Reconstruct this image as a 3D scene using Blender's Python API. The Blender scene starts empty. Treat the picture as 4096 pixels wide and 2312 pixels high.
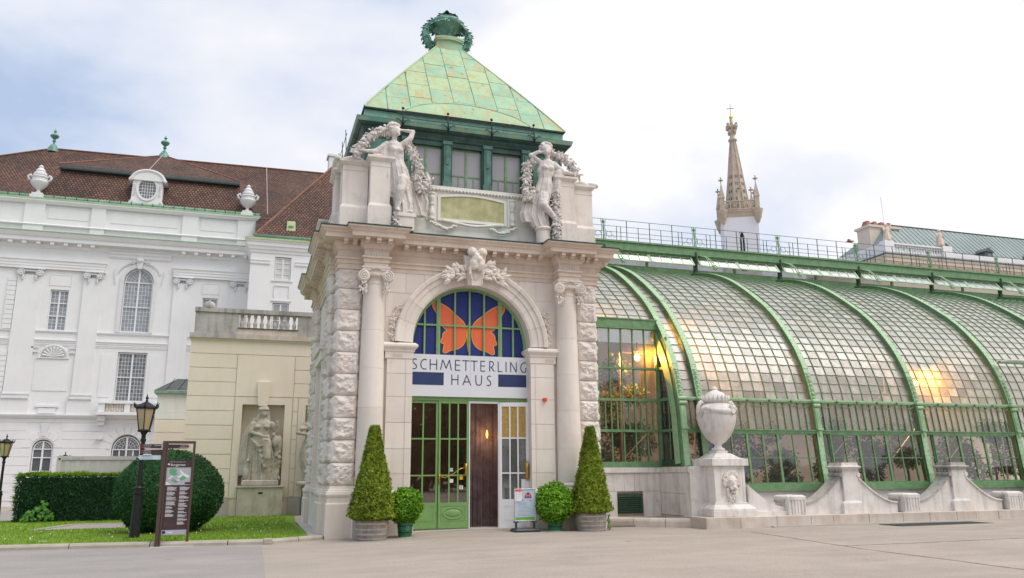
import bpy, bmesh, math, random
from math import sin, cos, pi, radians, sqrt, atan2, hypot
from mathutils import Vector, Matrix, noise
R = random.Random(7)
scn = bpy.context.scene
COL = scn.collection
# ------------------------------------------------------------------ camera
yaw, pitch, roll = radians(17.98), radians(12.95), radians(-0.41)
fwd = Vector((sin(yaw)*cos(pitch), cos(yaw)*cos(pitch), sin(pitch)))
rt0 = Vector((cos(yaw), -sin(yaw), 0.0)); up0 = rt0.cross(fwd)
rt = cos(roll)*rt0 + sin(roll)*up0; up = -sin(roll)*rt0 + cos(roll)*up0
cd = bpy.data.cameras.new('camera'); cd.lens = 28.25; cd.sensor_width = 36.0
cd.clip_start = 0.1; cd.clip_end = 2000
cam = bpy.data.objects.new('camera', cd); COL.objects.link(cam)
mw = Matrix((rt, up, -fwd)).transposed().to_4x4(); mw.translation = (0, 0, 1.6)
cam.matrix_world = mw
scn.camera = cam
# ------------------------------------------------------------------ light
SUN_EL, SUN_AZ = radians(58), radians(132)      # azimuth clockwise from +Y
world = bpy.data.worlds.new('World'); scn.world = world; world.use_nodes = True
nt = world.node_tree; nt.nodes.clear()
def wn(t, **k):
    n = nt.nodes.new(t)
    for a, b in k.items(): setattr(n, a, b)
    return n
wo = wn('ShaderNodeOutputWorld'); bg = wn('ShaderNodeBackground'); bg.inputs['Strength'].default_value = 0.1
sky = wn('ShaderNodeTexSky', sky_type='NISHITA', sun_disc=False)
sky.sun_elevation = SUN_EL; sky.sun_rotation = SUN_AZ
tc = wn('ShaderNodeTexCoord')
mp = wn('ShaderNodeMapping'); mp.inputs['Scale'].default_value = (1.0, 1.0, 1.9); mp.inputs['Location'].default_value = (2.15, 0.62, 0.3)
n1 = wn('ShaderNodeTexNoise'); n1.inputs['Scale'].default_value = 2.1; n1.inputs['Detail'].default_value = 7; n1.inputs['Roughness'].default_value = 0.5; n1.inputs['Distortion'].default_value = 0.25
dotn = wn('ShaderNodeVectorMath', operation='DOT_PRODUCT'); dotn.inputs[1].default_value = (0.93, -0.36, 0.05)
mr = wn('ShaderNodeMapRange'); mr.inputs['From Min'].default_value = -0.65; mr.inputs['From Max'].default_value = 0.25
mr.inputs['To Min'].default_value = -0.13; mr.inputs['To Max'].default_value = 0.11
addn = wn('ShaderNodeMath', operation='ADD')
rmp = wn('ShaderNodeValToRGB')
rmp.color_ramp.elements[0].position = 0.385; rmp.color_ramp.elements[0].color = (3.7, 4.6, 6.2, 1)
rmp.color_ramp.elements[1].position = 0.62; rmp.color_ramp.elements[1].color = (8.4, 8.3, 8.25, 1)
e = rmp.color_ramp.elements.new(0.545); e.color = (7.1, 7.15, 7.5, 1)
e = rmp.color_ramp.elements.new(0.47); e.color = (5.9, 6.3, 7.2, 1)
mixs = wn('ShaderNodeMixRGB'); mixs.inputs['Fac'].default_value = 0.9
L = nt.links.new
L(tc.outputs['Generated'], mp.inputs['Vector']); L(mp.outputs[0], n1.inputs['Vector'])
L(tc.outputs['Generated'], dotn.inputs[0]); L(dotn.outputs['Value'], mr.inputs['Value'])
L(n1.outputs['Fac'], addn.inputs[0]); L(mr.outputs[0], addn.inputs[1]); L(addn.outputs[0], rmp.inputs['Fac'])
L(sky.outputs[0], mixs.inputs['Color1']); L(rmp.outputs[0], mixs.inputs['Color2'])
L(mixs.outputs[0], bg.inputs['Color']); L(bg.outputs[0], wo.inputs['Surface'])
sd = bpy.data.lights.new('sun', 'SUN'); sd.energy = 1.5; sd.angle = radians(40); sd.color = (1.0, 0.94, 0.86)
sun = bpy.data.objects.new('sun', sd); COL.objects.link(sun)
sv = Vector((sin(SUN_AZ)*cos(SUN_EL), cos(SUN_AZ)*cos(SUN_EL), sin(SUN_EL)))
sun.rotation_euler = sv.to_track_quat('Z', 'Y').to_euler(); sun.location = (0, -20, 40)
vs = scn.view_settings; vs.view_transform = 'Standard'; vs.look = 'None'; vs.gamma = 1; vs.use_curve_mapping = False; vs.exposure = 0.46
scn.render.film_transparent = False
try:
    scn.cycles.transparent_max_bounces = 16; scn.cycles.max_bounces = 7; scn.cycles.use_denoising = True
    scn.cycles.caustics_reflective = False; scn.cycles.caustics_refractive = False; scn.cycles.sample_clamp_indirect = 6
except Exception: pass
# ------------------------------------------------------------------ materials
MATS = {}
def newmat(name):
    m = bpy.data.materials.new(name); m.use_nodes = True; MATS[name] = m
    t = m.node_tree; b = t.nodes['Principled BSDF']
    return m, t, b
def N(t, typ, **k):
    n = t.nodes.new(typ)
    for a, b in k.items():
        if a in n.inputs: n.inputs[a].default_value = b
        else: setattr(n, a, b)
    return n
def pos(t, sc=(1, 1, 1)):
    g = t.nodes.new('ShaderNodeNewGeometry'); m = t.nodes.new('ShaderNodeMapping'); m.inputs['Scale'].default_value = sc
    t.links.new(g.outputs['Position'], m.inputs['Vector']); return m.outputs[0]
def ramp(t, fac, stops):
    r = t.nodes.new('ShaderNodeValToRGB'); el = r.color_ramp.elements
    el[0].position, el[0].color = stops[0][0], (*stops[0][1], 1)
    el[1].position, el[1].color = stops[-1][0], (*stops[-1][1], 1)
    for p, c in stops[1:-1]:
        x = el.new(p); x.color = (*c, 1)
    t.links.new(fac, r.inputs['Fac']); return r.outputs[0]
def mixc(t, fac, a, b, mode='MIX'):
    m = t.nodes.new('ShaderNodeMixRGB'); m.blend_type = mode
    for s, v in (('Fac', fac), ('Color1', a), ('Color2', b)):
        if isinstance(v, (int, float)): m.inputs[s].default_value = v
        elif isinstance(v, tuple): m.inputs[s].default_value = (*v, 1)
        else: t.links.new(v, m.inputs[s])
    return m.outputs[0]
def noi(t, sc, vec=None, det=4, rough=.55, dist=0.0):
    n = N(t, 'ShaderNodeTexNoise', Scale=sc, Detail=det, Roughness=rough, Distortion=dist)
    t.links.new(vec if vec is not None else pos(t), n.inputs['Vector']); return n.outputs['Fac']
def bump(t, b, h, strength=.4, dist=.02):
    bp = N(t, 'ShaderNodeBump', Strength=strength, Distance=dist)
    t.links.new(h, bp.inputs['Height']); t.links.new(bp.outputs[0], b.inputs['Normal'])
def stone(name, c1, c2, dirt=(.3, .24, .18), dirt_amt=.35, scale=1.3, bs=.35, bd=.012, rough=.85, streak=True, green=None, fine=40, per_obj=.0):
    m, t, b = newmat(name)
    c = ramp(t, noi(t, scale), [(.35, c1), (.65, c2)])
    if streak:
        s = ramp(t, noi(t, 1.0, pos(t, (5, 5, .55)), 5, .6), [(.5, (0, 0, 0)), (.78, (dirt_amt,)*3)])
        c = mixc(t, s, c, dirt)
    s2 = ramp(t, noi(t, 2.3, None, 8, .7), [(.52, (0, 0, 0)), (.75, (dirt_amt*.8,)*3)])
    c = mixc(t, s2, c, dirt)
    if green:
        s3 = ramp(t, noi(t, 1.0, pos(t, (2.2, 2.2, .4)), 4), [(.48, (0, 0, 0)), (.72, (.5,)*3)])
        c = mixc(t, s3, c, green)
    if per_obj:
        oi = t.nodes.new('ShaderNodeObjectInfo')
        v = ramp(t, oi.outputs['Random'], [(0, (1-per_obj,)*3), (1, (1+per_obj*.4,)*3)])
        c = mixc(t, 1.0, c, v, 'MULTIPLY')
    t.links.new(c, b.inputs['Base Color']); b.inputs['Roughness'].default_value = rough
    bump(t, b, noi(t, fine, None, 6, .7), bs, bd)
    return m
def asphalt(name, c1, c2):
    m, t, b = newmat(name)
    c = ramp(t, noi(t, .5, None, 5, .6), [(.35, c1), (.65, c2)])
    k = ramp(t, noi(t, 1.0, pos(t, (.45, 1.2, 1)), 6, .65), [(.35, (.90,)*3), (.65, (1.05, 1.04, 1.03))]); c = mixc(t, 1.0, c, k, 'MULTIPLY')
    k = ramp(t, noi(t, 34, None, 3, .8), [(.25, (.72,)*3), (.5, (1,)*3), (.78, (1.28,)*3)]); c = mixc(t, 1.0, c, k, 'MULTIPLY')
    k = ramp(t, noi(t, 1.7, None, 3, .5), [(.66, (0, 0, 0)), (.72, (.22,)*3)]); c = mixc(t, k, c, (.17, .155, .145))
    t.links.new(c, b.inputs['Base Color']); b.inputs['Roughness'].default_value = .95
    bump(t, b, noi(t, 60, None, 6, .7), .6, .008)
def plain(name, c, rough=.6, metal=0.0, var=.12, sc=6, bs=.0, spec=None, emit=None, es=1.0, fine=60):
    m, t, b = newmat(name)
    cc = ramp(t, noi(t, sc), [(.3, tuple(x*(1-var) for x in c)), (.7, tuple(min(1, x*(1+var)) for x in c))])
    t.links.new(cc, b.inputs['Base Color']); b.inputs['Roughness'].default_value = rough; b.inputs['Metallic'].default_value = metal
    if bs: bump(t, b, noi(t, fine), bs, .01)
    if emit: b.inputs['Emission Color'].default_value = (*emit, 1); b.inputs['Emission Strength'].default_value = es
    return m
stone('limestone', (.83, .76, .695), (.77, .695, .625), (.54, .42, .33), .26, 1.1, .25, .006, per_obj=.08)
stone('limestone_rough', (.82, .76, .72), (.76, .68, .615), (.50, .38, .29), .34, 1.6, .8, .03, per_obj=.07, fine=11)
stone('limestone_brown', (.74, .63, .54), (.66, .54, .45), (.46, .34, .25), .40, 1.4, .3, .01)  # browner cornice stone, with some of its shading put into the colour
stone('attic_stone', (.82, .76, .70), (.76, .685, .62), (.36, .29, .23), .42, 1.6, .25, .006)
stone('stained_stone', (.80, .79, .74), (.76, .73, .67), (.52, .47, .34), .4, 1.3, .2, .006, green=(.60, .74, .66))
stone('moss_panel', (.40, .40, .20), (.56, .54, .33), (.30, .25, .10), .6, 3.0, .3, .01)
stone('statue_stone', (.78, .73, .69), (.66, .61, .57), (.22, .19, .17), .55, 4.0, .35, .01, fine=30)
stone('statue_grey', (.56, .52, .44), (.44, .40, .32), (.20, .18, .14), .5, 3.0, .35, .01, fine=30)
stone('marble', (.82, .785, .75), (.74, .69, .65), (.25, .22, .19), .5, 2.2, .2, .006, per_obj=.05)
stone('plinth_stone', (.66, .60, .54), (.58, .49, .41), (.38, .29, .21), .45, 2.0, .3, .008, per_obj=.10)
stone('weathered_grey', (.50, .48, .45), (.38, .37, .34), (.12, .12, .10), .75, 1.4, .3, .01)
stone('plaster_yellow', (.86, .775, .655), (.82, .725, .585), (.62, .50, .34), .22, .6, .12, .005, per_obj=.03)
stone('plaster_white', (.83, .83, .84), (.79, .79, .80), (.60, .59, .58), .16, .7, .08, .004)
stone('plaster_ornament', (.76, .76, .78), (.70, .70, .72), (.5, .5, .5), .15, 3, .08, .004)
stone('pale_wall', (.70, .63, .56), (.66, .58, .50), (.5, .4, .3), .2, .8, .12, .005)
stone('church_stone', (.56, .47, .38), (.46, .38, .30), (.22, .17, .12), .45, 1.0, .3, .03)
stone('church_plaster', (.74, .74, .80), (.70, .70, .76), (.55, .55, .6), .1, .2, .1, .01)
stone('kerb_stone', (.50, .46, .38), (.42, .38, .31), (.25, .22, .16), .5, 3.0, .5, .01, streak=False, per_obj=.08)
def verd():
    m, t, b = newmat('verdigris')
    c = ramp(t, noi(t, 1.6, None, 6, .6), [(.3, (.24, .45, .32)), (.55, (.33, .55, .37)), (.75, (.46, .60, .42))])
    oi = t.nodes.new('ShaderNodeObjectInfo')
    c = mixc(t, ramp(t, oi.outputs['Random'], [(.45, (0, 0, 0)), (1, (.6,)*3)]), c, (.52, .60, .30))
    s = ramp(t, noi(t, 1.0, pos(t, (4.5, 4.5, .5)), 5, .6), [(.48, (0, 0, 0)), (.66, (.85,)*3)])
    c = mixc(t, s, c, (.50, .40, .17))
    s = ramp(t, noi(t, 1.0, pos(t, (9, 9, 1.1)), 4, .6), [(.60, (0, 0, 0)), (.78, (.7,)*3)])
    c = mixc(t, s, c, (.30, .17, .09))
    s = ramp(t, noi(t, 4.0, None, 2), [(.70, (0, 0, 0)), (.73, (.7,)*3)])
    c = mixc(t, s, c, (.16, .18, .15))
    t.links.new(c, b.inputs['Base Color']); b.inputs['Roughness'].default_value = .6
    bump(t, b, noi(t, 5, None, 4), .3, .02)
verd()
stone('verdigris_dull', (.10, .26, .21), (.20, .40, .32), (.03, .07, .06), .85, 3.5, .4, .01, rough=.5, fine=16)
stone('copper_dark', (.018, .042, .036), (.028, .075, .06), (.09, .22, .18), .35, 2.0, .2, .006, rough=.5)
stone('gutter_copper', (.11, .26, .20), (.20, .37, .27), (.42, .38, .15), .8, 1.3, .15, .006, rough=.5)
stone('green_roof_metal', (.27, .35, .34), (.21, .28, .275), (.10, .12, .12), .4, .15, .1, .01, rough=.5)
stone('oak_staves', (.42, .35, .28), (.30, .24, .18), (.46, .30, .14), .4, 6, .3, .006, per_obj=.12)
stone('slab_stone', (.52, .50, .48), (.46, .43, .41), (.3, .28, .26), .35, 1.2, .3, .006, streak=False)
asphalt('asphalt_light', (.43, .37, .32), (.38, .33, .285))
asphalt('asphalt_grey', (.36, .33, .315), (.32, .295, .28))
plain('green_paint', (.16, .30, .145), .45, 0, .22, 5, .15)
plain('green_paint_lit', (.36, .55, .32), .45, 0, .14, 5, .12)  # same green paint, with the light on outer faces put into its colour
plain('green_dark', (.04, .085, .05), .5, 0, .25, 8)
plain('door_green', (.195, .36, .12), .42, 0, .08, 7, .1)
plain('tympanum_green', (.24, .41, .175), .45, 0, .08, 7, .1)
plain('white_paint', (.80, .80, .82), .45, 0, .03, 4)
stone('patina_dark', (.05, .13, .11), (.10, .24, .19), (.015, .04, .035), .8, 4.0, .3, .006, rough=.5)
stone('patina_mid', (.24, .48, .40), (.32, .56, .44), (.10, .22, .18), .6, 4.0, .3, .006, rough=.5)
plain('sign_white', (.74, .75, .79), .4, 0, .02, 2)
plain('navy', (.010, .028, .19), .6, 0, .12, 5)
plain('navy_text', (.02, .04, .13), .5, 0, .1, 5)
plain('butterfly_orange', (.86, .16, .055), .5, 0, .05, 3)
plain('butterfly_yellow', (.90, .48, .02), .5, 0, .03, 3)
plain('black_iron', (.018, .018, .02), .5, .3, .2, 10, .2)
plain('brown_metal', (.10, .062, .05), .5, .3, .08, 10)
plain('panel_dark', (.055, .03, .033), .45, 0, .1, 6)
plain('map_grey', (.42, .43, .47), .45, 0, .06, 12)
plain('map_green', (.12, .36, .18), .5, 0, .05)
plain('map_white', (.75, .75, .77), .5, 0, .03)
plain('sign_red', (.30, .02, .02), .5, 0, .1)
plain('sign_blue_pale', (.50, .60, .66), .45, 0, .03)
plain('strip_grey', (.40, .40, .46), .45, 0, .03)
plain('logo_blue', (.02, .03, .14), .5)
plain('poster_blue', (.46, .56, .66), .4, 0, .04)
plain('poster_green', (.13, .42, .04), .4, 0, .06)
plain('poster_purple', (.12, .03, .25), .45, 0, .05)
plain('poster_red', (.72, .10, .03), .45, 0, .05)
plain('text_grey', (.30, .36, .42), .5, 0, .05)
plain('alarm_red', (.80, .06, .01), .35, 0, .05)
plain('plastic_dark', (.045, .06, .075), .5, 0, .15, 9, .15)
plain('aluminium', (.62, .62, .64), .35, .5, .04)
plain('brass', (.62, .38, .08), .3, .9, .2, 12)
plain('hoop_steel', (.45, .46, .48), .45, .6, .15, 9)
plain('pail_green', (.02, .17, .085), .4, 0, .15, 9, .1)
plain('amber_board', (.42, .27, .07), .5, 0, .2, 14)
plain('curtain', (.24, .17, .18), .8, 0, .35, 3)
plain('dark_interior', (.05, .045, .04), .9, 0, .3, 2)
plain('interior_warm', (.26, .22, .20), .9, 0, .4, 1.2)
plain('interior_beige', (.62, .50, .42), .9, 0, .15, .8)
plain('interior_floor', (.20, .18, .15), .9, 0, .2, 2)
plain('soil', (.06, .045, .03), .95, 0, .3, 9)
plain('bark', (.12, .085, .06), .9, 0, .3, 12, .4)
plain('roof_metal_dark', (.09, .10, .10), .5, .2, .2, 5)
plain('gold', (.8, .55, .1), .3, 1, .1)
plain('terracotta', (.36, .16, .13), .8, 0, .2)
plain('leaf_yellow', (.75, .45, .03), .6)
plain('grate_iron', (.10, .11, .12), .6, .2, .2, 20)
plain('crack_dark', (.13, .12, .11), .95, 0, .3, 10)
plain('curtain_white', (.62, .61, .60), .8, 0, .1, 3)
plain('container_grey', (.50, .51, .46), .6, 0, .05, 2, .1)
plain('lamp_glow', (.9, .5, .1), .5, 0, 0, 1, emit=(1.0, .42, .05), es=22)
plain('white_litter', (.8, .8, .8), .6)
def emat():
    m, t, b = newmat('lantern_glass')
    c = ramp(t, noi(t, 3, pos(t, (1, 1, .6))), [(.3, (.46, .36, .20)), (.7, (.62, .50, .30))])
    t.links.new(c, b.inputs['Base Color']); b.inputs['Roughness'].default_value = .25
    b.inputs['Transmission Weight'].default_value = 0.25
emat()
def tiles():
    m, t, b = newmat('roof_tiles')
    g = pos(t, (1, 1, 1))
    br = N(t, 'ShaderNodeTexBrick', offset=.5); 
    sx = t.nodes.new('ShaderNodeSeparateXYZ'); t.links.new(g, sx.inputs[0])
    ad = N(t, 'ShaderNodeMath', operation='ADD'); t.links.new(sx.outputs['Y'], ad.inputs[0]); t.links.new(sx.outputs['Z'], ad.inputs[1])
    cb = t.nodes.new('ShaderNodeCombineXYZ'); t.links.new(sx.outputs['X'], cb.inputs[0]); t.links.new(ad.outputs[0], cb.inputs[1])
    t.links.new(cb.outputs[0], br.inputs['Vector'])
    for k, v in (('Scale', 1.0), ('Mortar Size', .035), ('Brick Width', .20), ('Row Height', .26), ('Bias', -.1)): br.inputs[k].default_value = v
    br.inputs['Color1'].default_value = (.12, .066, .052, 1); br.inputs['Color2'].default_value = (.25, .135, .10, 1); br.inputs['Mortar'].default_value = (.03, .022, .02, 1)
    s = ramp(t, noi(t, .45, None, 6, .6), [(.35, (.62, .62, .62)), (.7, (1.25, 1.1, 1.0))])
    c = mixc(t, 1.0, br.outputs['Color'], s, 'MULTIPLY')
    s2 = ramp(t, noi(t, 5, None, 3), [(.70, (0, 0, 0)), (.74, (.8,)*3)])
    c = mixc(t, s2, c, (.42, .13, .07))
    t.links.new(c, b.inputs['Base Color']); b.inputs['Roughness'].default_value = .85
    bump(t, b, br.outputs['Fac'], -.5, .03)
tiles()
def leafmat(name, a, c, hi, sc=9.0):
    m, t, b = newmat(name)
    col = ramp(t, noi(t, sc, None, 3, .7), [(.30, a), (.52, c), (.72, hi)])
    col = mixc(t, ramp(t, noi(t, 1.6, None, 2), [(.4, (0, 0, 0)), (.7, (.5,)*3)]), col, a)
    t.links.new(col, b.inputs['Base Color']); b.inputs['Roughness'].default_value = .55
    b.inputs['Specular IOR Level'].default_value = .3
    tr = t.nodes.new('ShaderNodeBsdfTranslucent'); t.links.new(col, tr.inputs['Color'])
    mx = t.nodes.new('ShaderNodeMixShader'); mx.inputs[0].default_value = .3
    t.links.new(b.outputs[0], mx.inputs[1]); t.links.new(tr.outputs[0], mx.inputs[2])
    t.links.new(mx.outputs[0], t.nodes['Material Output'].inputs['Surface'])
leafmat('yew_leaf', (.09, .14, .010), (.27, .37, .03), (.50, .56, .08), 9)
leafmat('box_leaf', (.05, .18, .012), (.22, .48, .03), (.52, .72, .09), 12)
leafmat('ball_leaf', (.018, .065, .022), (.045, .145, .045), (.10, .24, .075), 8)
leafmat('hedge_leaf', (.011, .042, .016), (.024, .085, .03), (.05, .14, .05), 7)
leafmat('hedge_tip', (.10, .22, .008), (.22, .38, .015), (.36, .50, .05), 9)
leafmat('shrub_leaf', (.05, .17, .02), (.13, .34, .04), (.22, .45, .08), 9)
leafmat('tropic_leaf', (.03, .085, .02), (.12, .21, .04), (.50, .36, .06), 2.5)
leafmat('grass_blade', (.12, .24, .012), (.23, .38, .022), (.36, .48, .05), 4)
def lawnmat():
    m, t, b = newmat('lawn_turf')
    c = ramp(t, noi(t, 60, None, 4, .7), [(.3, (.07, .17, .008)), (.55, (.17, .32, .012)), (.75, (.28, .42, .03))])
    c = mixc(t, ramp(t, noi(t, .9, None, 4), [(.4, (0, 0, 0)), (.7, (.6,)*3)]), c, (.30, .38, .05))
    t.links.new(c, b.inputs['Base Color']); b.inputs['Roughness'].default_value = .9
    bump(t, b, noi(t, 90), .8, .02)
lawnmat()
def glass(name, tint, diff, amt, gl=.06, rough=.05, var=.5, refl=1.0):
    """dirty greenhouse or window pane: see-through, mirror by angle, some dust; every pane its own amount"""
    m, t, b = newmat(name)
    t.nodes.remove(b)
    tr = N(t, 'ShaderNodeBsdfTransparent'); tr.inputs['Color'].default_value = (*tint, 1)
    df = N(t, 'ShaderNodeBsdfDiffuse'); df.inputs['Color'].default_value = (*diff, 1)
    tl = N(t, 'ShaderNodeBsdfTranslucent'); tl.inputs['Color'].default_value = (*diff, 1)
    gs = N(t, 'ShaderNodeBsdfGlossy', Roughness=rough)
    dd = t.nodes.new('ShaderNodeMixShader'); dd.inputs[0].default_value = .5
    t.links.new(df.outputs[0], dd.inputs[1]); t.links.new(tl.outputs[0], dd.inputs[2])
    m1 = t.nodes.new('ShaderNodeMixShader'); m2 = t.nodes.new('ShaderNodeMixShader')
    oi = t.nodes.new('ShaderNodeObjectInfo')
    wv = N(t, 'ShaderNodeTexWhiteNoise', noise_dimensions='3D')
    at = t.nodes.new('ShaderNodeAttribute'); at.attribute_name = 'pane'
    rnd = N(t, 'ShaderNodeMath', operation='ADD'); t.links.new(oi.outputs['Random'], rnd.inputs[0]); t.links.new(at.outputs['Fac'], rnd.inputs[1])
    fr = N(t, 'ShaderNodeMath', operation='FRACT'); t.links.new(rnd.outputs[0], fr.inputs[0])
    r1 = N(t, 'ShaderNodeMapRange'); r1.inputs['To Min'].default_value = amt*(1-var); r1.inputs['To Max'].default_value = amt*(1+var)
    t.links.new(fr.outputs[0], r1.inputs['Value'])
    ns = ramp(t, noi(t, 3.0, None, 4, .6), [(.3, (.6,)*3), (.7, (1.5,)*3)])
    ml = N(t, 'ShaderNodeMath', operation='MULTIPLY'); ml.use_clamp = True
    t.links.new(r1.outputs[0], ml.inputs[0]); t.links.new(ns, ml.inputs[1])
    t.links.new(ml.outputs[0], m1.inputs[0]); t.links.new(tr.outputs[0], m1.inputs[1]); t.links.new(dd.outputs[0], m1.inputs[2])
    lw = N(t, 'ShaderNodeFresnel', IOR=1.5)
    fm = N(t, 'ShaderNodeMath', operation='MULTIPLY_ADD'); fm.use_clamp = True; fm.inputs[1].default_value = refl; fm.inputs[2].default_value = gl
    t.links.new(lw.outputs[0], fm.inputs[0]); t.links.new(fm.outputs[0], m2.inputs[0])
    t.links.new(m1.outputs[0], m2.inputs[1]); t.links.new(gs.outputs[0], m2.inputs[2])
    t.links.new(m2.outputs[0], t.nodes['Material Output'].inputs['Surface'])
    return m
glass('greenhouse_glass', (.96, .97, .95), (.88, .85, .79), .50, .08, .28, .65, 1.3)
glass('roof_glass', (.97, .98, .97), (.9, .9, .88), .30, .03, .2, .3, .5)
glass('band_glass', (.82, .84, .80), (.62, .60, .55), .34, .08, .2, .6, 1.3)
glass('clear_pane', (.94, .96, .94), (.6, .62, .58), .07, .07, .03, .8, 1.3)
glass('pale_pane', (.80, .86, .88), (.66, .72, .74), .38, .22, .06, .5, 1.5)  # pale blue-grey reflection put into the pane's diffuse colour
glass('curtain_pvc', (.48, .44, .48), (.26, .20, .22), .60, .03, .2, .25, 1.0)
glass('door_glass', (.66, .60, .50), (.4, .4, .4), .02, .12, .02, .5, 1.6)
def winglass(name, a, b_, r=.12):
    m, t, b = newmat(name)
    oi = t.nodes.new('ShaderNodeObjectInfo')
    c = ramp(t, oi.outputs['Random'], [(0, a), (1, b_)])
    t.links.new(c, b.inputs['Base Color']); b.inputs['Roughness'].default_value = r; b.inputs['Specular IOR Level'].default_value = .7
winglass('window_glass', (.24, .27, .31), (.34, .37, .40))
winglass('window_glass_dark', (.09, .10, .11), (.20, .21, .23))
winglass('window_glass_grey', (.30, .29, .31), (.34, .33, .35), .2)
M_ = MATS
# ------------------------------------------------------------------ object helpers
def link(o, parent=None):
    COL.objects.link(o)
    if parent is not None: o.parent = parent
    return o
def thing(name, label, cat, loc=(0, 0, 0), rz=0.0, group=None, kind=None):
    o = bpy.data.objects.new(name, None); o.empty_display_size = .2; link(o)
    o.location = loc; o.rotation_euler = (0, 0, rz); o['label'] = label; o['category'] = cat
    if group: o['group'] = group
    if kind: o['kind'] = kind
    return o
def tag(o, label, cat, group=None, kind=None):
    o['label'] = label; o['category'] = cat
    if group: o['group'] = group
    if kind: o['kind'] = kind
    return o
class MB:
    """collects polygons and links them as one mesh object"""
    def __init__(s): s.v = []; s.f = []; s.off = Vector((0, 0, 0))
    def add(s, vs, fs):
        n = len(s.v); s.v += [tuple(p) for p in vs]; s.f += [tuple(i+n for i in f) for f in fs]; return s
    def box(s, x0, y0, z0, x1, y1, z1, tp=0.0, ty=0.0):
        a, b = min(x0, x1), max(x0, x1); c, d = min(y0, y1), max(y0, y1); e, g = min(z0, z1), max(z0, z1)
        s.add([(a, c, e), (b, c, e), (b, d, e), (a, d, e), (a+tp, c+ty, g), (b-tp, c+ty, g), (b-tp, d-ty, g), (a+tp, d-ty, g)],
              [(0, 3, 2, 1), (4, 5, 6, 7), (0, 1, 5, 4), (1, 2, 6, 5), (2, 3, 7, 6), (3, 0, 4, 7)]); return s
    def frustum(s, r0, z0, r1, z1):
        """rect rings (x0,y0,x1,y1) at z0 and z1"""
        (a, b, c, d), (e, f, g, h) = r0, r1
        s.add([(a, b, z0), (c, b, z0), (c, d, z0), (a, d, z0), (e, f, z1), (g, f, z1), (g, h, z1), (e, h, z1)],
              [(0, 3, 2, 1), (4, 5, 6, 7), (0, 1, 5, 4), (1, 2, 6, 5), (2, 3, 7, 6), (3, 0, 4, 7)]); return s
    def obox(s, p0, p1, w, h, upv=(0, 0, 1)):
        """bar from p0 to p1, width w sideways, h along up"""
        p0, p1 = Vector(p0), Vector(p1); d = (p1-p0).normalized(); u = Vector(upv)
        sd = d.cross(u)
        if sd.length < 1e-5: sd = d.cross(Vector((1, 0, 0)))
        sd.normalize(); u = sd.cross(d).normalized(); a = sd*w/2; b = u*h/2
        s.add([p0-a-b, p0+a-b, p0+a+b, p0-a+b, p1-a-b, p1+a-b, p1+a+b, p1-a+b],
              [(0, 1, 2, 3), (7, 6, 5, 4), (0, 4, 5, 1), (1, 5, 6, 2), (2, 6, 7, 3), (3, 7, 4, 0)]); return s
    def prism_y(s, pts, y0, y1):
        """polygon in XZ extruded along Y (points counter-clockwise seen from -Y)"""
        n = len(pts); s.add([(x, y0, z) for x, z in pts]+[(x, y1, z) for x, z in pts],
              [tuple(range(n)), tuple(range(2*n-1, n-1, -1))]+[((i+1) % n, i, i+n, (i+1) % n+n) for i in range(n)]); return s
    def prism_x(s, pts, x0, x1):
        n = len(pts); s.add([(x0, y, z) for y, z in pts]+[(x1, y, z) for y, z in pts],
              [tuple(range(n)), tuple(range(2*n-1, n-1, -1))]+[((i+1) % n, i, i+n, (i+1) % n+n) for i in range(n)]); return s
    def prism_z(s, pts, z0, z1):
        n = len(pts); s.add([(x, y, z0) for x, y in pts]+[(x, y, z1) for x, y in pts],
              [tuple(range(n-1, -1, -1)), tuple(range(n, 2*n))]+[(i, (i+1) % n, (i+1) % n+n, i+n) for i in range(n)]); return s
    def lathe(s, cx, cy, prof, seg=24, mod=None, cz=0.0):
        vs = []; fs = []
        for k, (r, z) in enumerate(prof):
            for i in range(seg):
                a = 2*pi*i/seg; rr = r if mod is None else mod(r, z, a)
                vs.append((cx+rr*cos(a), cy+rr*sin(a), z+cz))
        for k in range(len(prof)-1):
            for i in range(seg):
                j = (i+1) % seg; fs.append((k*seg+i, k*seg+j, (k+1)*seg+j, (k+1)*seg+i))
        fs.append(tuple(range(seg-1, -1, -1))); n = (len(prof)-1)*seg; fs.append(tuple(range(n, n+seg)))
        s.add(vs, fs); return s
    def tube(s, path, rad, seg=6):
        path = [Vector(p) for p in path]; n = len(path); vs = []; fs = []
        rads = rad if isinstance(rad, (list, tuple)) else [rad]*n
        prev = None
        for k, p in enumerate(path):
            d = (path[min(k+1, n-1)]-path[max(k-1, 0)]).normalized()
            if prev is None:
                a = d.cross(Vector((0, 0, 1)))
                if a.length < .05: a = d.cross(Vector((1, 0, 0)))
            else: a = prev-d*prev.dot(d)
            a.normalize(); prev = a; b = d.cross(a)
            for i in range(seg):
                t = 2*pi*i/seg; vs.append(p+(a*cos(t)+b*sin(t))*rads[k])
        for k in range(n-1):
            for i in range(seg):
                j = (i+1) % seg; fs.append((k*seg+i, k*seg+j, (k+1)*seg+j, (k+1)*seg+i))
        fs.append(tuple(range(seg-1, -1, -1))); m = (n-1)*seg; fs.append(tuple(range(m, m+seg)))
        s.add(vs, fs); return s
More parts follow.
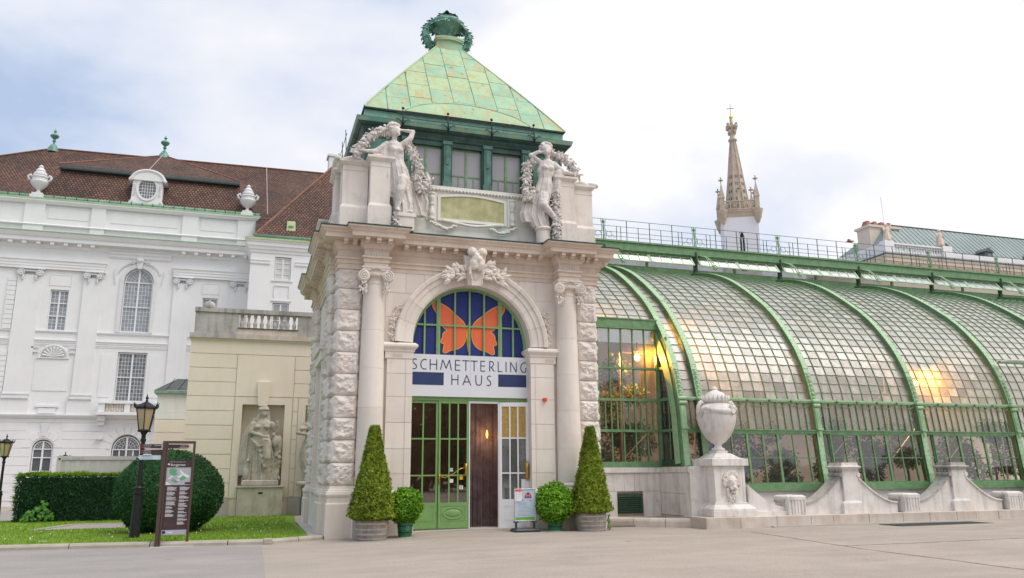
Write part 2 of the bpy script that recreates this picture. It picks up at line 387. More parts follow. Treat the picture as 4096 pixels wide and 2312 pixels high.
    def ell(s, c, r, seg=10, ring=7, rot=None):
        c = Vector(c); vs = []; fs = []
        if isinstance(r, (int, float)): r = (r, r, r)
        for k in range(ring+1):
            ph = pi*k/ring
            for i in range(seg):
                a = 2*pi*i/seg; p = Vector((r[0]*sin(ph)*cos(a), r[1]*sin(ph)*sin(a), r[2]*cos(ph)))
                if rot is not None: p = rot @ p
                vs.append(c+p)
        for k in range(ring):
            for i in range(seg):
                j = (i+1) % seg; fs.append(((k+1)*seg+i, (k+1)*seg+j, k*seg+j, k*seg+i))
        s.add(vs, fs); return s
    def cap(s, a, b, ra, rb, seg=10):
        a, b = Vector(a), Vector(b)
        s.tube([a, b], [ra, rb], seg); s.ell(a, ra, seg, 6); s.ell(b, rb, seg, 6); return s
    def sweep(s, path, prof, closed=False):
        """profile (out, z) carried along a plan path; outward lies right of travel"""
        n = len(path); P = [Vector((p[0], p[1])) for p in path]; offs = []
        for i in range(n):
            if closed or 0 < i < n-1: d0 = (P[i]-P[i-1]).normalized(); d1 = (P[(i+1) % n]-P[i]).normalized()
            elif i == 0: d0 = d1 = (P[1]-P[0]).normalized()
            else: d0 = d1 = (P[i]-P[i-1]).normalized()
            n0 = Vector((d0.y, -d0.x)); n1 = Vector((d1.y, -d1.x)); m = n0+n1
            m = m/max(.2, 1+n0.dot(n1)); offs.append(m)
        k = len(prof); vs = []; fs = []
        for i in range(n):
            for o, z in prof: vs.append((P[i].x+offs[i].x*o, P[i].y+offs[i].y*o, z))
        for i in range(n if closed else n-1):
            j = (i+1) % n
            for q in range(k-1): fs.append((i*k+q, j*k+q, j*k+q+1, i*k+q+1))
        if not closed: fs.append(tuple(range(k))); fs.append(tuple((n-1)*k+q for q in range(k-1, -1, -1)))
        s.add(vs, fs); return s
    def mesh(s, name, mat, smooth=False, recalc=True):
        me = bpy.data.meshes.new(name); me.from_pydata(s.v, [], s.f)
        if recalc:
            b = bmesh.new(); b.from_mesh(me); bmesh.ops.recalc_face_normals(b, faces=b.faces); b.to_mesh(me); b.free()
        if isinstance(mat, str): mat = MATS[mat]
        me.materials.append(mat)
        if smooth:
            for p in me.polygons: p.use_smooth = True
        return me
    def build(s, name, mat, parent=None, smooth=False, bev=0.0, recalc=True, auto=False):
        o = bpy.data.objects.new(name, s.mesh(name, mat, smooth, recalc)); link(o, parent)
        if bev:
            m = o.modifiers.new('bevel', 'BEVEL'); m.width = bev; m.segments = 1; m.limit_method = 'ANGLE'; m.angle_limit = radians(40)
        if auto:
            try:
                o.data.polygons.foreach_set('use_smooth', [True]*len(o.data.polygons)); o.data.set_sharp_from_angle(angle=radians(35))
            except Exception: pass
        return o
def place(me, name, parent, loc=(0, 0, 0), rot=None, scale=None):
    o = bpy.data.objects.new(name, me); link(o, parent); o.location = loc
    if rot: o.rotation_euler = rot
    if scale: o.scale = scale
    return o
def copy_tree(src, parent=None):
    c = src.copy(); COL.objects.link(c); c.parent = parent
    for ch in list(src.children): copy_tree(ch, c)
    return c
def text(s, size, name, mat, parent, loc, rot=(pi/2, 0, 0), align='LEFT', ext=.001, sx=1.0):
    cu = bpy.data.curves.new(name, 'FONT'); cu.body = s; cu.size = size; cu.extrude = ext; cu.align_x = align
    cu.materials.append(MATS[mat]); o = bpy.data.objects.new(name, cu); link(o, parent)
    bpy.context.view_layer.update(); dg = bpy.context.evaluated_depsgraph_get()
    me = bpy.data.meshes.new_from_object(o.evaluated_get(dg)); bpy.data.objects.remove(o); bpy.data.curves.remove(cu)
    o = bpy.data.objects.new(name, me); link(o, parent); me.materials.clear(); me.materials.append(MATS[mat])
    o.location = loc; o.rotation_euler = rot; o.scale = (sx, 1, 1); return o
def sm(a, b, x):
    t = max(0, min(1, (x-a)/(b-a))); return t*t*(3-2*t)
GP = [(-60, 0), (2, 0), (4.6, .06), (6.5, .085), (10, .085), (12.5, .07), (25, .11), (60, .15)]
def gz(x, y):
    for (a, za), (b, zb) in zip(GP, GP[1:]):
        if x <= b: z = za+(zb-za)*(x-a)/(b-a); break
    else: z = GP[-1][1]
    z *= sm(10, 19, y)
    z += .05*sm(3.6, 4.4, x)*sm(8.6, 7.7, x)*sm(21.2, 22.2, y)
    return z
plain('ridge_brown', (.24, .115, .08), .85, 0, .3, 4)
def leaf_blade(m, base, d, ln, wd, nrm=(0, -1, 0), th=.02):
    b = Vector(base); d = Vector(d).normalized(); n = Vector(nrm); s = d.cross(n).normalized()
    P = [b, b+d*ln*.35+s*wd/2+n*th, b+d*ln*.75+s*wd*.38+n*th, b+d*ln+n*th*1.5, b+d*ln*.75-s*wd*.38+n*th, b+d*ln*.35-s*wd/2+n*th, b+d*ln*.5+n*th*2.6]
    m.add(P, [(0, 1, 6), (1, 2, 6), (2, 3, 6), (3, 4, 6), (4, 5, 6), (5, 0, 6)])
def carve(o, voxel=.02, amt=.03, size=.15):
    """fuse overlapping lumps into one carved surface and roughen it"""
    r = o.modifiers.new('remesh', 'REMESH'); r.mode = 'VOXEL'; r.voxel_size = voxel; r.use_smooth_shade = True
    tx = bpy.data.textures.new('chisel', 'CLOUDS'); tx.noise_scale = size; tx.noise_depth = 3
    d = o.modifiers.new('chisel', 'DISPLACE'); d.texture = tx; d.strength = amt; d.mid_level = .5; d.texture_coords = 'LOCAL'
    return o
# ------------------------------------------------------------------ ground
def sheet(name, poly, dz, mat, step=None, parent=None):
    """flat sheet following the ground, a few mm above it"""
    bm = bmesh.new(); vs = [bm.verts.new((x, y, 0)) for x, y in poly]; bm.faces.new(vs)
    xs = [p[0] for p in poly]; ys = [p[1] for p in poly]
    for ax, lo, hi in ((0, min(xs), max(xs)), (1, min(ys), max(ys))):
        st = step or .5; q = math.floor(lo/st)*st+st
        while q < hi:
            co = [0, 0, 0]; no = [0, 0, 0]; co[ax] = q; no[ax] = 1
            bmesh.ops.bisect_plane(bm, geom=bm.verts[:]+bm.edges[:]+bm.faces[:], plane_co=co, plane_no=no); q += st
    for v in bm.verts: v.co.z = gz(v.co.x, v.co.y)+(dz(v.co.x, v.co.y) if callable(dz) else dz)
    bmesh.ops.recalc_face_normals(bm, faces=bm.faces)
    if bm.faces[:] and sum(f.normal.z for f in bm.faces) < 0: bmesh.ops.reverse_faces(bm, faces=bm.faces)
    me = bpy.data.meshes.new(name); bm.to_mesh(me); bm.free(); me.materials.append(MATS[mat])
    o = bpy.data.objects.new(name, me); link(o, parent); return o
def axis(lo, hi, st): 
    n = int(round((hi-lo)/st)); return [lo+(hi-lo)*i/n for i in range(n+1)]
xs = [-600, -200]+axis(-60, 60, .5)+[200, 600]; ys = [-600, -200]+axis(-20, 60, .5)+[200, 700]
vv = [(x, y, gz(x, y)) for y in ys for x in xs]; nx = len(xs)
ff = [(j*nx+i, j*nx+i+1, (j+1)*nx+i+1, (j+1)*nx+i) for j in range(len(ys)-1) for i in range(nx-1)]
ground = MB().add(vv, ff).build('ground', 'asphalt_light', recalc=False)
tag(ground, 'light beige asphalt forecourt in front of the gate pavilion and glasshouse', 'ground', kind='structure')
SEAM = [(.40, -40), (.40, 14.2), (.44, 18), (.46, 20.9)]
KERB = [(-30, 23.9), (-14, 22.3), (-8, 21.62), (-5.1, 21.40), (-2.6, 21.20), (-.8, 21.0), (.52, 20.86)]
road = sheet('road', [(-60, -40)]+SEAM+KERB[::-1]+[(-60, 25)], .004, 'asphalt_grey', 2)
tag(road, 'greyer asphalt patch along the lawn kerb', 'road', kind='structure')
far = sheet('far_road', [(-60, 36.2), (-7.6, 35.3), (-7.9, 46), (-60, 47)], .005, 'asphalt_grey', 4)
tag(far, 'asphalt drive behind the clipped hedge', 'road', kind='structure')
for pth in ([(12.72, 19.0), (12.5, 17.4), (12.33, 15.6), (12.25, 14.2), (12.34, 12.1), (12.28, 10.4), (12.35, 7.6)], [(12.3, 15.0), (14.0, 14.96), (17.6, 15.02), (22, 14.94), (27, 15.0)], [(15.5, 18.6), (19, 18.0), (23, 17.8)]):
    m = MB(); w = .018 if pth[0][0] < 15 else .009
    P = []
    for a, b in zip(pth, pth[1:]):
        for k in range(12):
            t = k/12; P.append((a[0]+(b[0]-a[0])*t+R.uniform(-.012, .012), a[1]+(b[1]-a[1])*t+R.uniform(-.012, .012)))
    for a, b in zip(P, P[1:]):
        d = Vector((b[0]-a[0], b[1]-a[1])).normalized(); nrm = Vector((-d.y, d.x))*w*R.uniform(.6, 1.3)
        m.add([(a[0]-nrm.x, a[1]-nrm.y, gz(*a)+.004), (b[0]-nrm.x, b[1]-nrm.y, gz(*b)+.004), (b[0]+nrm.x, b[1]+nrm.y, gz(*b)+.004), (a[0]+nrm.x, a[1]+nrm.y, gz(*a)+.004)], [(0, 1, 2, 3)])
    m.build('crack', 'crack_dark', ground)
gr = thing('drain_grate', 'long dark iron grating let into the asphalt before the stone balustrade', 'grate', (0, 0, 0))
m = MB(); m.box(17.55, 18.92, gz(19, 19)+.002, 20.9, 19.0, gz(19, 19)+.014); m.box(17.55, 19.72, gz(19, 19)+.002, 20.9, 19.8, gz(19, 19)+.014)
m.build('frame', 'grate_iron', gr)
m = MB(); m.box(17.56, 19.0, gz(19, 19)+.001, 20.89, 19.72, gz(19, 19)+.006); m.build('tray', 'grate_iron', gr)
bar = MB().box(0, 0, 0, .03, .72, .012).mesh('bar', 'grate_iron')
for k in range(47): place(bar, 'bar', gr, (17.58+k*.071, 19.0, gz(19, 19)+.004))
# lawn, kerb stones, garden path
def lz(x, y): return .085*(1-sm(24, 31, y))+.02
lawn = sheet('lawn', [(-30, 24.2), (-14, 22.5), (-8, 21.8), (-5.1, 21.60), (-2.6, 21.40), (-.8, 21.2), (.62, 21.08), (1.55, 21.75), (1.62, 22.2), (1.72, 29.9), (2.0, 35.45), (-7.6, 35.2), (-8.3, 34.6), (-30, 36)], lz, 'lawn_turf', .7)
tag(lawn, 'bright green mown lawn beside the gate pavilion', 'lawn', kind='structure')
lawn2 = sheet('grass_verge', [(-12, 34.9), (-8.0, 34.35), (-8.0, 35.2), (-12, 35.8)], .03, 'lawn_turf', 1)
tag(lawn2, 'narrow grass verge beyond the end of the hedge', 'lawn', kind='structure')
kb = thing('kerb', 'rounded grey stone kerb between the lawn and the asphalt', 'kerb', kind='structure')
def kerb_stone(a, b, w, h, gap=.012):
    a, b = Vector((a[0], a[1], 0)), Vector((b[0], b[1], 0)); d = (b-a).normalized(); nn = Vector((-d.y, d.x, 0))
    a = a+d*gap; b = b-d*gap
    pr = [(0, -.02), (0, h*.55), (.03, h*.88), (.07, h), (w, h), (w, -.02)]
    vs = [(p+nn*o+Vector((0, 0, gz(p.x, p.y)+z))) for p in (a, b) for o, z in pr]; k = len(pr)
    MB().add(vs, [(q, q+1, q+1+k, q+k) for q in range(k-1)]+[tuple(range(k)), tuple(range(2*k-1, k-1, -1))]).build('kerb_stone', 'kerb_stone', kb)
def along(P, L0):
    out = [P[0]]; acc = 0
    for a, b in zip(P, P[1:]):
        d = hypot(b[0]-a[0], b[1]-a[1]); t = L0-acc
        while t < d: out.append((a[0]+(b[0]-a[0])*t/d, a[1]+(b[1]-a[1])*t/d)); t += L0
        acc = (acc+d) % L0
    out.append(P[-1]); return out
KP = along([(-14.0, 22.3), (-8, 21.62), (-5.1, 21.40), (-2.6, 21.20), (-.8, 21.0), (.52, 20.86)], 1.72)
for a, b in zip(KP, KP[1:]):
    if hypot(b[0]-a[0], b[1]-a[1]) > .2: kerb_stone(a, b, .2, .115)
MB().box(.50, 20.84, 0, .70, 21.10, .13).build('kerb_stone', 'kerb_stone', kb, bev=.015)
for a, b in (((.70, 20.93), (1.35, 21.38)), ((1.35, 21.38), (1.98, 21.80))): kerb_stone(a, b, .14, .112)
slab = sheet('pavement_slab', [(1.55, 21.72), (2.0, 21.85), (2.06, 23), (2.06, 29.9), (1.72, 29.9), (1.62, 23)], .09, 'slab_stone', 1)
tag(slab, 'narrow stone paving strip along the side of the pavilion', 'pavement', kind='structure')
gp = sheet('garden_path', [(-5.85, 28.1), (-5.35, 31.5), (-1.2, 31.4), (-1.2, 28.9)], lambda x, y: lz(x, y)+.006, 'asphalt_light', .7)
tag(gp, 'short beige gravel path across the lawn behind the ball bush', 'path', kind='structure')
m = MB()
for a, b in (((-5.95, 28.1), (-5.4, 31.55)), ((-5.4, 31.55), (-1.2, 31.45))):
    m.obox((a[0], a[1], lz(*a)+.005), (b[0], b[1], lz(*b)+.005), .12, .05)
m.build('edging', 'slab_stone', gp)
thr = sheet('threshold', [(4.05, 21.95), (8.3, 21.95), (7.9, 22.9), (4.2, 22.9)], .006, 'slab_stone', .5)
tag(thr, 'worn grey stone threshold slabs before the pavilion door', 'threshold', kind='structure')
# grass blades
m = MB(); rg = random.Random(3)
def inlawn(x, y):
    if x > 1.5 or (-5.9 < x < -1.2 and 28.1+(x+5.9)*.15 < y < 31.6) or y > 35: return False
    ky = 21.6-.085*(x+5.1) if x < .5 else 21.1+(x-.5)*.55
    return y > ky
k = 0
while k < 15000:
    x = rg.uniform(-9.5, 1.5); y = 21.0+14*rg.random()**1.8
    if not inlawn(x, y): continue
    k += 1; z = lz(x, y); h = rg.uniform(.025, .075); a = rg.uniform(0, pi); w = .006+.0006*(y-20); dx, dy = rg.uniform(-.03, .03), rg.uniform(-.03, .03)
    m.add([(x-w*cos(a), y-w*sin(a), z), (x+w*cos(a), y+w*sin(a), z), (x+dx, y+dy, z+h)], [(0, 1, 2)])
o = m.build('grass', 'grass_blade', recalc=False); tag(o, 'short grass blades standing all over the lawn', 'grass', kind='stuff')
m = MB()
for k in range(60):
    x = rg.uniform(-7, 1.2); y = rg.uniform(22, 30)
    if inlawn(x, y): m.ell((x, y, lz(x, y)+.05), .018, 5, 3)
o = m.build('daisies', 'white_litter'); tag(o, 'tiny white daisies scattered in the lawn', 'flowers', kind='stuff')
o = MB().box(-4.55, 22.28, .112, -4.38, 22.33, .13).build('paper_scrap', 'white_litter'); tag(o, 'small white paper scrap lying on the lawn near the kerb', 'litter')
def fallen(x, y, rz):
    z = gz(x, y)+.006; c, s = cos(rz), sin(rz)
    P = [(-.07, 0, 0), (-.02, .03, .012), (.05, .02, .005), (.08, 0, .02), (.04, -.025, .01), (-.03, -.03, .004)]
    o = MB().add([(x+c*a-s*b, y+s*a+c*b, z+d) for a, b, d in P], [(0, 1, 2, 3, 4, 5)]).build('fallen_leaf', 'leaf_yellow', recalc=False)
    return o
tag(fallen(4.35, 19.7, .5), 'single yellow fallen leaf on the asphalt before the green door', 'leaf')
tag(fallen(8.4, 17.4, 2.0), "small yellow fallen leaf on the asphalt before the poster stand", "leaf")
# ------------------------------------------------------------------ gate pavilion
PX0, PX1, PY0, PY1 = 2.06, 9.84, 21.9, 29.7; PC = 5.95
pav = thing('gate_pavilion', 'pale limestone gate pavilion with green copper pyramid roof and arched doorway', 'building', (PC, 25.8, 0))
class Loc:
    """parts are modelled in world coordinates; a parent's offset is undone here"""
def sub(o, parent):
    """parent a world-modelled part to a thing standing elsewhere"""
    o.parent = parent; o.matrix_parent_inverse = Matrix.Translation(-Vector(parent.location)); return o
def pbuild(m, name, mat, parent=pav, **k):
    o = m.build(name, mat, None, **k); o.parent = parent
    if parent.type == 'EMPTY': o.matrix_parent_inverse = Matrix.Translation(-Vector(parent.location))
    return o
def mirror(x): return 2*PC-x
# plan outline with columns and piers breaking forward
F_ = [(2.06, 21.9), (2.75, 21.9), (2.75, 21.6), (3.41, 21.6), (3.41, 22.08)]
front = F_+[(mirror(x), y) for x, y in F_[::-1]]
S_ = [(2.06, 22.66), (1.92, 22.66), (1.92, 23.8), (2.06, 23.8)]
S_full = S_+[(x, 51.6-y) for x, y in S_[::-1]]
left = [(2.06, 29.7)]+S_full[::-1]
right = [(mirror(x), y) for x, y in S_full]+[(9.84, 29.7)]
OUT = left+front+right
ENT = [(-.1, 7.17), (0, 7.17), (0, 7.31), (.03, 7.32), (.03, 7.42), (.08, 7.44), (.08, 7.49), (0, 7.505), (0, 7.68), (.05, 7.71), (.09, 7.77), (.13, 7.79), (.13, 7.95), (.40, 7.955), (.40, 8.07), (.43, 8.09), (.46, 8.14), (.53, 8.19), (.53, 8.235), (-.1, 8.27)]
pbuild(MB().sweep(OUT, ENT, True), 'entablature', 'limestone_brown')
pbuild(MB().sweep(OUT, [(.545, 8.225), (.55, 8.262), (.0, 8.31), (-.1, 8.31), (-.1, 8.28), (.5, 8.24)], True), 'cornice_flashing', 'copper_dark')
# modillions
mo = MB(); mo.box(-.055, -.37, 7.86, .055, -.12, 7.953); mo.box(-.055, -.30, 7.81, .055, -.12, 7.86); mo.box(-.065, -.385, 7.935, .065, -.12, 7.952)
mod_me = mo.mesh('modillion', 'limestone_brown')
def modil(a, b, n, ang):
    for k in range(n):
        t = (k+.5)/n; p = (a[0]+(b[0]-a[0])*t, a[1]+(b[1]-a[1])*t)
        o = place(mod_me, 'modillion', pav, (p[0]-PC, p[1]-25.8, 0), (0, 0, ang))
modil((2.1, 21.9), (2.6, 21.9), 2, 0); modil((mirror(2.6), 21.9), (mirror(2.1), 21.9), 2, 0)
modil((2.62, 21.6), (3.55, 21.6), 3, 0); modil((mirror(3.55), 21.6), (mirror(2.62), 21.6), 3, 0)
modil((3.75, 22.08), (5.55, 22.08), 5, 0); modil((mirror(5.55), 22.08), (mirror(3.75), 22.08), 5, 0)
for sx, ang in ((0, -pi/2), (1, pi/2)):
    X = (lambda x: mirror(x)) if sx else (lambda x: x)
    modil((X(2.06), 22.0), (X(2.06), 22.55), 1, ang); modil((X(1.92), 22.66), (X(1.92), 23.8), 3, ang); modil((X(2.06), 24.1), (X(2.06), 27.5), 8, ang); modil((X(1.92), 27.8), (X(1.92), 28.94), 3, ang); modil((X(2.06), 29.05), (X(2.06), 29.6), 1, ang)
# main wall body with the arched opening
def arcp(r, n, a0=0, a1=pi, cx=PC, cz=5.2): return [(cx+r*cos(a0+(a1-a0)*i/n), cz+r*sin(a0+(a1-a0)*i/n)) for i in range(n+1)]
w = MB(); A = arcp(1.74, 28)
for i in range(28):
    (xa, za), (xb, zb) = A[i], A[i+1]; y0, y1 = 22.08, 22.6
    w.add([(xa, y0, za), (xb, y0, zb), (xb, y0, 7.19), (xa, y0, 7.19)], [(0, 1, 2, 3)])
    w.add([(xa, y0, za), (xb, y0, zb), (xb, y1, zb), (xa, y1, za)], [(0, 3, 2, 1)])
w.box(2.16, 22.08, -.05, 4.21, 22.9, 5.2); w.box(mirror(4.21), 22.08, -.05, 9.74, 22.9, 5.2)
w.box(2.16, 22.08, 5.2, 4.21, 22.9, 7.19); w.box(mirror(4.21), 22.08, 5.2, 9.74, 22.9, 7.19)
w.box(4.21, 22.35, 7.0, mirror(4.21), 22.9, 7.3); w.box(2.3, 22.15, 7.19, 9.6, 23, 8.25)
w.box(2.135, 21.995, 1.3, 2.70, 22.6, 7.19).box(mirror(2.70), 21.995, 1.3, mirror(2.135), 22.6, 7.19); w.box(1.99, 22.75, 1.3, 2.3, 23.74, 7.19).box(1.99, 27.86, 1.3, 2.3, 28.86, 7.19); w.box(2.12, 22.9, -.05, 2.5, 29.6, 8.2); w.box(9.4, 22.9, -.05, 9.78, 29.6, 8.2); w.box(2.5, 29.2, -.05, 9.4, 29.6, 8.2)
w.box(2.16, 22.0, 8.2, 9.74, 29.6, 8.3)
pbuild(w, 'wall', 'limestone')
# rusticated blocks: rock-faced, a few shared shapes
def rock(wd, dp, h, seed, amp=.055, nx=18, nz=16, side=True):
    """block with origin at its front-left-bottom corner; rough front (-Y) and left (-X) faces"""
    rr = random.Random(seed); m = MB()
    def disp(u, v, s):
        e = min(u, 1-u, v, 1-v); k = min(1, e/.14)
        q = Vector((u*wd*5+seed*7, v*h*6+s*5, seed))
        return k*(.014+amp*(.8+1.2*noise.noise(q)+1.0*abs(noise.noise(q*1.9))-.7*abs(noise.noise(q*1.2+Vector((5, 5, 5))))+.18*noise.noise(q*4.5)))
    def face(n, mm, fn):
        vs = [fn(i/n, j/mm) for j in range(mm+1) for i in range(n+1)]
        m.add(vs, [(j*(n+1)+i, j*(n+1)+i+1, (j+1)*(n+1)+i+1, (j+1)*(n+1)+i) for j in range(mm) for i in range(n)])
    face(nx, nz, lambda u, v: (u*wd, -disp(u, v, 1), v*h))
    if side:
        face(nx, nz, lambda u, v: (-disp(u, v, 2), (1-u)*dp, v*h)); face(nx, nz, lambda u, v: (wd+disp(u, v, 3), u*dp, v*h))
    else: m.add([(0, 0, 0), (0, dp, 0), (0, dp, h), (0, 0, h)], [(0, 1, 2, 3)]); m.add([(wd, 0, 0), (wd, dp, 0), (wd, dp, h), (wd, 0, h)], [(0, 1, 2, 3)])
    m.add([(0, 0, h), (wd, 0, h), (wd, dp, h), (0, dp, h)], [(0, 1, 2, 3)]); m.add([(0, 0, 0), (wd, 0, 0), (wd, dp, 0), (0, dp, 0)], [(3, 2, 1, 0)])
    return m
ZJ = [1.33+.588*k for k in range(11)]          # bed joints
BH = .588-.028
var = {}
def block(x, y, w_, d_, k, seed):
    key = (round(w_, 2), round(d_, 2), seed % 5)
    if key not in var: var[key] = rock(w_, d_, BH, seed % 5*11+int(w_*100)).mesh('rusticated_block', 'limestone_rough', False)
    place(var[key], 'rusticated_block', pav, (x-PC, y-25.8, ZJ[k]+.014))
cr = MB()
for sx in (0, 1):
    for k in range(10):
        ins = .0
        x = 2.12 if not sx else mirror(2.12)-.58
        block(x, 21.96, .58, .66, k, k*3+sx)
        xs_ = 1.97 if not sx else mirror(1.97)-.3
        block(xs_, 22.72, .3, 1.04, k, k*3+1+sx); block(xs_, 27.84, .3, 1.04, k, k*3+2+sx)
        block(2.12 if not sx else mirror(2.12)-.3, 28.98, .3, .66, k, k+sx)
# base of piers: plinth, ledge, torus
BASE = [(0, -.05), (.10, -.05), (.10, .86), (.07, .90), (.07, 1.04), (.09, 1.05), (.105, 1.10), (.09, 1.17), (.055, 1.19), (.05, 1.22), (.02, 1.25), (.0, 1.33), (-.1, 1.33)]
def base_run(path, name='pier_base'): return pbuild(MB().sweep(path, BASE), name, 'limestone')
base_run([(2.10, 22.7), (2.10, 21.95), (2.70, 21.95), (2.70, 22.3)]); base_run([(mirror(2.70), 22.3), (mirror(2.70), 21.95), (mirror(2.10), 21.95), (mirror(2.10), 22.7)])
base_run([(2.3, 23.78), (1.96, 23.78), (1.96, 22.70), (2.3, 22.70)]); base_run([(2.3, 28.9), (1.96, 28.9), (1.96, 27.82), (2.3, 27.82)]); base_run([(2.3, 29.68), (2.1, 29.68), (2.1, 28.98)])
base_run([(mirror(2.3), 22.70), (mirror(1.96), 22.70), (mirror(1.96), 23.78), (mirror(2.3), 23.78)])
pbuild(MB().box(2.0, 23.9, -.05, 2.2, 27.7, 1.1), 'side_plinth', 'limestone'); pbuild(MB().box(1.93, 24.55, 1.1, 2.2, 26.9, 1.22).box(1.97, 24.7, 1.22, 2.2, 24.9, 5.0).box(1.97, 26.6, 1.22, 2.2, 26.8, 5.0).box(1.93, 24.6, 5.0, 2.2, 26.9, 5.3).box(1.86, 24.5, 5.3, 2.2, 27.0, 5.4), 'side_window_frame', 'limestone')
pbuild(MB().box(2.09, 24.9, 1.22, 2.14, 26.6, 5.0), 'side_window_panel', 'limestone')
# pilaster strips beside the opening and imposts
for sx in (0, 1):
    X = (lambda x: mirror(x)) if sx else (lambda x: x)
    zz = [1.20, 1.62, 2.28, 2.98, 3.68, 4.32, 4.72]
    for a, b in zip(zz, zz[1:]):
        m = MB(); m.box(X(3.50), 21.97, a+.004, X(4.215), 22.1, b-.004); pbuild(m, 'ashlar_block', 'limestone')
        m = MB(); m.box(X(4.03), 21.955, a+.004, X(4.08), 21.97, b-.004); pbuild(m, 'fillet', 'limestone')
    p = [(3.46, 22.1), (3.46, 21.97), (4.215, 21.97), (4.215, 22.45)]
    p = p if not sx else [(mirror(x), y) for x, y in p[::-1]]
    pbuild(MB().sweep(p, [(-.1, 4.72), (.0, 4.72), (.02, 4.74), (.02, 4.90), (.05, 4.93), (.05, 4.97), (.10, 5.02), (.13, 5.06), (.13, 5.11), (.06, 5.17), (-.1, 5.2)]), 'impost', 'limestone')
    m = MB()
    for k in range(5): m.box(X(3.72)+(-.05+k*.055), 21.935, 4.78, X(3.72)+(-.015+k*.055), 21.96, 4.86)
    pbuild(m, 'impost_flutes', 'limestone_brown')
    pbuild(MB().sweep(p, [(-.1, -.05), (.09, -.05), (.09, .86), (.06, .90), (.06, 1.03), (.08, 1.05), (.08, 1.1), (.03, 1.15), (.0, 1.20), (-.1, 1.2)]), 'pilaster_base', 'limestone')
    # carved scroll panels beside the arch
    m = MB(); rr = random.Random(sx+5); sg = -1 if sx else 1
    for k in range(70):
        t = rr.random(); x_ = X(3.66)+sg*(.14*t*t)+rr.uniform(-.09, .09)*(1.1-.6*abs(t-.6)); z_ = 5.30+.95*t
        if rr.random() < .4: m.ell((x_, 22.05, z_), (rr.uniform(.03, .055), .05, rr.uniform(.03, .06)), 7, 5)
        else: leaf_blade(m, (x_, 22.03, z_), (rr.uniform(-1, 1), -.2, rr.uniform(-1, 1)), rr.uniform(.10, .18), .07)
    pbuild(m, 'carved_festoon', 'limestone')
# archivolt voussoirs
AP = [(1.74, 22.3), (1.74, 22.0), (1.80, 21.965), (1.97, 21.955), (1.985, 21.925), (2.11, 21.915), (2.13, 21.87), (2.22, 21.85), (2.26, 21.87), (2.27, 22.1)]
nv = 11
for q in range(nv):
    a0 = pi*q/nv+.0016; a1 = pi*(q+1)/nv-.0016; n = 4; vs = []; fs = []; k = len(AP)
    for i in range(n+1):
        a = a0+(a1-a0)*i/n
        for r_, y_ in AP: vs.append((PC+r_*cos(a), y_, 5.2+r_*sin(a)))
    for i in range(n):
        for j in range(k-1): fs.append((i*k+j, i*k+j+1, (i+1)*k+j+1, (i+1)*k+j))
    fs += [tuple(range(k)), tuple(n*k+j for j in range(k-1, -1, -1))]
    pbuild(MB().add(vs, fs), 'voussoir', 'limestone')
# thin joints in the spandrel masonry: recessed as separate ashlar facing
for sx in (0, 1):
    X = (lambda x: mirror(x)) if sx else (lambda x: x)
    for x0, z0, x1, z1 in ((3.46, 5.22, 3.62, 5.9), (3.44, 5.92, 3.62, 6.6), (3.44, 6.62, 3.98, 7.18), (4.0, 6.62, 4.52, 7.18), (4.54, 7.0, 5.2, 7.18)):
        pbuild(MB().box(X(x0), 22.068, z0, X(x1), 22.1, z1), 'ashlar_block', 'limestone')
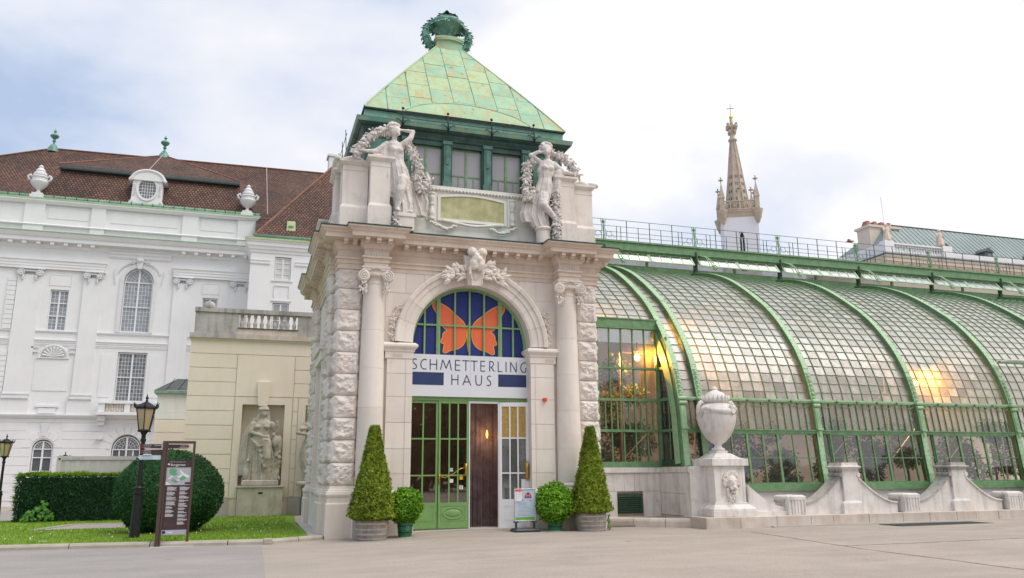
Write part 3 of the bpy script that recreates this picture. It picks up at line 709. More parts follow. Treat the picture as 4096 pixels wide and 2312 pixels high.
# columns
def column(cx):
    c = bpy.data.objects.new('column', None); link(c, pav); c.location = (cx-PC, 21.95-25.8, 0)
    c['label'] = 'plain engaged limestone column with Ionic capital'
    MB().box(-.42, -.42, -.05, .42, .3, .86, 0).frustum((-.42, -.42, .42, .3), .86, (-.39, -.39, .39, .3), .90).box(-.39, -.39, .9, .39, .3, 1.1).build('pedestal', 'limestone', c)
    MB().lathe(0, 0, [(.2, 1.1), (.43, 1.1), (.445, 1.14), (.43, 1.19), (.395, 1.2), (.385, 1.23), (.405, 1.27), (.39, 1.31), (.36, 1.33), (.355, 1.36)], 28).build('base', 'limestone', c, auto=True)
    zz = [1.36, 2.3, 3.35, 4.4, 5.45, 6.72]
    for a, b in zip(zz, zz[1:]):
        ra = .355-.062*((a-1.36)/5.3)**1.5; rb = .355-.062*((b-1.36)/5.3)**1.5
        MB().lathe(0, 0, [(ra-.004, a+.001), (ra, a+.005), (rb, b-.005), (rb-.004, b-.001)], 32).build('drum', 'limestone', c, auto=True)
    m = MB(); m.lathe(0, 0, [(.29, 6.72), (.31, 6.75), (.31, 6.78), (.29, 6.80), (.30, 6.90), (.36, 6.98), (.36, 7.05)], 24)
    m.box(-.37, -.37, 7.10, .37, .2, 7.16); m.box(-.34, -.34, 7.05, .34, .2, 7.10); m.box(-.39, -.39, 7.16, .39, .2, 7.205)
    m.build('capital', 'limestone', c, auto=True)
    rr = random.Random(int(cx*10))
    for s in (-1, 1):
        v = MB(); 
        P = [(s*(.335+.145*(1-st/44)*sin(st*.40)), -.385-.02*st/44, 6.94+.145*(1-st/44)*cos(st*.40)) for st in range(42)]
        v.tube(P, [.026-.010*st/42 for st in range(42)], 6); v.ell((s*.335, -.40, 6.94), .03, 8, 6)
        v.lathe(0, 0, [(.155, 0), (.165, .02), (.165, .10), (.155, .11)], 22)
        n0 = len(v.v)-4*22
        for i in range(n0, len(v.v)):
            x, y, z = v.v[i]; v.v[i] = (s*.335+x, -.27-z, 6.94+y)
        for k in range(26):
            leaf_blade(v, (s*(.33+rr.uniform(-.10, .08)), -.30+rr.uniform(-.05, .08), 6.84-k*.013), (rr.uniform(-.7, .7), -.2, -1), rr.uniform(.07, .12), .055)
        v.build('volute', 'limestone', c, smooth=True)
    g = MB()
    for k in range(30): t = k/29*2-1; g.ell((.24*t, -.37+.06*t*t, 7.02-.05*(1-t*t)+rr.uniform(-.02, .02)), (.035, .04, .05), 6, 4)
    for k in range(9): t = k/8*2-1; g.ell((.11*t, -.39, 7.13+.03*(1-t*t)), (.03, .03, .035), 6, 4)
    g.build('garland', 'limestone_brown', c, smooth=True)
    f = MB()
    for k in range(9): f.box(-.33+k*.0825-.008, -.372, 7.46, -.33+k*.0825+.008, -.34, 7.68)
    for k in range(8): f.box(-.31+k*.0825, -.362, 7.5, -.31+k*.0825+.04, -.345, 7.62)
    f.build('triglyph', 'limestone', c)
    return c
column(3.08); column(mirror(3.08))
# keystone with carved leaves
k_ = MB(); k_.prism_y([(PC-.2, 6.9), (PC+.2, 6.9), (PC+.33, 7.78), (PC-.33, 7.78)], 21.80, 22.1); k_.prism_y([(PC-.12, 6.88), (PC+.12, 6.88), (PC+.2, 7.95), (PC-.2, 7.95)], 21.70, 21.81)
pbuild(k_, 'keystone', 'limestone')
k_ = MB(); k_.ell((PC-.13, 21.62, 7.86), (.15, .13, .13)); k_.ell((PC+.16, 21.62, 7.84), (.16, .13, .14)); k_.ell((PC-.02, 21.57, 7.70), (.10, .10, .11))
k_.ell((PC-.09, 21.60, 7.50), (.13, .12, .20)); k_.ell((PC+.12, 21.60, 7.48), (.14, .12, .21)); k_.ell((PC+.01, 21.6, 7.62), (.2, .13, .12))
k_.tube([(PC-.19, 21.62, 7.42), (PC-.2, 21.6, 7.2), (PC-.12, 21.66, 7.02)], [.05, .045, .02], 8); k_.tube([(PC+.2, 21.62, 7.42), (PC+.19, 21.6, 7.2), (PC+.16, 21.64, 6.88)], [.04, .035, .015], 8)
k_.ell((PC, 21.72, 7.15), (.1, .06, .16))
carve(pbuild(k_, 'carved_mask', 'attic_stone', smooth=True), .018, .05, .12)
for s in (-1, 1):
    m = MB(); rr = random.Random(41+s)
    for k in range(64):
        t = rr.random(); bx = PC+s*(.22+.62*t); bz = 7.20+.10*sin(t*5)+rr.uniform(-.14, .20); a = rr.uniform(-.9, 1.3)
        leaf_blade(m, (bx, 21.80-rr.random()*.06, bz), (s*cos(a), 0, sin(a)), rr.uniform(.16, .30), rr.uniform(.08, .12))
    m.tube([(PC+s*.2, 21.86, 7.2), (PC+s*.5, 21.82, 7.28), (PC+s*.88, 21.85, 7.42)], .025, 6); m.tube([(PC+s*.2, 21.86, 7.15), (PC+s*.5, 21.82, 7.12), (PC+s*.8, 21.85, 7.1)], .02, 6)
    for k in range(5): m.ell((PC+s*rr.uniform(.3, .8), 21.8, rr.uniform(7.1, 7.4)), .03, 6, 4)
    pbuild(m, 'carved_branch', 'limestone', smooth=False, recalc=False)
# ------------------------------------------------------------------ doorway glazing, butterfly and sign
GY = 22.42
tym = bpy.data.objects.new('fanlight', None); link(tym, pav); tym.matrix_parent_inverse = Matrix.Translation(-Vector(pav.location))
def tb(m, name, mat, **k): return m.build(name, mat, tym, **k)
cols = [PC-1.715, PC-1.33, PC-.93, PC-.44, PC, PC+.44, PC+.93, PC+1.33, PC+1.715]
def arcz(x, r=1.70): return 5.2+sqrt(max(0, r*r-(x-PC)**2))
for a, b in zip(cols, cols[1:]):
    for zl, zh in ((4.93, 5.80), (5.80, 9)):
        n = 6; top = []
        for i in range(n+1):
            x = a+(b-a)*i/n; top.append((x, min(zh, arcz(x))))
        if max(t[1] for t in top) <= zl+.01: continue
        P = [(a, zl), (b, zl)]+[(x, max(z, zl)) for x, z in top[::-1]]
        Q = []
        for p in P:
            if not Q or hypot(p[0]-Q[-1][0], p[1]-Q[-1][1]) > 1e-4: Q.append(p)
        if len(Q) > 2: tb(MB().prism_y(Q, GY+.01, GY+.02), 'pane', 'navy')
ring = MB(); vs = []; n = 40
for i in range(n+1):
    a = pi*i/n
    for r_, y_ in ((1.655, GY-.05), (1.745, GY-.05), (1.745, GY+.04), (1.655, GY+.04)): vs.append((PC+r_*cos(a), y_, 5.2+r_*sin(a)))
ring.add(vs, [(i*4+j, i*4+(j+1) % 4, (i+1)*4+(j+1) % 4, (i+1)*4+j) for i in range(n) for j in range(4)])
ring.box(PC-1.745, GY-.05, 4.9, PC-1.655, GY+.04, 5.2); ring.box(PC+1.655, GY-.05, 4.9, PC+1.745, GY+.04, 5.2)
tb(ring, 'arch_frame', 'tympanum_green')
for x in cols[1:-1]:
    wd = .055 if abs(abs(x-PC)-.93) < .01 else .024
    m = MB().box(x-wd, GY-.06, 4.9, x+wd, GY+.005, arcz(x, 1.68))
    if wd > .03: m.box(x-.012, GY-.075, 4.9, x+.012, GY-.06, arcz(x, 1.66))
    tb(m, 'mullion', 'tympanum_green')
tb(MB().box(PC-1.57, GY-.045, 5.775, PC+1.57, GY+.004, 5.825), 'transom', 'tympanum_green')
# butterfly cut from film behind the bars; left wing outline traced in metres from the body
W_ = [(-.10, 5.72), (-.13, 5.83), (-.20, 5.94), (-.42, 6.12), (-.62, 6.31), (-.84, 6.44), (-.99, 6.48), (-1.07, 6.46), (-1.09, 6.38), (-1.05, 6.28), (-.97, 6.14), (-.91, 6.02), (-.90, 5.93), (-.86, 5.83), (-.79, 5.74), (-.64, 5.63), (-.74, 5.56), (-.78, 5.49), (-.775, 5.40), (-.83, 5.31), (-.84, 5.26), (-.78, 5.22), (-.74, 5.24), (-.73, 5.18), (-.76, 5.02), (-.76, 4.965), (-.72, 4.94), (-.66, 4.955), (-.58, 5.02), (-.40, 5.055), (-.25, 5.13), (-.15, 5.25), (-.095, 5.42), (-.085, 5.60)]
def closed_smooth(P, it=2):
    for _ in range(it):
        Q = []
        for i in range(len(P)):
            a, b = P[i], P[(i+1) % len(P)]; Q += [(a[0]*.75+b[0]*.25, a[1]*.75+b[1]*.25), (a[0]*.25+b[0]*.75, a[1]*.25+b[1]*.75)]
        P = Q
    return P
bf = bpy.data.objects.new('butterfly', None); link(bf, tym)
def grow(P, d):
    out = []; n = len(P); ar = sum(P[i][0]*P[(i+1) % n][1]-P[(i+1) % n][0]*P[i][1] for i in range(n)); sg = 1 if ar > 0 else -1
    for i in range(n):
        a, b = Vector(P[i-1]), Vector(P[(i+1) % n]); t = (b-a); t.normalize(); out.append((P[i][0]+t.y*d*sg, P[i][1]-t.x*d*sg))
    return out
for s in (-1, 1):
    W = closed_smooth(W_)
    for nm, P, y in (('wing_edge', grow(W, .022), GY+.006), ('wing', W, GY+.002)):
        Q = [(PC+(x if s > 0 else -x), 6.48-(6.48-z)*.955) for x, z in P]
        if s < 0: Q = Q[::-1]
        tb(MB().prism_y(Q, y, y+.002), nm, 'butterfly_yellow' if nm == 'wing_edge' else 'butterfly_orange')
bpy.data.objects.remove(bf)
tb(MB().prism_y([(PC-.015+.055*cos(t*pi/8), 5.48+.44*sin(t*pi/8)) for t in range(16)], GY-.001, GY+.002), 'butterfly_body', 'butterfly_yellow')
# sign board
sg = thing('name_board', 'white board with navy lettering SCHMETTERLING HAUS over the doorway', 'sign', (PC, 22.33, 3.72))
def sb(m, name, mat, **k): return pbuild(m, name, mat, sg, **k)
sb(MB().box(4.205, 22.31, 3.74, 5.955, 22.335, 4.93), 'board_half', 'sign_white'); sb(MB().box(5.961, 22.31, 3.74, 7.70, 22.335, 4.93), 'board_half', 'sign_white')
sb(MB().box(4.26, 22.306, 4.06, 5.18, 22.312, 4.42), 'navy_bar', 'navy_text'); sb(MB().box(6.80, 22.306, 4.06, 7.66, 22.312, 4.42), 'navy_bar', 'navy_text')
GL = {  # strokes in a unit box, humanist capitals
 'S': [[(.85, .95), (.6, 1), (.3, .97), (.12, .82), (.2, .64), (.5, .52), (.8, .38), (.88, .2), (.7, .04), (.4, 0), (.05, .03)]],
 'C': [[(.95, .96), (.65, 1), (.3, .88), (.1, .6), (.1, .38), (.3, .1), (.6, 0), (.95, .03)]],
 'H': [[(.08, 0), (.08, 1)], [(.92, 0), (.92, 1)], [(.08, .52), (.92, .52)]],
 'M': [[(0, 0), (.2, 1), (.52, .15), (.82, 1), (1, 0)]],
 'E': [[(.9, 1), (.1, 1), (.1, 0), (.92, 0)], [(.1, .52), (.88, .52)]],
 'T': [[(.02, .99), (.98, .99)], [(.5, 0), (.5, 1)]],
 'R': [[(.1, 0), (.1, 1), (.45, 1), (.72, .9), (.78, .72), (.62, .5), (.32, .42), (.95, 0)]],
 'L': [[(.1, 1), (.1, 0), (.85, .01)]], 'I': [[(.5, 0), (.5, 1)]],
 'N': [[(.08, 0), (.08, 1), (.92, 0), (.92, 1)]],
 'G': [[(.92, .97), (.6, 1), (.25, .86), (.08, .55), (.12, .25), (.35, .03), (.65, 0), (.92, .05), (.92, .46)]],
 'A': [[(0, 0), (.48, 1), (1, 0)], [(.15, .32), (.84, .32)]],
 'U': [[(.08, 1), (.08, .35), (.2, .07), (.5, 0), (.8, .07), (.92, .35), (.92, 1)]]}
def stroke(m, P, w, y):
    for i, (a, b) in enumerate(zip(P, P[1:])):
        d = Vector((b[0]-a[0], b[1]-a[1])); 
        if d.length < 1e-6: continue
        d.normalize(); nn = Vector((-d.y, d.x))*w/2; e = d*w*.22
        a_ = (a[0]-e.x, a[1]-e.y); b_ = (b[0]+e.x, b[1]+e.y); yy = y+.0004*(i % 2)
        m.prism_y([(a_[0]-nn.x, a_[1]-nn.y), (b_[0]-nn.x, b_[1]-nn.y), (b_[0]+nn.x, b_[1]+nn.y), (a_[0]+nn.x, a_[1]+nn.y)], yy, 22.3115)
LT = [('S', 4.262, .15), ('C', 4.495, .185), ('H', 4.765, .225), ('M', 5.085, .315), ('E', 5.505, .16), ('T', 5.72, .215), ('T', 5.975, .20), ('E', 6.26, .15), ('R', 6.525, .17), ('L', 6.785, .15), ('I', 6.965, .15), ('N', 7.165, .205), ('G', 7.475, .19)]
for row, z0, h in ((LT, 4.50, .285), ([('H', 5.40, .215), ('A', 5.745, .23), ('U', 6.11, .205), ('S', 6.455, .14)], 4.085, .28)):
    for ch, x0, wd in row:
        m = MB()
        for st in GL[ch]:
            P = [(x0+u*wd, z0+v*h) for u, v in st]
            if ch in 'SCGU' or (ch == 'R'):
                Q = P
                if ch != 'R':
                    Q = [P[0]]
                    for a, b in zip(P, P[1:]): Q += [(a[0]*.75+b[0]*.25, a[1]*.75+b[1]*.25), (a[0]*.25+b[0]*.75, a[1]*.25+b[1]*.75)]
                    Q.append(P[-1])
                P = Q
            stroke(m, P, .027, 22.305)
        sb(m, 'letter_'+ch.lower(), 'navy_text')
# ------------------------------------------------------------------ doors
DZ = .14
dr = bpy.data.objects.new('door_screen', None); link(dr, pav); dr.matrix_parent_inverse = Matrix.Translation(-Vector(pav.location)); dr['label'] = 'green glazed door screen of two riveted leaves'
def db(m, name, mat, **k): return m.build(name, mat, dr, **k)
db(MB().box(4.205, 22.38, 3.64, 7.70, 22.5, 3.76), 'head_rail', 'door_green')
db(MB().box(7.66, 22.36, 3.70, 7.71, 22.5, 5.0), 'side_rail', 'door_green')
def leaf(x0, x1, n, oval, y=22.40):
    y1 = y+.05; fr = .055; zb = .84
    m = MB().box(x0, y, DZ, x0+fr, y1, 3.64).box(x1-fr, y, DZ, x1, y1, 3.64).box(x0+fr, y, 3.56, x1-fr, y1, 3.64).box(x0+fr, y, DZ, x1-fr, y1, zb)
    for k in range(10):
        for xx in (x0+.02, x1-.02): m.ell((xx, y-.001, DZ+.06+k*.07), .007, 5, 3)
    for k in range(8): m.ell((x0+.1+k*(x1-x0-.2)/7, y-.001, DZ+.13), .008, 5, 3)
    m.box(x0+.02, y-.012, DZ+.02, x1-.02, y+.001, DZ+.05)
    db(m, 'door_leaf', 'door_green')
    p = MB(); cx, cz = (x0+x1)/2, DZ+.41
    if oval:
        vs = []; n_ = 28
        for i in range(n_):
            a = 2*pi*i/n_
            for rx, rz_, yy in ((.30, .165, y-.001), (.29, .155, y-.016), (.275, .142, y-.016), (.262, .13, y-.002)): vs.append((cx+rx*cos(a), yy, cz+rz_*sin(a)))
        p.add(vs, [(i*4+j, ((i+1) % n_)*4+j, ((i+1) % n_)*4+j+1, i*4+j+1) for i in range(n_) for j in range(3)])
        p.ell((cx, y+.02, cz), (.25, .045, .12), 20, 10)
    p.box(x0+.09, y-.008, cz-.20, x1-.09, y+.001, cz-.185); p.box(x0+.09, y-.008, cz+.19, x1-.09, y+.001, cz+.205); p.box(x0+.09, y-.008, cz-.185, x0+.105, y+.001, cz+.19); p.box(x1-.105, y-.008, cz-.185, x1-.09, y+.001, cz+.19)
    db(p, 'moulded_panel', 'door_green', auto=True)
    for k in range(1, n):
        x = x0+fr+(x1-x0-2*fr)*k/n; db(MB().box(x-.02, y+.005, zb, x+.02, y1-.005, 3.56), 'glazing_bar', 'door_green')
    for z in (1.57, 2.57): db(MB().box(x0+fr, y+.008, z-.02, x1-fr, y1-.008, z+.02), 'glazing_bar', 'door_green')
    for k in range(n):
        xa = x0+fr+(x1-x0-2*fr)*k/n+.02*(k > 0); xb = x0+fr+(x1-x0-2*fr)*(k+1)/n-.02*(k < n-1)
        for za, zc in ((zb, 1.55), (1.59, 2.55), (2.59, 3.56)):
            db(MB().box(xa, y+.024, za, xb, y+.028, zc), 'pane', 'door_glass')
leaf(4.215, 5.06, 2, False, 22.42); leaf(5.08, 5.945, 3, True, 22.39)
db(MB().tube([(5.11, 22.34, 1.56), (5.24, 22.28, 1.50), (5.45, 22.22, 1.60), (5.66, 22.26, 1.74), (5.84, 22.3, 1.79)], .012, 6).lathe(5.86, 22.34, [(.03, 1.55), (.045, 1.6), (.03, 1.68), (.05, 1.78), (.03, 1.86), (.01, 1.9)], 8).box(5.09, 22.345, 1.36, 5.13, 22.39, 1.60), 'brass_handle', 'brass', smooth=True)
db(MB().box(5.955, 22.39, DZ, 5.985, 22.47, 3.64).box(5.985, 22.40, 3.58, 6.84, 22.47, 3.64).box(6.825, 22.40, DZ, 6.855, 22.47, 3.58), 'inner_frame', 'white_paint')
for x, z, c in ((5.45, 1.72, 'poster_blue'), (5.46, 1.42, 'white_litter'), (5.74, 1.50, 'butterfly_yellow'), (5.74, 1.24, 'white_litter')): db(MB().box(x-.05, 22.408, z-.05, x+.05, 22.411, z+.05), 'sticker', c)
db(MB().box(5.725, 22.405, 1.20, 5.755, 22.407, 1.28), 'sticker', 'poster_red')
# open white door leaf
wd_ = bpy.data.objects.new('open_door_leaf', None); link(wd_, pav); wd_.location = (6.86-PC, 22.40-25.8, 0); wd_.rotation_euler = (0, 0, radians(-11)); wd_['label'] = 'white glazed door leaf standing open'
def wb(m, name, mat, **k): return m.build(name, mat, wd_, **k)
wW = .845; zb = .90
wb(MB().box(0, 0, DZ, .07, .05, 3.62).box(wW-.08, 0, DZ, wW, .05, 3.62).box(.07, 0, 3.50, wW-.08, .05, 3.62).box(.07, 0, DZ, wW-.08, .05, zb), 'frame', 'white_paint')
wb(MB().box(.14, -.008, .34, wW-.15, .001, .36).box(.14, -.008, .72, wW-.15, .001, .74).box(.14, -.008, .36, .155, .001, .72).box(wW-.165, -.008, .36, wW-.15, .001, .72), 'panel_moulding', 'white_paint')
for k in (1, 2): x = .07+(wW-.15)*k/3; wb(MB().box(x-.02, .005, zb, x+.02, .045, 3.5), 'glazing_bar', 'white_paint')
for z in (1.62, 2.60): wb(MB().box(.07, .008, z-.02, wW-.08, .042, z+.02), 'glazing_bar', 'white_paint')
for k in range(3):
    xa = .07+(wW-.15)*k/3+.02*(k > 0); xb = .07+(wW-.15)*(k+1)/3-.02*(k < 2)
    for za, zc, mm in ((zb, 1.60, 'pale_pane'), (1.64, 2.58, 'pale_pane'), (2.62, 3.5, 'amber_board')): wb(MB().box(xa, .024, za, xb, .03, zc), 'pane', mm)
wb(MB().lathe(wW-.06, -.05, [(.02, 1.42), (.055, 1.5), (.045, 1.66), (.06, 1.82), (.02, 1.95)], 10), 'brass_handle', 'brass', smooth=True)
wb(MB().box(.62, -.006, 1.05, .84, -.002, 1.45), 'notice', 'white_litter')
# lobby behind the door
lob = bpy.data.objects.new('lobby', None); link(lob, pav); lob.matrix_parent_inverse = Matrix.Translation(-Vector(pav.location))
MB().box(2.5, 29.1, 0, 9.4, 29.2, 8.0).box(2.5, 22.9, 7.0, 9.4, 29.1, 7.1).build('back_wall', 'interior_warm', lob)
MB().box(2.5, 22.95, .0, 9.4, 29.1, .12).build('floor', 'interior_floor', lob)
cu = MB(); n = 60
vs = []
for i in range(n+1):
    x = 5.99+1.3*i/n; y = 22.95+.022*sin(i*.9)+.015*sin(i*.37+1)
    for z in (.13, 3.6): vs.append((x+.02*sin(i*.9)*(1 if z < 1 else .2), y, z))
cu.add(vs, [(2*i, 2*i+2, 2*i+3, 2*i+1) for i in range(n)])
MBc = cu.build('strip_curtain', 'curtain_pvc', lob, recalc=False)
m = MB().box(6.25, 24.2, .12, 6.8, 24.9, 1.9).box(6.2, 24.1, 2.0, 6.75, 24.4, 2.35); m.build('ticket_desk', 'dark_interior', lob)
m = MB().obox((6.5, 23.3, 2.58), (7.2, 23.3, 2.58), .03, .03).lathe(6.55, 23.3, [(.0, 2.5), (.1, 2.56), (.0, 2.66)], 8); 
lg = MB().ell((6.73, 23.25, 2.75), (.035, .035, .12), 8, 6).build('wall_lamp', 'lamp_glow', lob)
pl = bpy.data.lights.new('lobby_light', 'POINT'); pl.energy = 22; pl.color = (1, .55, .28); pl.shadow_soft_size = .08
po = bpy.data.objects.new('lobby_light', pl); link(po, lob); po.location = (6.70, 23.35, 2.7)
pl = bpy.data.lights.new('lobby_light', 'POINT'); pl.energy = 60; pl.color = (1, .82, .70); pl.shadow_soft_size = .2  # back light inside the lobby, without a lamp body
po = bpy.data.objects.new('lobby_light', pl); link(po, lob); po.location = (4.6, 26.2, 4.2)
# red alarm box
al = MB().box(8.04, 21.88, 3.63, 8.14, 21.968, 3.73).build('alarm_box', 'alarm_red', bev=.008); tag(al, 'small red alarm box on the pale pilaster right of the door', 'alarm')
# ------------------------------------------------------------------ attic storey
def attic_block(x0, y0, x1, y1, top, name='attic_pedestal', cap=True):
    m = MB(); g = 8.29
    m.box(x0-.05, y0-.05, g, x1+.05, y1+.05, 8.98); m.frustum((x0-.05, y0-.05, x1+.05, y1+.05), 8.98, (x0, y0, x1, y1), 9.08)
    m.box(x0, y0, 9.08, x1, y1, top-.30)
    m.box(x0-.012, y0-.012, top-.30, x1+.012, y1+.012, top-.27); m.frustum((x0, y0, x1, y1), top-.27, (x0, y0, x1, y1), top-.14)
    m.frustum((x0-.02, y0-.02, x1+.02, y1+.02), top-.14, (x0-.09, y0-.09, x1+.09, y1+.09), top-.07); m.box(x0-.10, y0-.10, top-.07, x1+.10, y1+.10, top)
    pbuild(m, name, 'attic_stone')
for sx in (0, 1):
    X = (lambda a, b: (mirror(b), mirror(a))) if sx else (lambda a, b: (a, b))
    a, b = X(2.10, 2.82); attic_block(a, 22.0, b, 22.7, 10.40)
    a, b = X(2.84, 3.40); attic_block(a, 21.66, b, 22.5, 10.48)
    a, b = X(2.84, 3.40); pbuild(MB().frustum((a, 21.66, b, 22.4), 10.48, (a+.12, 21.8, b-.12, 22.3), 10.66), 'pedestal_top', 'attic_stone')
    a, b = X(1.98, 2.5); attic_block(a, 22.78, b, 23.7, 10.40); attic_block(a, 27.9, b, 28.9, 10.40)
    a, b = X(2.12, 2.5); attic_block(a, 29.0, b, 29.6, 10.40)
    a, b = X(2.15, 2.4); pbuild(MB().box(a, 22.5, 8.29, b, 29.5, 9.75).box(a-.04, 23.7, 9.75, b+.04, 27.9, 9.86), 'attic_wall', 'attic_stone')
    # weathered scroll lying on the corner block
    m = MB(); rr = random.Random(4+sx); c0 = 2.42 if not sx else mirror(2.42)
    for k in range(26):
        t = k/25; m.ell((c0-.38+.76*t, 22.3, 10.44+.13*sin(pi*t)), (rr.uniform(.05, .10), .16, rr.uniform(.05, .10)), 7, 5)
    carve(pbuild(m, 'carved_scroll', 'statue_stone', smooth=True), .03, .05, .12)
    m = MB()
    for k in range(30):
        t = k/29; m.ell((1.96 if not sx else mirror(1.96), 22.0+1.6*t, 10.43+.22*sin(pi*t)), (.09, rr.uniform(.06, .1), rr.uniform(.06, .1)), 7, 5)
    carve(pbuild(m, 'carved_scroll', 'statue_stone', smooth=True), .03, .05, .12)
m = MB().box(3.4, 22.12, 8.29, 8.5, 22.5, 9.90).box(3.4, 22.06, 9.84, 8.5, 22.55, 9.93).box(3.4, 22.08, 8.29, 8.5, 22.12, 8.55)
pbuild(m, 'attic_wall', 'stained_stone')
# inscription tablet with curved head and frame
def curved(x0, x1, z0, z1, rise, n=14): return [(x0, z0), (x1, z0)]+[(x1-(x1-x0)*i/n, z1+rise*sin(pi*i/n)) for i in range(n+1)]
pbuild(MB().prism_y(curved(4.97, 6.93, 8.94, 9.58, .10), 22.095, 22.13), 'moss_tablet', 'moss_panel')
fr = MB()
O, I = curved(4.88, 7.02, 8.86, 9.63, .13), curved(4.97, 6.93, 8.94, 9.58, .10)
n = len(O); fr.add([(x, 22.07, z) for x, z in O]+[(x, 22.07, z) for x, z in I]+[(x, 22.13, z) for x, z in O]+[(x, 22.13, z) for x, z in I],
    [(i, (i+1) % n, (i+1) % n+n, i+n) for i in range(n)]+[(i+2*n, (i+1) % n+2*n, (i+1) % n, i) for i in range(n)]+[(i+n, (i+1) % n+n, (i+1) % n+3*n, i+3*n) for i in range(n)])
pbuild(fr, 'tablet_frame', 'stained_stone')
m = MB().tube([(5.0+1.9*k/20, 22.02, 8.80+.05*cos(2*pi*k/20)) for k in range(21)], .045, 8); rr = random.Random(8)
for s in (-1, 1):
    for k in range(22): t = k/21; m.ell((PC+s*(.55+.75*t), 22.0, 8.70-.10*sin(t*4)+rr.uniform(-.02, .03)), (rr.uniform(.04, .08), .05, rr.uniform(.03, .06)), 7, 5)
pbuild(m, 'ribbon_carving', 'stained_stone', smooth=True)
for x in (4.70, 7.20):
    pbuild(MB().box(x-.16, 22.09, 8.84, x+.16, 22.13, 9.74), 'niche_panel', 'stained_stone')
    pbuild(MB().lathe(x, 22.09, [(.10, 8.88), (.10, 8.94), (.06, 8.97), (.095, 9.03), (.10, 9.1), (.06, 9.22), (.05, 9.30), (.09, 9.34), (.05, 9.38), (.095, 9.48), (.10, 9.56), (.06, 9.62), (.10, 9.66), (.10, 9.70)], 16), 'baluster_relief', 'stained_stone', auto=True)
m = MB()
for k in range(30):
    x = 4.45+k*.104; m.ell((x, 22.05, 9.80+.0), (.035, .03, .035), 6, 4); m.tube([(x, 22.055, 9.83), (x+.05, 22.055, 9.84), (x+.09, 22.055, 9.79)], .012, 5)
pbuild(m, 'wave_scroll_frieze', 'stained_stone', smooth=True)
pbuild(MB().box(2.5, 22.5, 9.7, 9.4, 29.4, 9.9), 'terrace', 'copper_dark')
# ------------------------------------------------------------------ copper lantern
LX0, LX1, LY0, LY1 = 2.78, 9.12, 22.78, 28.82
m = MB(); xs_ = [(LX0, 4.19), (5.16, 5.47), (6.43, 6.77), (7.73, LX1)]
for a, b in xs_: m.box(a, LY0, 10.20, b, LY0+.3, 11.50)
m.box(LX0, LY0, 11.50, LX1, LY0+.3, 11.9).box(LX0, LY0, 9.9, LX1, LY0+.3, 10.20)
m.box(LX0, LY0+.3, 9.9, LX0+.3, LY1, 11.9).box(LX1-.3, LY0+.3, 9.9, LX1, LY1, 11.9).box(LX0+.3, LY1-.3, 9.9, LX1-.3, LY1, 11.9).box(LX0+.3, LY0+.3, 11.7, LX1-.3, LY1-.3, 11.75)
pbuild(m, 'lantern_wall', 'copper_dark')
for a, b in ((4.19, 5.16), (5.47, 6.43), (6.77, 7.73)):
    c = bpy.data.objects.new('window', None); link(c, pav); c.matrix_parent_inverse = Matrix.Translation(-Vector(pav.location))
    y = LY0+.12; mid = (a+b)/2
    MB().box(a, y, 10.2, a+.03, y+.05, 11.5).box(b-.03, y, 10.2, b, y+.05, 11.5).box(a, y, 11.46, b, y+.05, 11.5).box(a, y, 10.2, b, y+.05, 10.24).box(mid-.03, y-.01, 10.24, mid+.03, y+.04, 11.46).box(a+.03, y, 10.60, b-.03, y+.04, 10.64).box((a+mid)/2-.012, y, 10.24, (a+mid)/2+.012, y+.04, 10.6).box((b+mid)/2-.012, y, 10.24, (b+mid)/2+.012, y+.04, 10.6).build('frame', 'green_paint', c)
    for p, q, z0, z1 in ((a+.03, mid-.03, 10.64, 11.46), (mid+.03, b-.03, 10.64, 11.46), (a+.03, (a+mid)/2-.012, 10.24, 10.6), ((a+mid)/2+.012, mid-.03, 10.24, 10.6), (mid+.03, (b+mid)/2-.012, 10.24, 10.6), ((b+mid)/2+.012, b-.03, 10.24, 10.6)):
        MB().box(p, y+.02, z0, q, y+.03, z1).build('pane', 'window_glass_grey', c)
for x in (4.03, 5.315, 6.60, 7.88):    # pilaster strips
    pbuild(MB().box(x-.11, LY0-.05, 10.05, x+.11, LY0, 11.6).box(x-.15, LY0-.08, 10.05, x+.15, LY0, 10.35).box(x-.05, LY0-.08, 10.9, x+.05, LY0-.05, 11.5).box(x-.15, LY0-.09, 11.55, x+.15, LY0, 11.66), 'copper_pilaster', 'patina_dark')
for x0, x1 in ((2.9, 3.8), (8.12, 9.0)):
    pbuild(MB().box(x0, LY0-.03, 10.3, x1, LY0, 11.5), 'copper_panel', 'patina_dark')
sq = lambda i: [(LX0-i, LY1+i), (LX0-i, LY0-i), (LX1+i, LY0-i), (LX1+i, LY1+i)]
pbuild(MB().sweep(sq(0), [(-.1, 11.66), (.04, 11.66), (.06, 11.72), (.10, 11.78), (.12, 11.84), (-.1, 11.86)], True), 'lantern_cornice', 'copper_dark')
pbuild(MB().sweep(sq(0), [(-.05, 11.84), (.14, 11.845), (.21, 11.88), (.255, 11.93), (-.05, 11.95)], True), 'gutter_cove', 'copper_dark')
pbuild(MB().sweep(sq(0), [(-.05, 11.952), (.258, 11.935), (.275, 11.99), (.285, 12.04), (.30, 12.07), (.22, 12.07), (.12, 12.03), (-.05, 12.03)], True), 'gutter', 'gutter_copper')
pbuild(MB().sweep(sq(0), [(-.1, 12.04), (.04, 12.04), (.04, 12.40), (-.1, 12.40)], True), 'roof_curb', 'patina_mid')
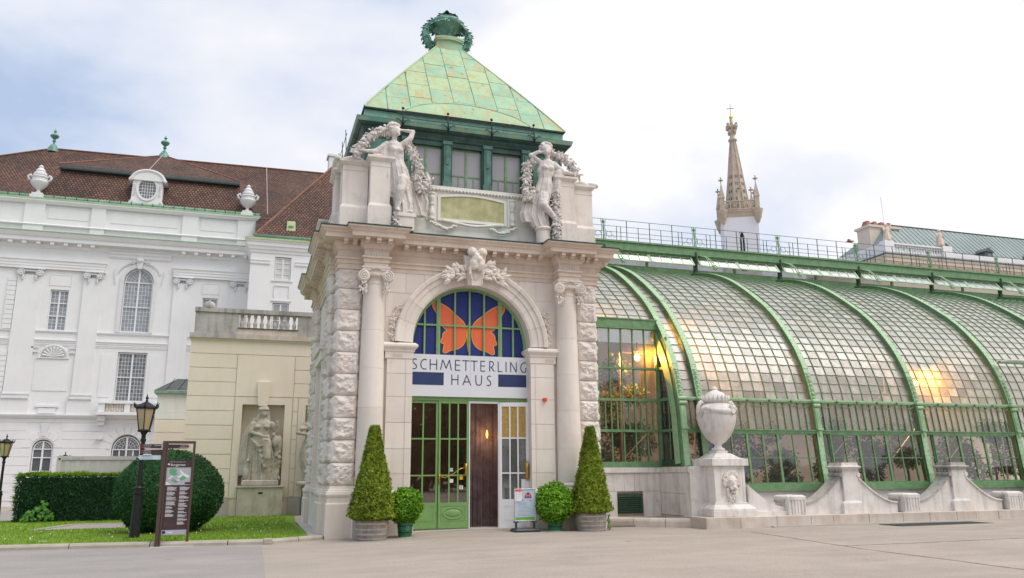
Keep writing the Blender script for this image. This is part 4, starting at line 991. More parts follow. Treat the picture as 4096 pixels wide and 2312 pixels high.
# pyramid roof of separate copper sheets
EX0, EX1, EY0, EY1 = LX0-.08, LX1+.08, LY0-.16, LY1+.16
CX, CY = PC, 25.8; HT = 16.25; EZ = 12.42; TH = .46
def roofpt(u, v, face):
    """u across -1..1 measured at the eave, v up 0..1"""
    hw = (EX1-EX0)/2; hd = (EY1-EY0)/2; bell = .12*(1-v)**4
    z = EZ+(HT-EZ)*v-bell+.12; half = hw*(1-v)+TH*v; hy = hd*(1-v)+TH*v
    x = u*hw
    x = max(-half, min(half, x))
    if face == 0: return Vector((CX+x, CY-hy, z))
    if face == 2: return Vector((CX-x, CY+hy, z))
    y = u*hd; y = max(-hy, min(hy, y))
    if face == 1: return Vector((CX-half, CY-y, z))
    return Vector((CX+half, CY+y, z))
us = [-1+2*k/9 for k in range(10)]; vsx = [0, .15, .32, .50, .68, .86, 1.0]
for face in range(4):
    nrm = [Vector((0, -.8, .6)), Vector((-.8, 0, .6)), Vector((0, .8, .6)), Vector((.8, 0, .6))][face]
    for i in range(9):
        off = (0 if i % 2 else .035)
        for j in range(len(vsx)-1):
            v0 = vsx[j]+(off if j else 0); v1 = vsx[j+1]+(off if j < len(vsx)-2 else 0); P = []
            for (u, v) in ((us[i], v0), (us[i+1], v0), (us[i+1], (v0+v1)/2), (us[i+1], v1), (us[i], v1), (us[i], (v0+v1)/2)):
                p = roofpt(u, v, face)
                if not P or (p-P[-1]).length > .004: P.append(p)
            if (P[0]-P[-1]).length < .004: P.pop()
            if len(P) < 3: continue
            c = sum(P, Vector())/len(P)
            ar = sum(((P[k]-c).cross(P[(k+1) % len(P)]-c)).length for k in range(len(P)))
            if ar < .02: continue
            lift = R.uniform(.004, .014); Q = [p+(c-p)*(.012/max(.1, (c-p).length))+nrm*lift for p in P]
            n = len(Q)
            m = MB().add(Q+[p-nrm*.03 for p in Q], [tuple(range(n))]+[(k+n, (k+1) % n+n, (k+1) % n, k) for k in range(n)])
            pbuild(m, 'copper_sheet', 'verdigris')
m = MB()
for f in range(4):
    for v0, v1 in zip(vsx, vsx[1:]):
        P = [roofpt(-1, v0, f), roofpt(1, v0, f), roofpt(1, v1, f), roofpt(-1, v1, f)]; m.add(P, [(0, 1, 2, 3)])
pbuild(m, 'roof_deck', 'copper_dark')
m = MB()
for f in (0, 1, 2, 3): m.tube([roofpt(1, k/10, f)+Vector((0, 0, .012)) for k in range(11)], .03, 6)
pbuild(m, 'hip_roll', 'verdigris')
m = MB()    # standing seams
for f in (0, 1):
    for i in range(1, 9):
        P = []
        for k in range(21):
            v = k/20; hw = (EX1-EX0)/2 if f == 0 else (EY1-EY0)/2
            if abs(us[i]*hw) < hw*(1-v)+TH*v-.02: P.append(roofpt(us[i], v, f)+Vector((0, 0, .02)))
        if len(P) > 1: m.tube(P, .012, 4)
pbuild(m, 'standing_seam', 'verdigris_dull')
# toothed edge below the eave
m = MB()
for k in range(92):
    x = EX0+(EX1-EX0)*(k+.5)/92; m.add([(x-.034, EY0-.01, EZ+.0), (x+.034, EY0-.01, EZ+.0), (x, EY0-.005, EZ-.06)], [(0, 1, 2)])
m.box(EX0, EY0-.012, EZ-.01, EX1, EY0+.1, EZ+.012).box(EX0-.012, EY0, EZ-.01, EX0+.1, EY1, EZ+.012).box(EX1-.1, EY0, EZ-.01, EX1+.012, EY1, EZ+.012)
pbuild(m, 'eave_valance', 'copper_dark')
# eyebrow hood over the windows
m = MB(); n = 40; vs = []; ridge = []
sl = (HT-EZ)/((EY1-EY0)/2-TH)
for i in range(n+1):
    t = i/n; x = 3.95+4.05*t; h = .72*sin(pi*t)**.8 if 0 < t < 1 else 0
    y0, z0 = EY0-.03, EZ+.02; y1 = EY0+.02+h*.55; z1 = EZ+.03+h*.55*sl+.10*min(1, h*3)
    for q in range(5):
        w_ = q/4; yy = y0+(y1-y0)*w_; zz = z0+(z1-z0)*w_+.12*sin(pi*w_)*(h/.72); vs.append((x, yy, zz))
    ridge.append((x, y1, z1))
m.add(vs, [(i*5+q, (i+1)*5+q, (i+1)*5+q+1, i*5+q+1) for i in range(n) for q in range(4)])
pbuild(m, 'eyebrow_hood', 'verdigris', smooth=True); pbuild(MB().tube(ridge, .035, 8), 'hood_roll', 'verdigris', smooth=True)
# snow rail on brackets in front of the gutter
for x in (3.85, 5.25, 6.65, 8.05):
    m = MB().tube([(x, LY0-.36, 11.80), (x, LY0-.38, 12.1), (x, LY0-.30, 12.38)], .022, 6).ell((x, LY0-.33, 12.44), .045, 8, 6)
    for s in (-1, 1): m.tube([(x, LY0-.38, 11.86), (x+s*.06, LY0-.39, 11.98), (x+s*.15, LY0-.39, 12.06), (x+s*.22, LY0-.38, 12.04)], .014, 5)
    pbuild(m, 'rail_bracket', 'black_iron', smooth=True)
pbuild(MB().tube([(3.65, LY0-.34, 12.26), (8.25, LY0-.34, 12.26)], .016, 6).tube([(3.85, LY0-.35, 12.13), (8.05, LY0-.35, 12.13)], .010, 6), 'snow_rail', 'black_iron')
m = MB()
for k in range(5): m.tube([(LX0-.42, 24.0+k*1.0, 11.5), (LX0-.46, 24.0+k*1.0, 12.2)], .012, 5)
m.tube([(LX0-.44, 23.8, 12.0), (LX0-.44, 28.2, 12.0)], .01, 5); pbuild(m, 'snow_rail', 'black_iron')
# finial: basket wreath
fin = bpy.data.objects.new('finial', None); link(fin, pav); fin.matrix_parent_inverse = Matrix.Translation(-Vector(pav.location)); fin['label'] = 'green copper basket and wreath finial'
m = MB(); n = 16
def bow(y_out, z0, z1, hw_):
    pts = [(CX-hw_, CY+hw_), (CX-hw_, CY-hw_)]+[(CX-hw_+2*hw_*k/n, CY-hw_-y_out*sin(pi*k/n)) for k in range(1, n)]+[(CX+hw_, CY-hw_), (CX+hw_, CY+hw_)]
    m.prism_z(pts[::-1], z0, z1)
bow(.10, 15.95, 16.62, .46); bow(.14, 16.62, 16.68, .50); bow(.12, 16.68, 16.76, .52)
m.build('base', 'verdigris', fin)
MB().lathe(CX, CY, [(.27, 16.76), (.29, 16.82), (.25, 16.9), (.22, 17.05), (.23, 17.18), (.34, 17.32), (.56, 17.42), (.64, 17.5), (.56, 17.60), (.38, 17.74), (.2, 17.88), (.05, 17.94)], 20, mod=lambda r, z, a: r*(1+.06*sin(8*a))).build('basket', 'verdigris_dull', fin, smooth=True)
m = MB(); rr = random.Random(12)
for k in range(250):
    a = rr.uniform(0, 2*pi); t = rr.random(); rad = .66*(1-t*.8); z = 17.45+.46*t
    leaf_blade(m, (CX+rad*cos(a)*.8, CY+rad*sin(a)*.8, z), (cos(a), sin(a), -1.3+1.2*t), rr.uniform(.16, .30), .14, (cos(a), sin(a), .5), .03)
m.build('leaves', 'verdigris_dull', fin, recalc=False)
for s in (-1, 1):
    m = MB(); P = []
    for k in range(24):
        t = k/23; a = radians(62)-t*radians(152); P.append((CX+s*(.10+.70*cos(a)), CY-.05, 17.02+.62*sin(a)))
    m.tube(P, [.07+.07*sin(pi*k/23) for k in range(24)], 8)
    for k in range(150):
        i = rr.randrange(23); p = Vector(P[i]); d = (Vector(P[i+1])-p).normalized(); ph = rr.uniform(0, 2*pi)
        nn = d.cross(Vector((0, 1, 0))).normalized(); o_ = nn*cos(ph)+Vector((0, 1, 0))*sin(ph)
        leaf_blade(m, p+o_*.05, d*.9+o_*.8, rr.uniform(.12, .20), .085, o_, .03)
    m.build('garland', 'verdigris_dull', fin, recalc=False)
# ------------------------------------------------------------------ statues
def drape(m, sec, k=9, amp=.10, seg=90, ph=0.0):
    """cloth body: sections (x, y, z, rx, ry, fold) from bottom to top"""
    vs = []; fs = []
    for (x, y, z, rx, ry, fo) in sec:
        for i in range(seg):
            a = 2*pi*i/seg; f = 1+1.35*amp*fo*(1.2*(.5-abs(sin(.5*(k*a+ph+z*1.3+.5*sin(2*a)))))+.5*sin((k*1.9//1)*a+z*2.1))
            vs.append((x+rx*f*cos(a), y+ry*f*sin(a), z))
    for q in range(len(sec)-1):
        for i in range(seg):
            j = (i+1) % seg; fs.append((q*seg+i, q*seg+j, (q+1)*seg+j, (q+1)*seg+i))
    fs.append(tuple(range(seg-1, -1, -1))); n = (len(sec)-1)*seg; fs.append(tuple(range(n, n+seg)))
    m.add(vs, fs)
def lerp_sec(sec, n=30):
    out = []
    for q in range(n+1):
        t = q/n*(len(sec)-1); i = min(int(t), len(sec)-2); f = t-i; out.append(tuple(a+(b-a)*f for a, b in zip(sec[i], sec[i+1])))
    return out
def head(m, c, turn=0.0, tilt=0.0, s=1.0, hair='up'):
    rot = Matrix.Rotation(turn, 3, 'Z') @ Matrix.Rotation(tilt, 3, 'Y'); c = Vector(c)
    def P(x, y, z): return c+rot @ Vector((x*s, y*s, z*s))
    m.ell(P(0, 0, 0), (.105*s, .125*s, .155*s), 14, 10, rot); m.ell(P(0, -.07, -.07), (.065*s, .065*s, .075*s), 10, 8, rot)
    m.add([P(-.022, -.115, -.03), P(.022, -.115, -.03), P(0, -.16, -.035), P(0, -.118, .045)], [(0, 1, 2), (0, 2, 3), (1, 3, 2), (0, 3, 1)])
    m.ell(P(0, -.115, -.075), (.035*s, .02*s, .014*s), 8, 5, rot); m.ell(P(0, -.105, -.12), (.03*s, .025*s, .022*s), 8, 5, rot)
    for q in (-1, 1): m.ell(P(q*.045, -.105, .028), (.03*s, .016*s, .010*s), 8, 5, rot); m.ell(P(q*.105, 0, -.01), (.018*s, .03*s, .04*s), 6, 5, rot)
    rr = random.Random(int(c.x*100))
    m.ell(P(0, .045, .06), (.135*s, .14*s, .14*s), 12, 8, rot)
    for k in range(44):
        a = rr.uniform(0, 2*pi); e = rr.uniform(-.1, 1.3)
        if sin(a) < -.5 and e < .6: continue
        m.ell(P(.145*cos(a)*cos(e), .04+.15*sin(a)*cos(e), .07+.14*sin(e)), .038*s, 7, 5)
    if hair == 'up':
        m.ell(P(0, .09, .20), (.10*s, .10*s, .09*s), 10, 6, rot)
        for k in range(5): m.ell(P(rr.uniform(-.06, .06), .04+rr.uniform(-.05, .05), .22), .035*s, 6, 5)
    else:
        m.ell(P(0, -.02, .10), (.13*s, .13*s, .07*s), 12, 6, rot)
        for q in (-1, 1): m.cap(P(q*.12, .04, 0), P(q*.15, .05, -.30), .05*s, .07*s)
def hand(m, w, d, s=1.0, up=(0, 0, 1)):
    w = Vector(w); d = Vector(d).normalized(); u = Vector(up); sd = d.cross(u).normalized()
    m.cap(w, w+d*.07*s, .032*s, .036*s, 8)
    for k in range(4): b = w+d*.09*s+sd*(k-1.5)*.020*s; m.cap(b, b+d*(.055+.012*(k in (1, 2)))*s-u*.02*s, .012*s, .009*s, 6)
    m.cap(w+sd*.035*s, w+sd*.06*s+d*.05*s, .013*s, .010*s, 6)
def finish_statue(m, name, mat, parent, voxel=.015):
    o = m.build(name, mat, parent, smooth=True, recalc=True)
    r = o.modifiers.new('remesh', 'REMESH'); r.mode = 'VOXEL'; r.voxel_size = voxel; r.use_smooth_shade = True
    s = o.modifiers.new('smooth', 'SMOOTH'); s.factor = .5; s.iterations = 1
    if parent.name.startswith('attic'): o.scale = (1.16, 1.12, 1.0)
    tx = bpy.data.textures.new('chisel', 'CLOUDS'); tx.noise_scale = .09; tx.noise_depth = 3
    d = o.modifiers.new('chisel', 'DISPLACE'); d.texture = tx; d.strength = .022; d.mid_level = .5; d.texture_coords = 'LOCAL'
    return o
def flower_rope(path, rad, seed, mat, parent, name='garland', dens=9, lf=.10):
    m = MB(); rr = random.Random(seed); P = [Vector(p) for p in path]; m.tube(P, rad*.8, 8)
    lf *= 1.05; rad *= 1.08
    for a, b in zip(P, P[1:]):
        n = max(2, int((b-a).length/rad*dens*1.7))
        for k in range(n):
            t = rr.random(); p = a+(b-a)*t; d = (b-a).normalized(); ph = rr.uniform(0, 2*pi)
            u = d.cross(Vector((.3, 1, .2))).normalized(); v = d.cross(u); o_ = u*cos(ph)+v*sin(ph)
            if rr.random() < .30: m.ell(p+o_*rad*.7, rad*rr.uniform(.3, .55), 7, 5)
            else: leaf_blade(m, p+o_*rad*.62, d*1.0+o_*.35+Vector((rr.uniform(-.5, .5), 0, rr.uniform(-.5, .5))), lf*rr.uniform(.8, 1.3), lf*.85, o_, .03)
    return m.build(name, mat, parent, recalc=False)
# left figure: stands on a bracket, one arm bent behind the head
s1 = thing('attic_statue', 'white stone woman statue with arm bent behind her head on the left attic bracket', 'statue', (3.72, 21.72, 8.32), 0, 'statues of women with garlands on the attic')
MB().box(-.10, -.28, -.03, .36, .28, .36).box(-.13, -.31, .36, .40, .28, .42).box(-.11, -.29, .42, .37, .28, .47).build('bracket', 'attic_stone', s1)
m = MB()
drape(m, lerp_sec([(.12, .05, .47, .28, .22, 1.1), (.12, .05, .75, .27, .22, 1.0), (.05, .04, 1.15, .25, .21, .9), (.0, .02, 1.55, .235, .19, .7), (-.05, .0, 1.85, .21, .17, .55), (-.11, 0, 2.1, .165, .14, .4), (-.15, -.02, 2.38, .19, .15, .3), (-.19, 0, 2.6, .19, .13, .15), (-.21, .0, 2.70, .10, .08, 0)], 60), 11, .12)
m.cap((.02, -.12, 1.5), (-.04, -.22, 1.12), .15, .11); m.cap((-.04, -.22, 1.12), (-.10, -.14, .62), .105, .06); m.cap((-.10, -.14, .6), (-.08, -.26, .52), .055, .045)
m.cap((.16, -.1, .55), (.24, -.24, .51), .055, .045); m.ell((-.23, -.13, 2.40), (.085, .08, .085)); m.ell((-.06, -.14, 2.38), (.085, .08, .085))
m.cap((-.20, 0, 2.66), (-.20, -.02, 2.82), .07, .065); head(m, (-.19, -.06, 2.98), radians(38), 0, 1.14)
m.cap((-.0, .0, 2.62), (.20, -.05, 2.82), .085, .07); m.cap((.20, -.05, 2.82), (.27, .0, 3.06), .07, .062); m.cap((.27, .0, 3.06), (.0, .06, 3.10), .06, .04)
m.cap((-.36, .02, 2.6), (-.62, .05, 2.36), .09, .075); m.cap((-.62, .05, 2.36), (-.86, -.02, 2.30), .07, .05); hand(m, (-.88, -.02, 2.30), (-1, -.2, -.1), 1.1)
drape(m, lerp_sec([(-.30, .08, 1.0, .10, .10, 1), (-.33, .08, 1.6, .12, .12, 1), (-.40, .08, 2.2, .17, .12, .8), (-.38, .06, 2.62, .12, .1, .3)], 16), 5, .15)
drape(m, lerp_sec([(.50, .1, .52, .16, .10, 1.2), (.42, .1, .9, .16, .12, 1), (.26, .08, 1.5, .14, .12, .8)], 14), 5, .16)
finish_statue(m, 'body', 'statue_stone', s1)
flower_rope([(-.22, .05, 2.93), (-.5, .06, 3.02), (-.85, .05, 2.86), (-1.1, .04, 2.50), (-1.35, .1, 2.22)], .13, 3, 'statue_stone', s1)
flower_rope([(.10, .08, 2.7), (.32, .02, 2.4), (.46, -.02, 2.05), (.50, -.05, 1.75)], .12, 4, 'statue_stone', s1)
flower_rope([(.46, -.05, 1.72), (.48, -.08, 1.45), (.56, -.10, 1.22), (.70, -.08, 1.35), (.78, -.06, 1.62), (.66, -.06, 1.72)], .12, 5, 'statue_stone', s1)
MB().tube([(.66, -.04, 1.2), (.78, .0, .95), (.74, .02, .75), (.82, .04, .6)], [.05, .04, .03, .01], 6).build('ribbon', 'statue_stone', s1, smooth=True)
flower_rope([(-.14, -.16, .50), (-.10, -.18, .15), (-.08, -.18, 0.0)], .09, 6, 'statue_stone', s1)
# right figure: looks down to the left, arm stretched over the pedestal
s2 = thing('attic_statue', 'white stone woman statue with lowered face reaching over the right attic pedestal', 'statue', (8.02, 21.72, 8.32), 0, 'statues of women with garlands on the attic')
MB().lathe(0.03, 0, [(.22, -.03), (.22, .34), (.25, .38), (.27, .42), (.25, .47), (.2, .47)], 20).build('bracket', 'attic_stone', s2, auto=True)
m = MB()
drape(m, lerp_sec([(-.02, .05, .47, .22, .2, 1.1), (-.10, .06, .8, .27, .22, 1.0), (-.06, .04, 1.2, .26, .21, .9), (.02, .02, 1.55, .25, .20, .7), (.08, .0, 1.85, .22, .17, .5), (.10, 0, 2.05, .17, .14, .5), (.12, 0, 2.32, .24, .16, .5), (.16, 0, 2.58, .20, .14, .2), (.18, .0, 2.68, .10, .08, 0)], 60), 11, .12)
drape(m, lerp_sec([(-.30, .08, .62, .20, .12, 1.3), (-.34, .08, .9, .22, .14, 1.2), (-.24, .08, 1.4, .16, .13, .9)], 14), 6, .16)
m.cap((.0, -.14, 1.42), (-.05, -.24, 1.12), .15, .12); m.cap((-.05, -.24, 1.12), (.28, -.18, .78), .11, .075); m.cap((.28, -.18, .78), (.32, -.14, .58), .07, .05); m.cap((.32, -.16, .56), (.20, -.28, .50), .05, .04)
m.ell((.05, -.14, 2.36), (.09, .08, .085)); m.ell((.22, -.13, 2.36), (.09, .08, .085))
m.cap((.18, 0, 2.62), (.16, -.04, 2.80), .07, .065); head(m, (.12, -.08, 2.96), radians(-30), radians(-12), 1.14)
m.cap((-.02, .0, 2.56), (-.30, -.06, 2.74), .085, .07); m.cap((-.30, -.06, 2.74), (-.12, -.14, 2.84), .062, .05); m.cap((-.12, -.14, 2.84), (.02, -.10, 2.86), .05, .035)
m.cap((.34, .0, 2.56), (.60, -.04, 2.32), .10, .08); m.cap((.60, -.04, 2.32), (.98, -.08, 2.26), .07, .05); hand(m, (1.0, -.08, 2.26), (1, 0, .25), 1.1)
drape(m, lerp_sec([(.42, .0, 1.5, .10, .10, 1), (.44, .0, 1.9, .12, .12, 1), (.50, .0, 2.35, .14, .12, .7)], 14), 5, .15)
finish_statue(m, 'body', 'statue_stone', s2)
flower_rope([(.25, .1, 2.94), (.55, .1, 2.92), (.85, .08, 2.78), (1.02, .02, 2.55), (1.12, .0, 2.38), (1.12, .0, 2.2)], .12, 13, 'statue_stone', s2)
flower_rope([(-.25, .02, 2.62), (-.46, .0, 2.38), (-.50, -.02, 2.05), (-.52, -.05, 1.75)], .12, 14, 'statue_stone', s2)
flower_rope([(-.50, -.05, 1.7), (-.56, -.08, 1.5), (-.50, -.10, 1.3), (-.34, -.08, 1.35), (-.28, -.06, 1.6)], .12, 15, 'statue_stone', s2)
flower_rope([(.40, -.12, 1.62), (.40, -.14, 1.3), (.36, -.14, 1.05), (.44, -.16, .75), (.40, -.2, .45), (.36, -.22, .02)], .10, 16, 'statue_stone', s2)
# ------------------------------------------------------------------ glasshouse
GH = thing('glasshouse', 'long curved glasshouse with riveted green iron ribs and roof walkway', 'glasshouse', (12.4, 21.5, 0))
def gb(m, name, mat, parent=None, **k):
    o = m.build(name, mat, None, **k); o.parent = parent or GH
    if o.parent == GH: o.matrix_parent_inverse = Matrix.Translation(-Vector(GH.location))
    return o
PR = [(0.02, 1.10), (0.0, 1.40), (.06, 1.75), (.10, 2.2), (.14, 2.68), (.17, 3.26), (.27, 3.84), (.41, 4.45), (.61, 5.01), (.94, 5.67), (1.44, 6.37), (2.06, 7.07), (2.88, 7.75), (3.66, 8.31), (4.51, 8.83), (5.53, 9.28), (6.4, 9.54), (7.18, 9.70)]
PR = [(21.5+a, z) for a, z in PR]
def cat(P, n=8):
    out = []
    for i in range(len(P)-1):
        p0, p1, p2, p3 = P[max(i-1, 0)], P[i], P[i+1], P[min(i+2, len(P)-1)]
        for k in range(n):
            t = k/n; out.append(tuple(.5*((2*p1[c])+(-p0[c]+p2[c])*t+(2*p0[c]-5*p1[c]+4*p2[c]-p3[c])*t*t+(-p0[c]+3*p1[c]-3*p2[c]+p3[c])*t**3) for c in range(2)))
    out.append(P[-1]); return out
CP = cat(PR)
for _ in range(3): CP = [CP[0]]+[tuple((CP[i-1][c]+2*CP[i][c]+CP[i+1][c])/4 for c in range(2)) for i in range(1, len(CP)-1)]+[CP[-1]]
AL = [0]
for a, b in zip(CP, CP[1:]): AL.append(AL[-1]+hypot(b[0]-a[0], b[1]-a[1]))
TOTAL = AL[-1]
def at_s(s, inset=0.0):
    s = max(0, min(TOTAL, s)); i = 0
    lo, hi = 0, len(AL)-1
    while hi-lo > 1:
        mid = (lo+hi)//2
        if AL[mid] <= s: lo = mid
        else: hi = mid
    i = lo; t = (s-AL[i])/max(1e-9, AL[i+1]-AL[i]); y = CP[i][0]+(CP[i+1][0]-CP[i][0])*t; z = CP[i][1]+(CP[i+1][1]-CP[i][1])*t
    j0, j1 = max(0, i-1), min(len(CP)-1, i+2); dy, dz = CP[j1][0]-CP[j0][0], CP[j1][1]-CP[j0][1]; l = hypot(dy, dz)
    return y+dz/l*inset, z-dy/l*inset      # inset goes inwards (+Y, -Z)
def s_of_z(z):
    for i in range(len(CP)-1):
        if CP[i][1] <= z <= CP[i+1][1]: return AL[i]+(AL[i+1]-AL[i])*(z-CP[i][1])/max(1e-9, CP[i+1][1]-CP[i][1])
    return TOTAL
RX = [12.44, 13.09]+[17.27+4.15*k for k in range(6)]
def rib(x, z0=1.12, deep=.26, wd=.20):
    r = bpy.data.objects.new('rib', None); link(r, GH); r.matrix_parent_inverse = Matrix.Translation(-Vector(GH.location))
    s0 = s_of_z(z0); n = 60
    def strip(i0, i1, xa, xb):
        vs = []
        for k in range(n+1):
            s = s0+(TOTAL-s0)*k/n
            for ins, xx in ((i0, xa), (i0, xb), (i1, xb), (i1, xa)):
                y, z = at_s(s, ins); vs.append((xx, y, z))
        return MB().add(vs, [(k*4+j, k*4+(j+1) % 4, (k+1)*4+(j+1) % 4, (k+1)*4+j) for k in range(n) for j in range(4)]+[(3, 2, 1, 0), (n*4, n*4+1, n*4+2, n*4+3)])
    strip(0, .018, x-wd/2, x+wd/2).build('flange', 'green_paint_lit', r)
    strip(.018, deep, x-.06, x+.06).build('web', 'green_paint', r)
    strip(deep, deep+.02, x-.08, x+.08).build('inner_flange', 'green_paint', r)
    m = MB(); L_ = int((TOTAL-s0)/.15)
    for k in range(L_):
        s = s0+.08+k*.15; y, z = at_s(s, -.002)
        for q in (-1, 1): m.ell((x+q*wd*.32, y, z), (.014, .012, .014), 5, 3)
        if k % 2: 
            y, z = at_s(s, .12); m.ell((x-.061, y, z), (.006, .014, .014), 5, 3)
    m.build('rivets', 'green_paint', r)
    # splice plates
    for sz in (s_of_z(7.3), s_of_z(4.9)):
        m = MB(); y, z = at_s(sz, -.006); y2, z2 = at_s(sz+.35, -.006); m.obox((x, y, z), (x, y2, z2), wd, .012, (0, -1, .3)); m.build('splice_plate', 'green_paint_lit', r)
    # cast scroll bracket and fluted strip
    m = MB()
    for zc, r_ in ((3.80, .06), (3.66, .055)):
        y, z = at_s(s_of_z(zc), -.05); m.tube([(x-.12, y, z), (x+.12, y, z)], r_, 10)
        for q in (-1, 1): m.tube([(x+q*.12, y, z), (x+q*.14, y, z)], r_*.6, 8)
    m.build('scroll', 'green_paint_lit', r, auto=True)
    m = MB()
    for q in range(3):
        xx = x-.05+q*.05
        P = [(xx,)+at_s(s_of_z(3.58-.62*k/6), -.03+.0) for k in range(7)]; m.tube(P, .020, 6)
    P0 = at_s(s_of_z(3.58), -.02); P1 = at_s(s_of_z(2.94), -.02); m.obox((x, *P0), (x, *P1), .16, .04, (0, -1, 0))
    m.box(x-.10, P1[0]-.06, 2.88, x+.10, P1[0]+.05, 2.94)
    for k in range(4): y, z = at_s(s_of_z(2.84-.04*k), -.02); m.ell((x, y, z), (.07-.014*k, .03, .03), 8, 5)
    m.build('fluted_strip', 'green_paint_lit', r, smooth=False)
    m = MB()
    for k in range(6):
        s = s_of_z(3.92)+k*.15; y, z = at_s(s, -.02); m.ell((x, y, z), (.06, .022, .05), 8, 5)
        y, z = at_s(s+.075, -.012); m.box(x-.085, y-.01, z-.006, x+.085, y+.02, z+.006)
    m.build('rosettes', 'green_paint_lit', r, smooth=True)
    return r
for i, x in enumerate(RX): rib(x, 1.80 if i < 2 else 1.12)
GI = .17                       # glass lies this far inside the flange
SB = s_of_z(3.86); STOP = TOTAL-.02
ROWH = .335; NR = int(round((STOP-SB)/ROWH)); ROWH = (STOP-SB)/NR
def pane_pts(x0, x1, s0, s1, off=0.0):
    """pane curved across its lower edge, lapping over the one below"""
    y0, z0 = at_s(s0-.02, GI-.012-off); y1, z1 = at_s(s1, GI-off); ym, zm = at_s((s0+s1)/2, GI-.004-off)
    P = []
    n = 4
    for k in range(n+1):
        t = k/n; dip = .028*(4*t*(1-t)); yy, zz = at_s(s0-.02-dip, GI-.012-off); P.append((x0+(x1-x0)*t, yy, zz))
    P += [(x1, ym, zm), (x1, y1, z1), (x0, y1, z1), (x0, ym, zm)]
    return P
panes = []       # (size key, pts)
barm = {}
BAYS = [(9.9, 12.44, 6, 6.44), (12.44, 13.09, 1, 3.86)]+[(a, b, 10, 3.86) for a, b in zip(RX[1:], RX[2:])]
for bi, (xa, xb, nc, zb) in enumerate(BAYS):
    s_lo = s_of_z(zb); xa_, xb_ = xa+(.07 if bi else 0), xb-.07
    rows = [s_lo]; k0 = int((s_lo-SB)/ROWH)+1
    rows += [SB+k*ROWH for k in range(k0 if bi == 0 else 1, NR+1)]
    if rows[1]-rows[0] < .12: rows.pop(1)
    cw = (xb_-xa_)/nc
    for c in range(nc):
        for r0, r1 in zip(rows, rows[1:]):
            panes.append((pane_pts(xa_+c*cw+.012, xa_+(c+1)*cw-.012, r0, r1), bi))
    m = MB()
    for c in range(1, nc):
        x = xa_+c*cw; P = [(x,)+at_s(s_lo+(STOP-s_lo)*k/26, GI-.02) for k in range(27)]
        for p, q in zip(P, P[1:]): m.obox(p, q, .020, .035, (0, -1, .4))
    gb(m, 'glazing_bars', 'green_paint')['kind'] = 'stuff'
    m = MB()
    for r0 in rows[1:-1]:
        for c in range(nc):
            n = 6; P = []
            for k in range(n+1):
                t = k/n; yy, zz = at_s(r0-.02-.028*4*t*(1-t), GI-.022); P.append((xa_+c*cw+cw*t, yy, zz))
            m.tube(P, .0085, 4)
    gb(m, 'pane_edges', 'green_paint')['kind'] = 'stuff'
ccam = Vector((0, 0, 1.6))
def psize(P):
    c = sum((Vector(p) for p in P), Vector())/len(P); d = (c-ccam); return -d.length
vis = [p for p in panes if p[1] <= 4]; vis.sort(key=lambda p: psize(p[0]), reverse=True)
single = set(id(p) for p in vis[:296])
bulk = MB(); att = []
rp = random.Random(21)
for p in panes:
    P = p[0]; n = len(P)
    if id(p) in single: gb(MB().add(P, [tuple(range(n))]), 'glass_pane', 'greenhouse_glass', recalc=False)
    else: bulk.add(P, [tuple(range(n))]); att.append(rp.random())
o = gb(bulk, 'glass_panes', 'greenhouse_glass', recalc=False); o['kind'] = 'stuff'
a = o.data.attributes.new('pane', 'FLOAT', 'FACE'); a.data.foreach_set('value', att)
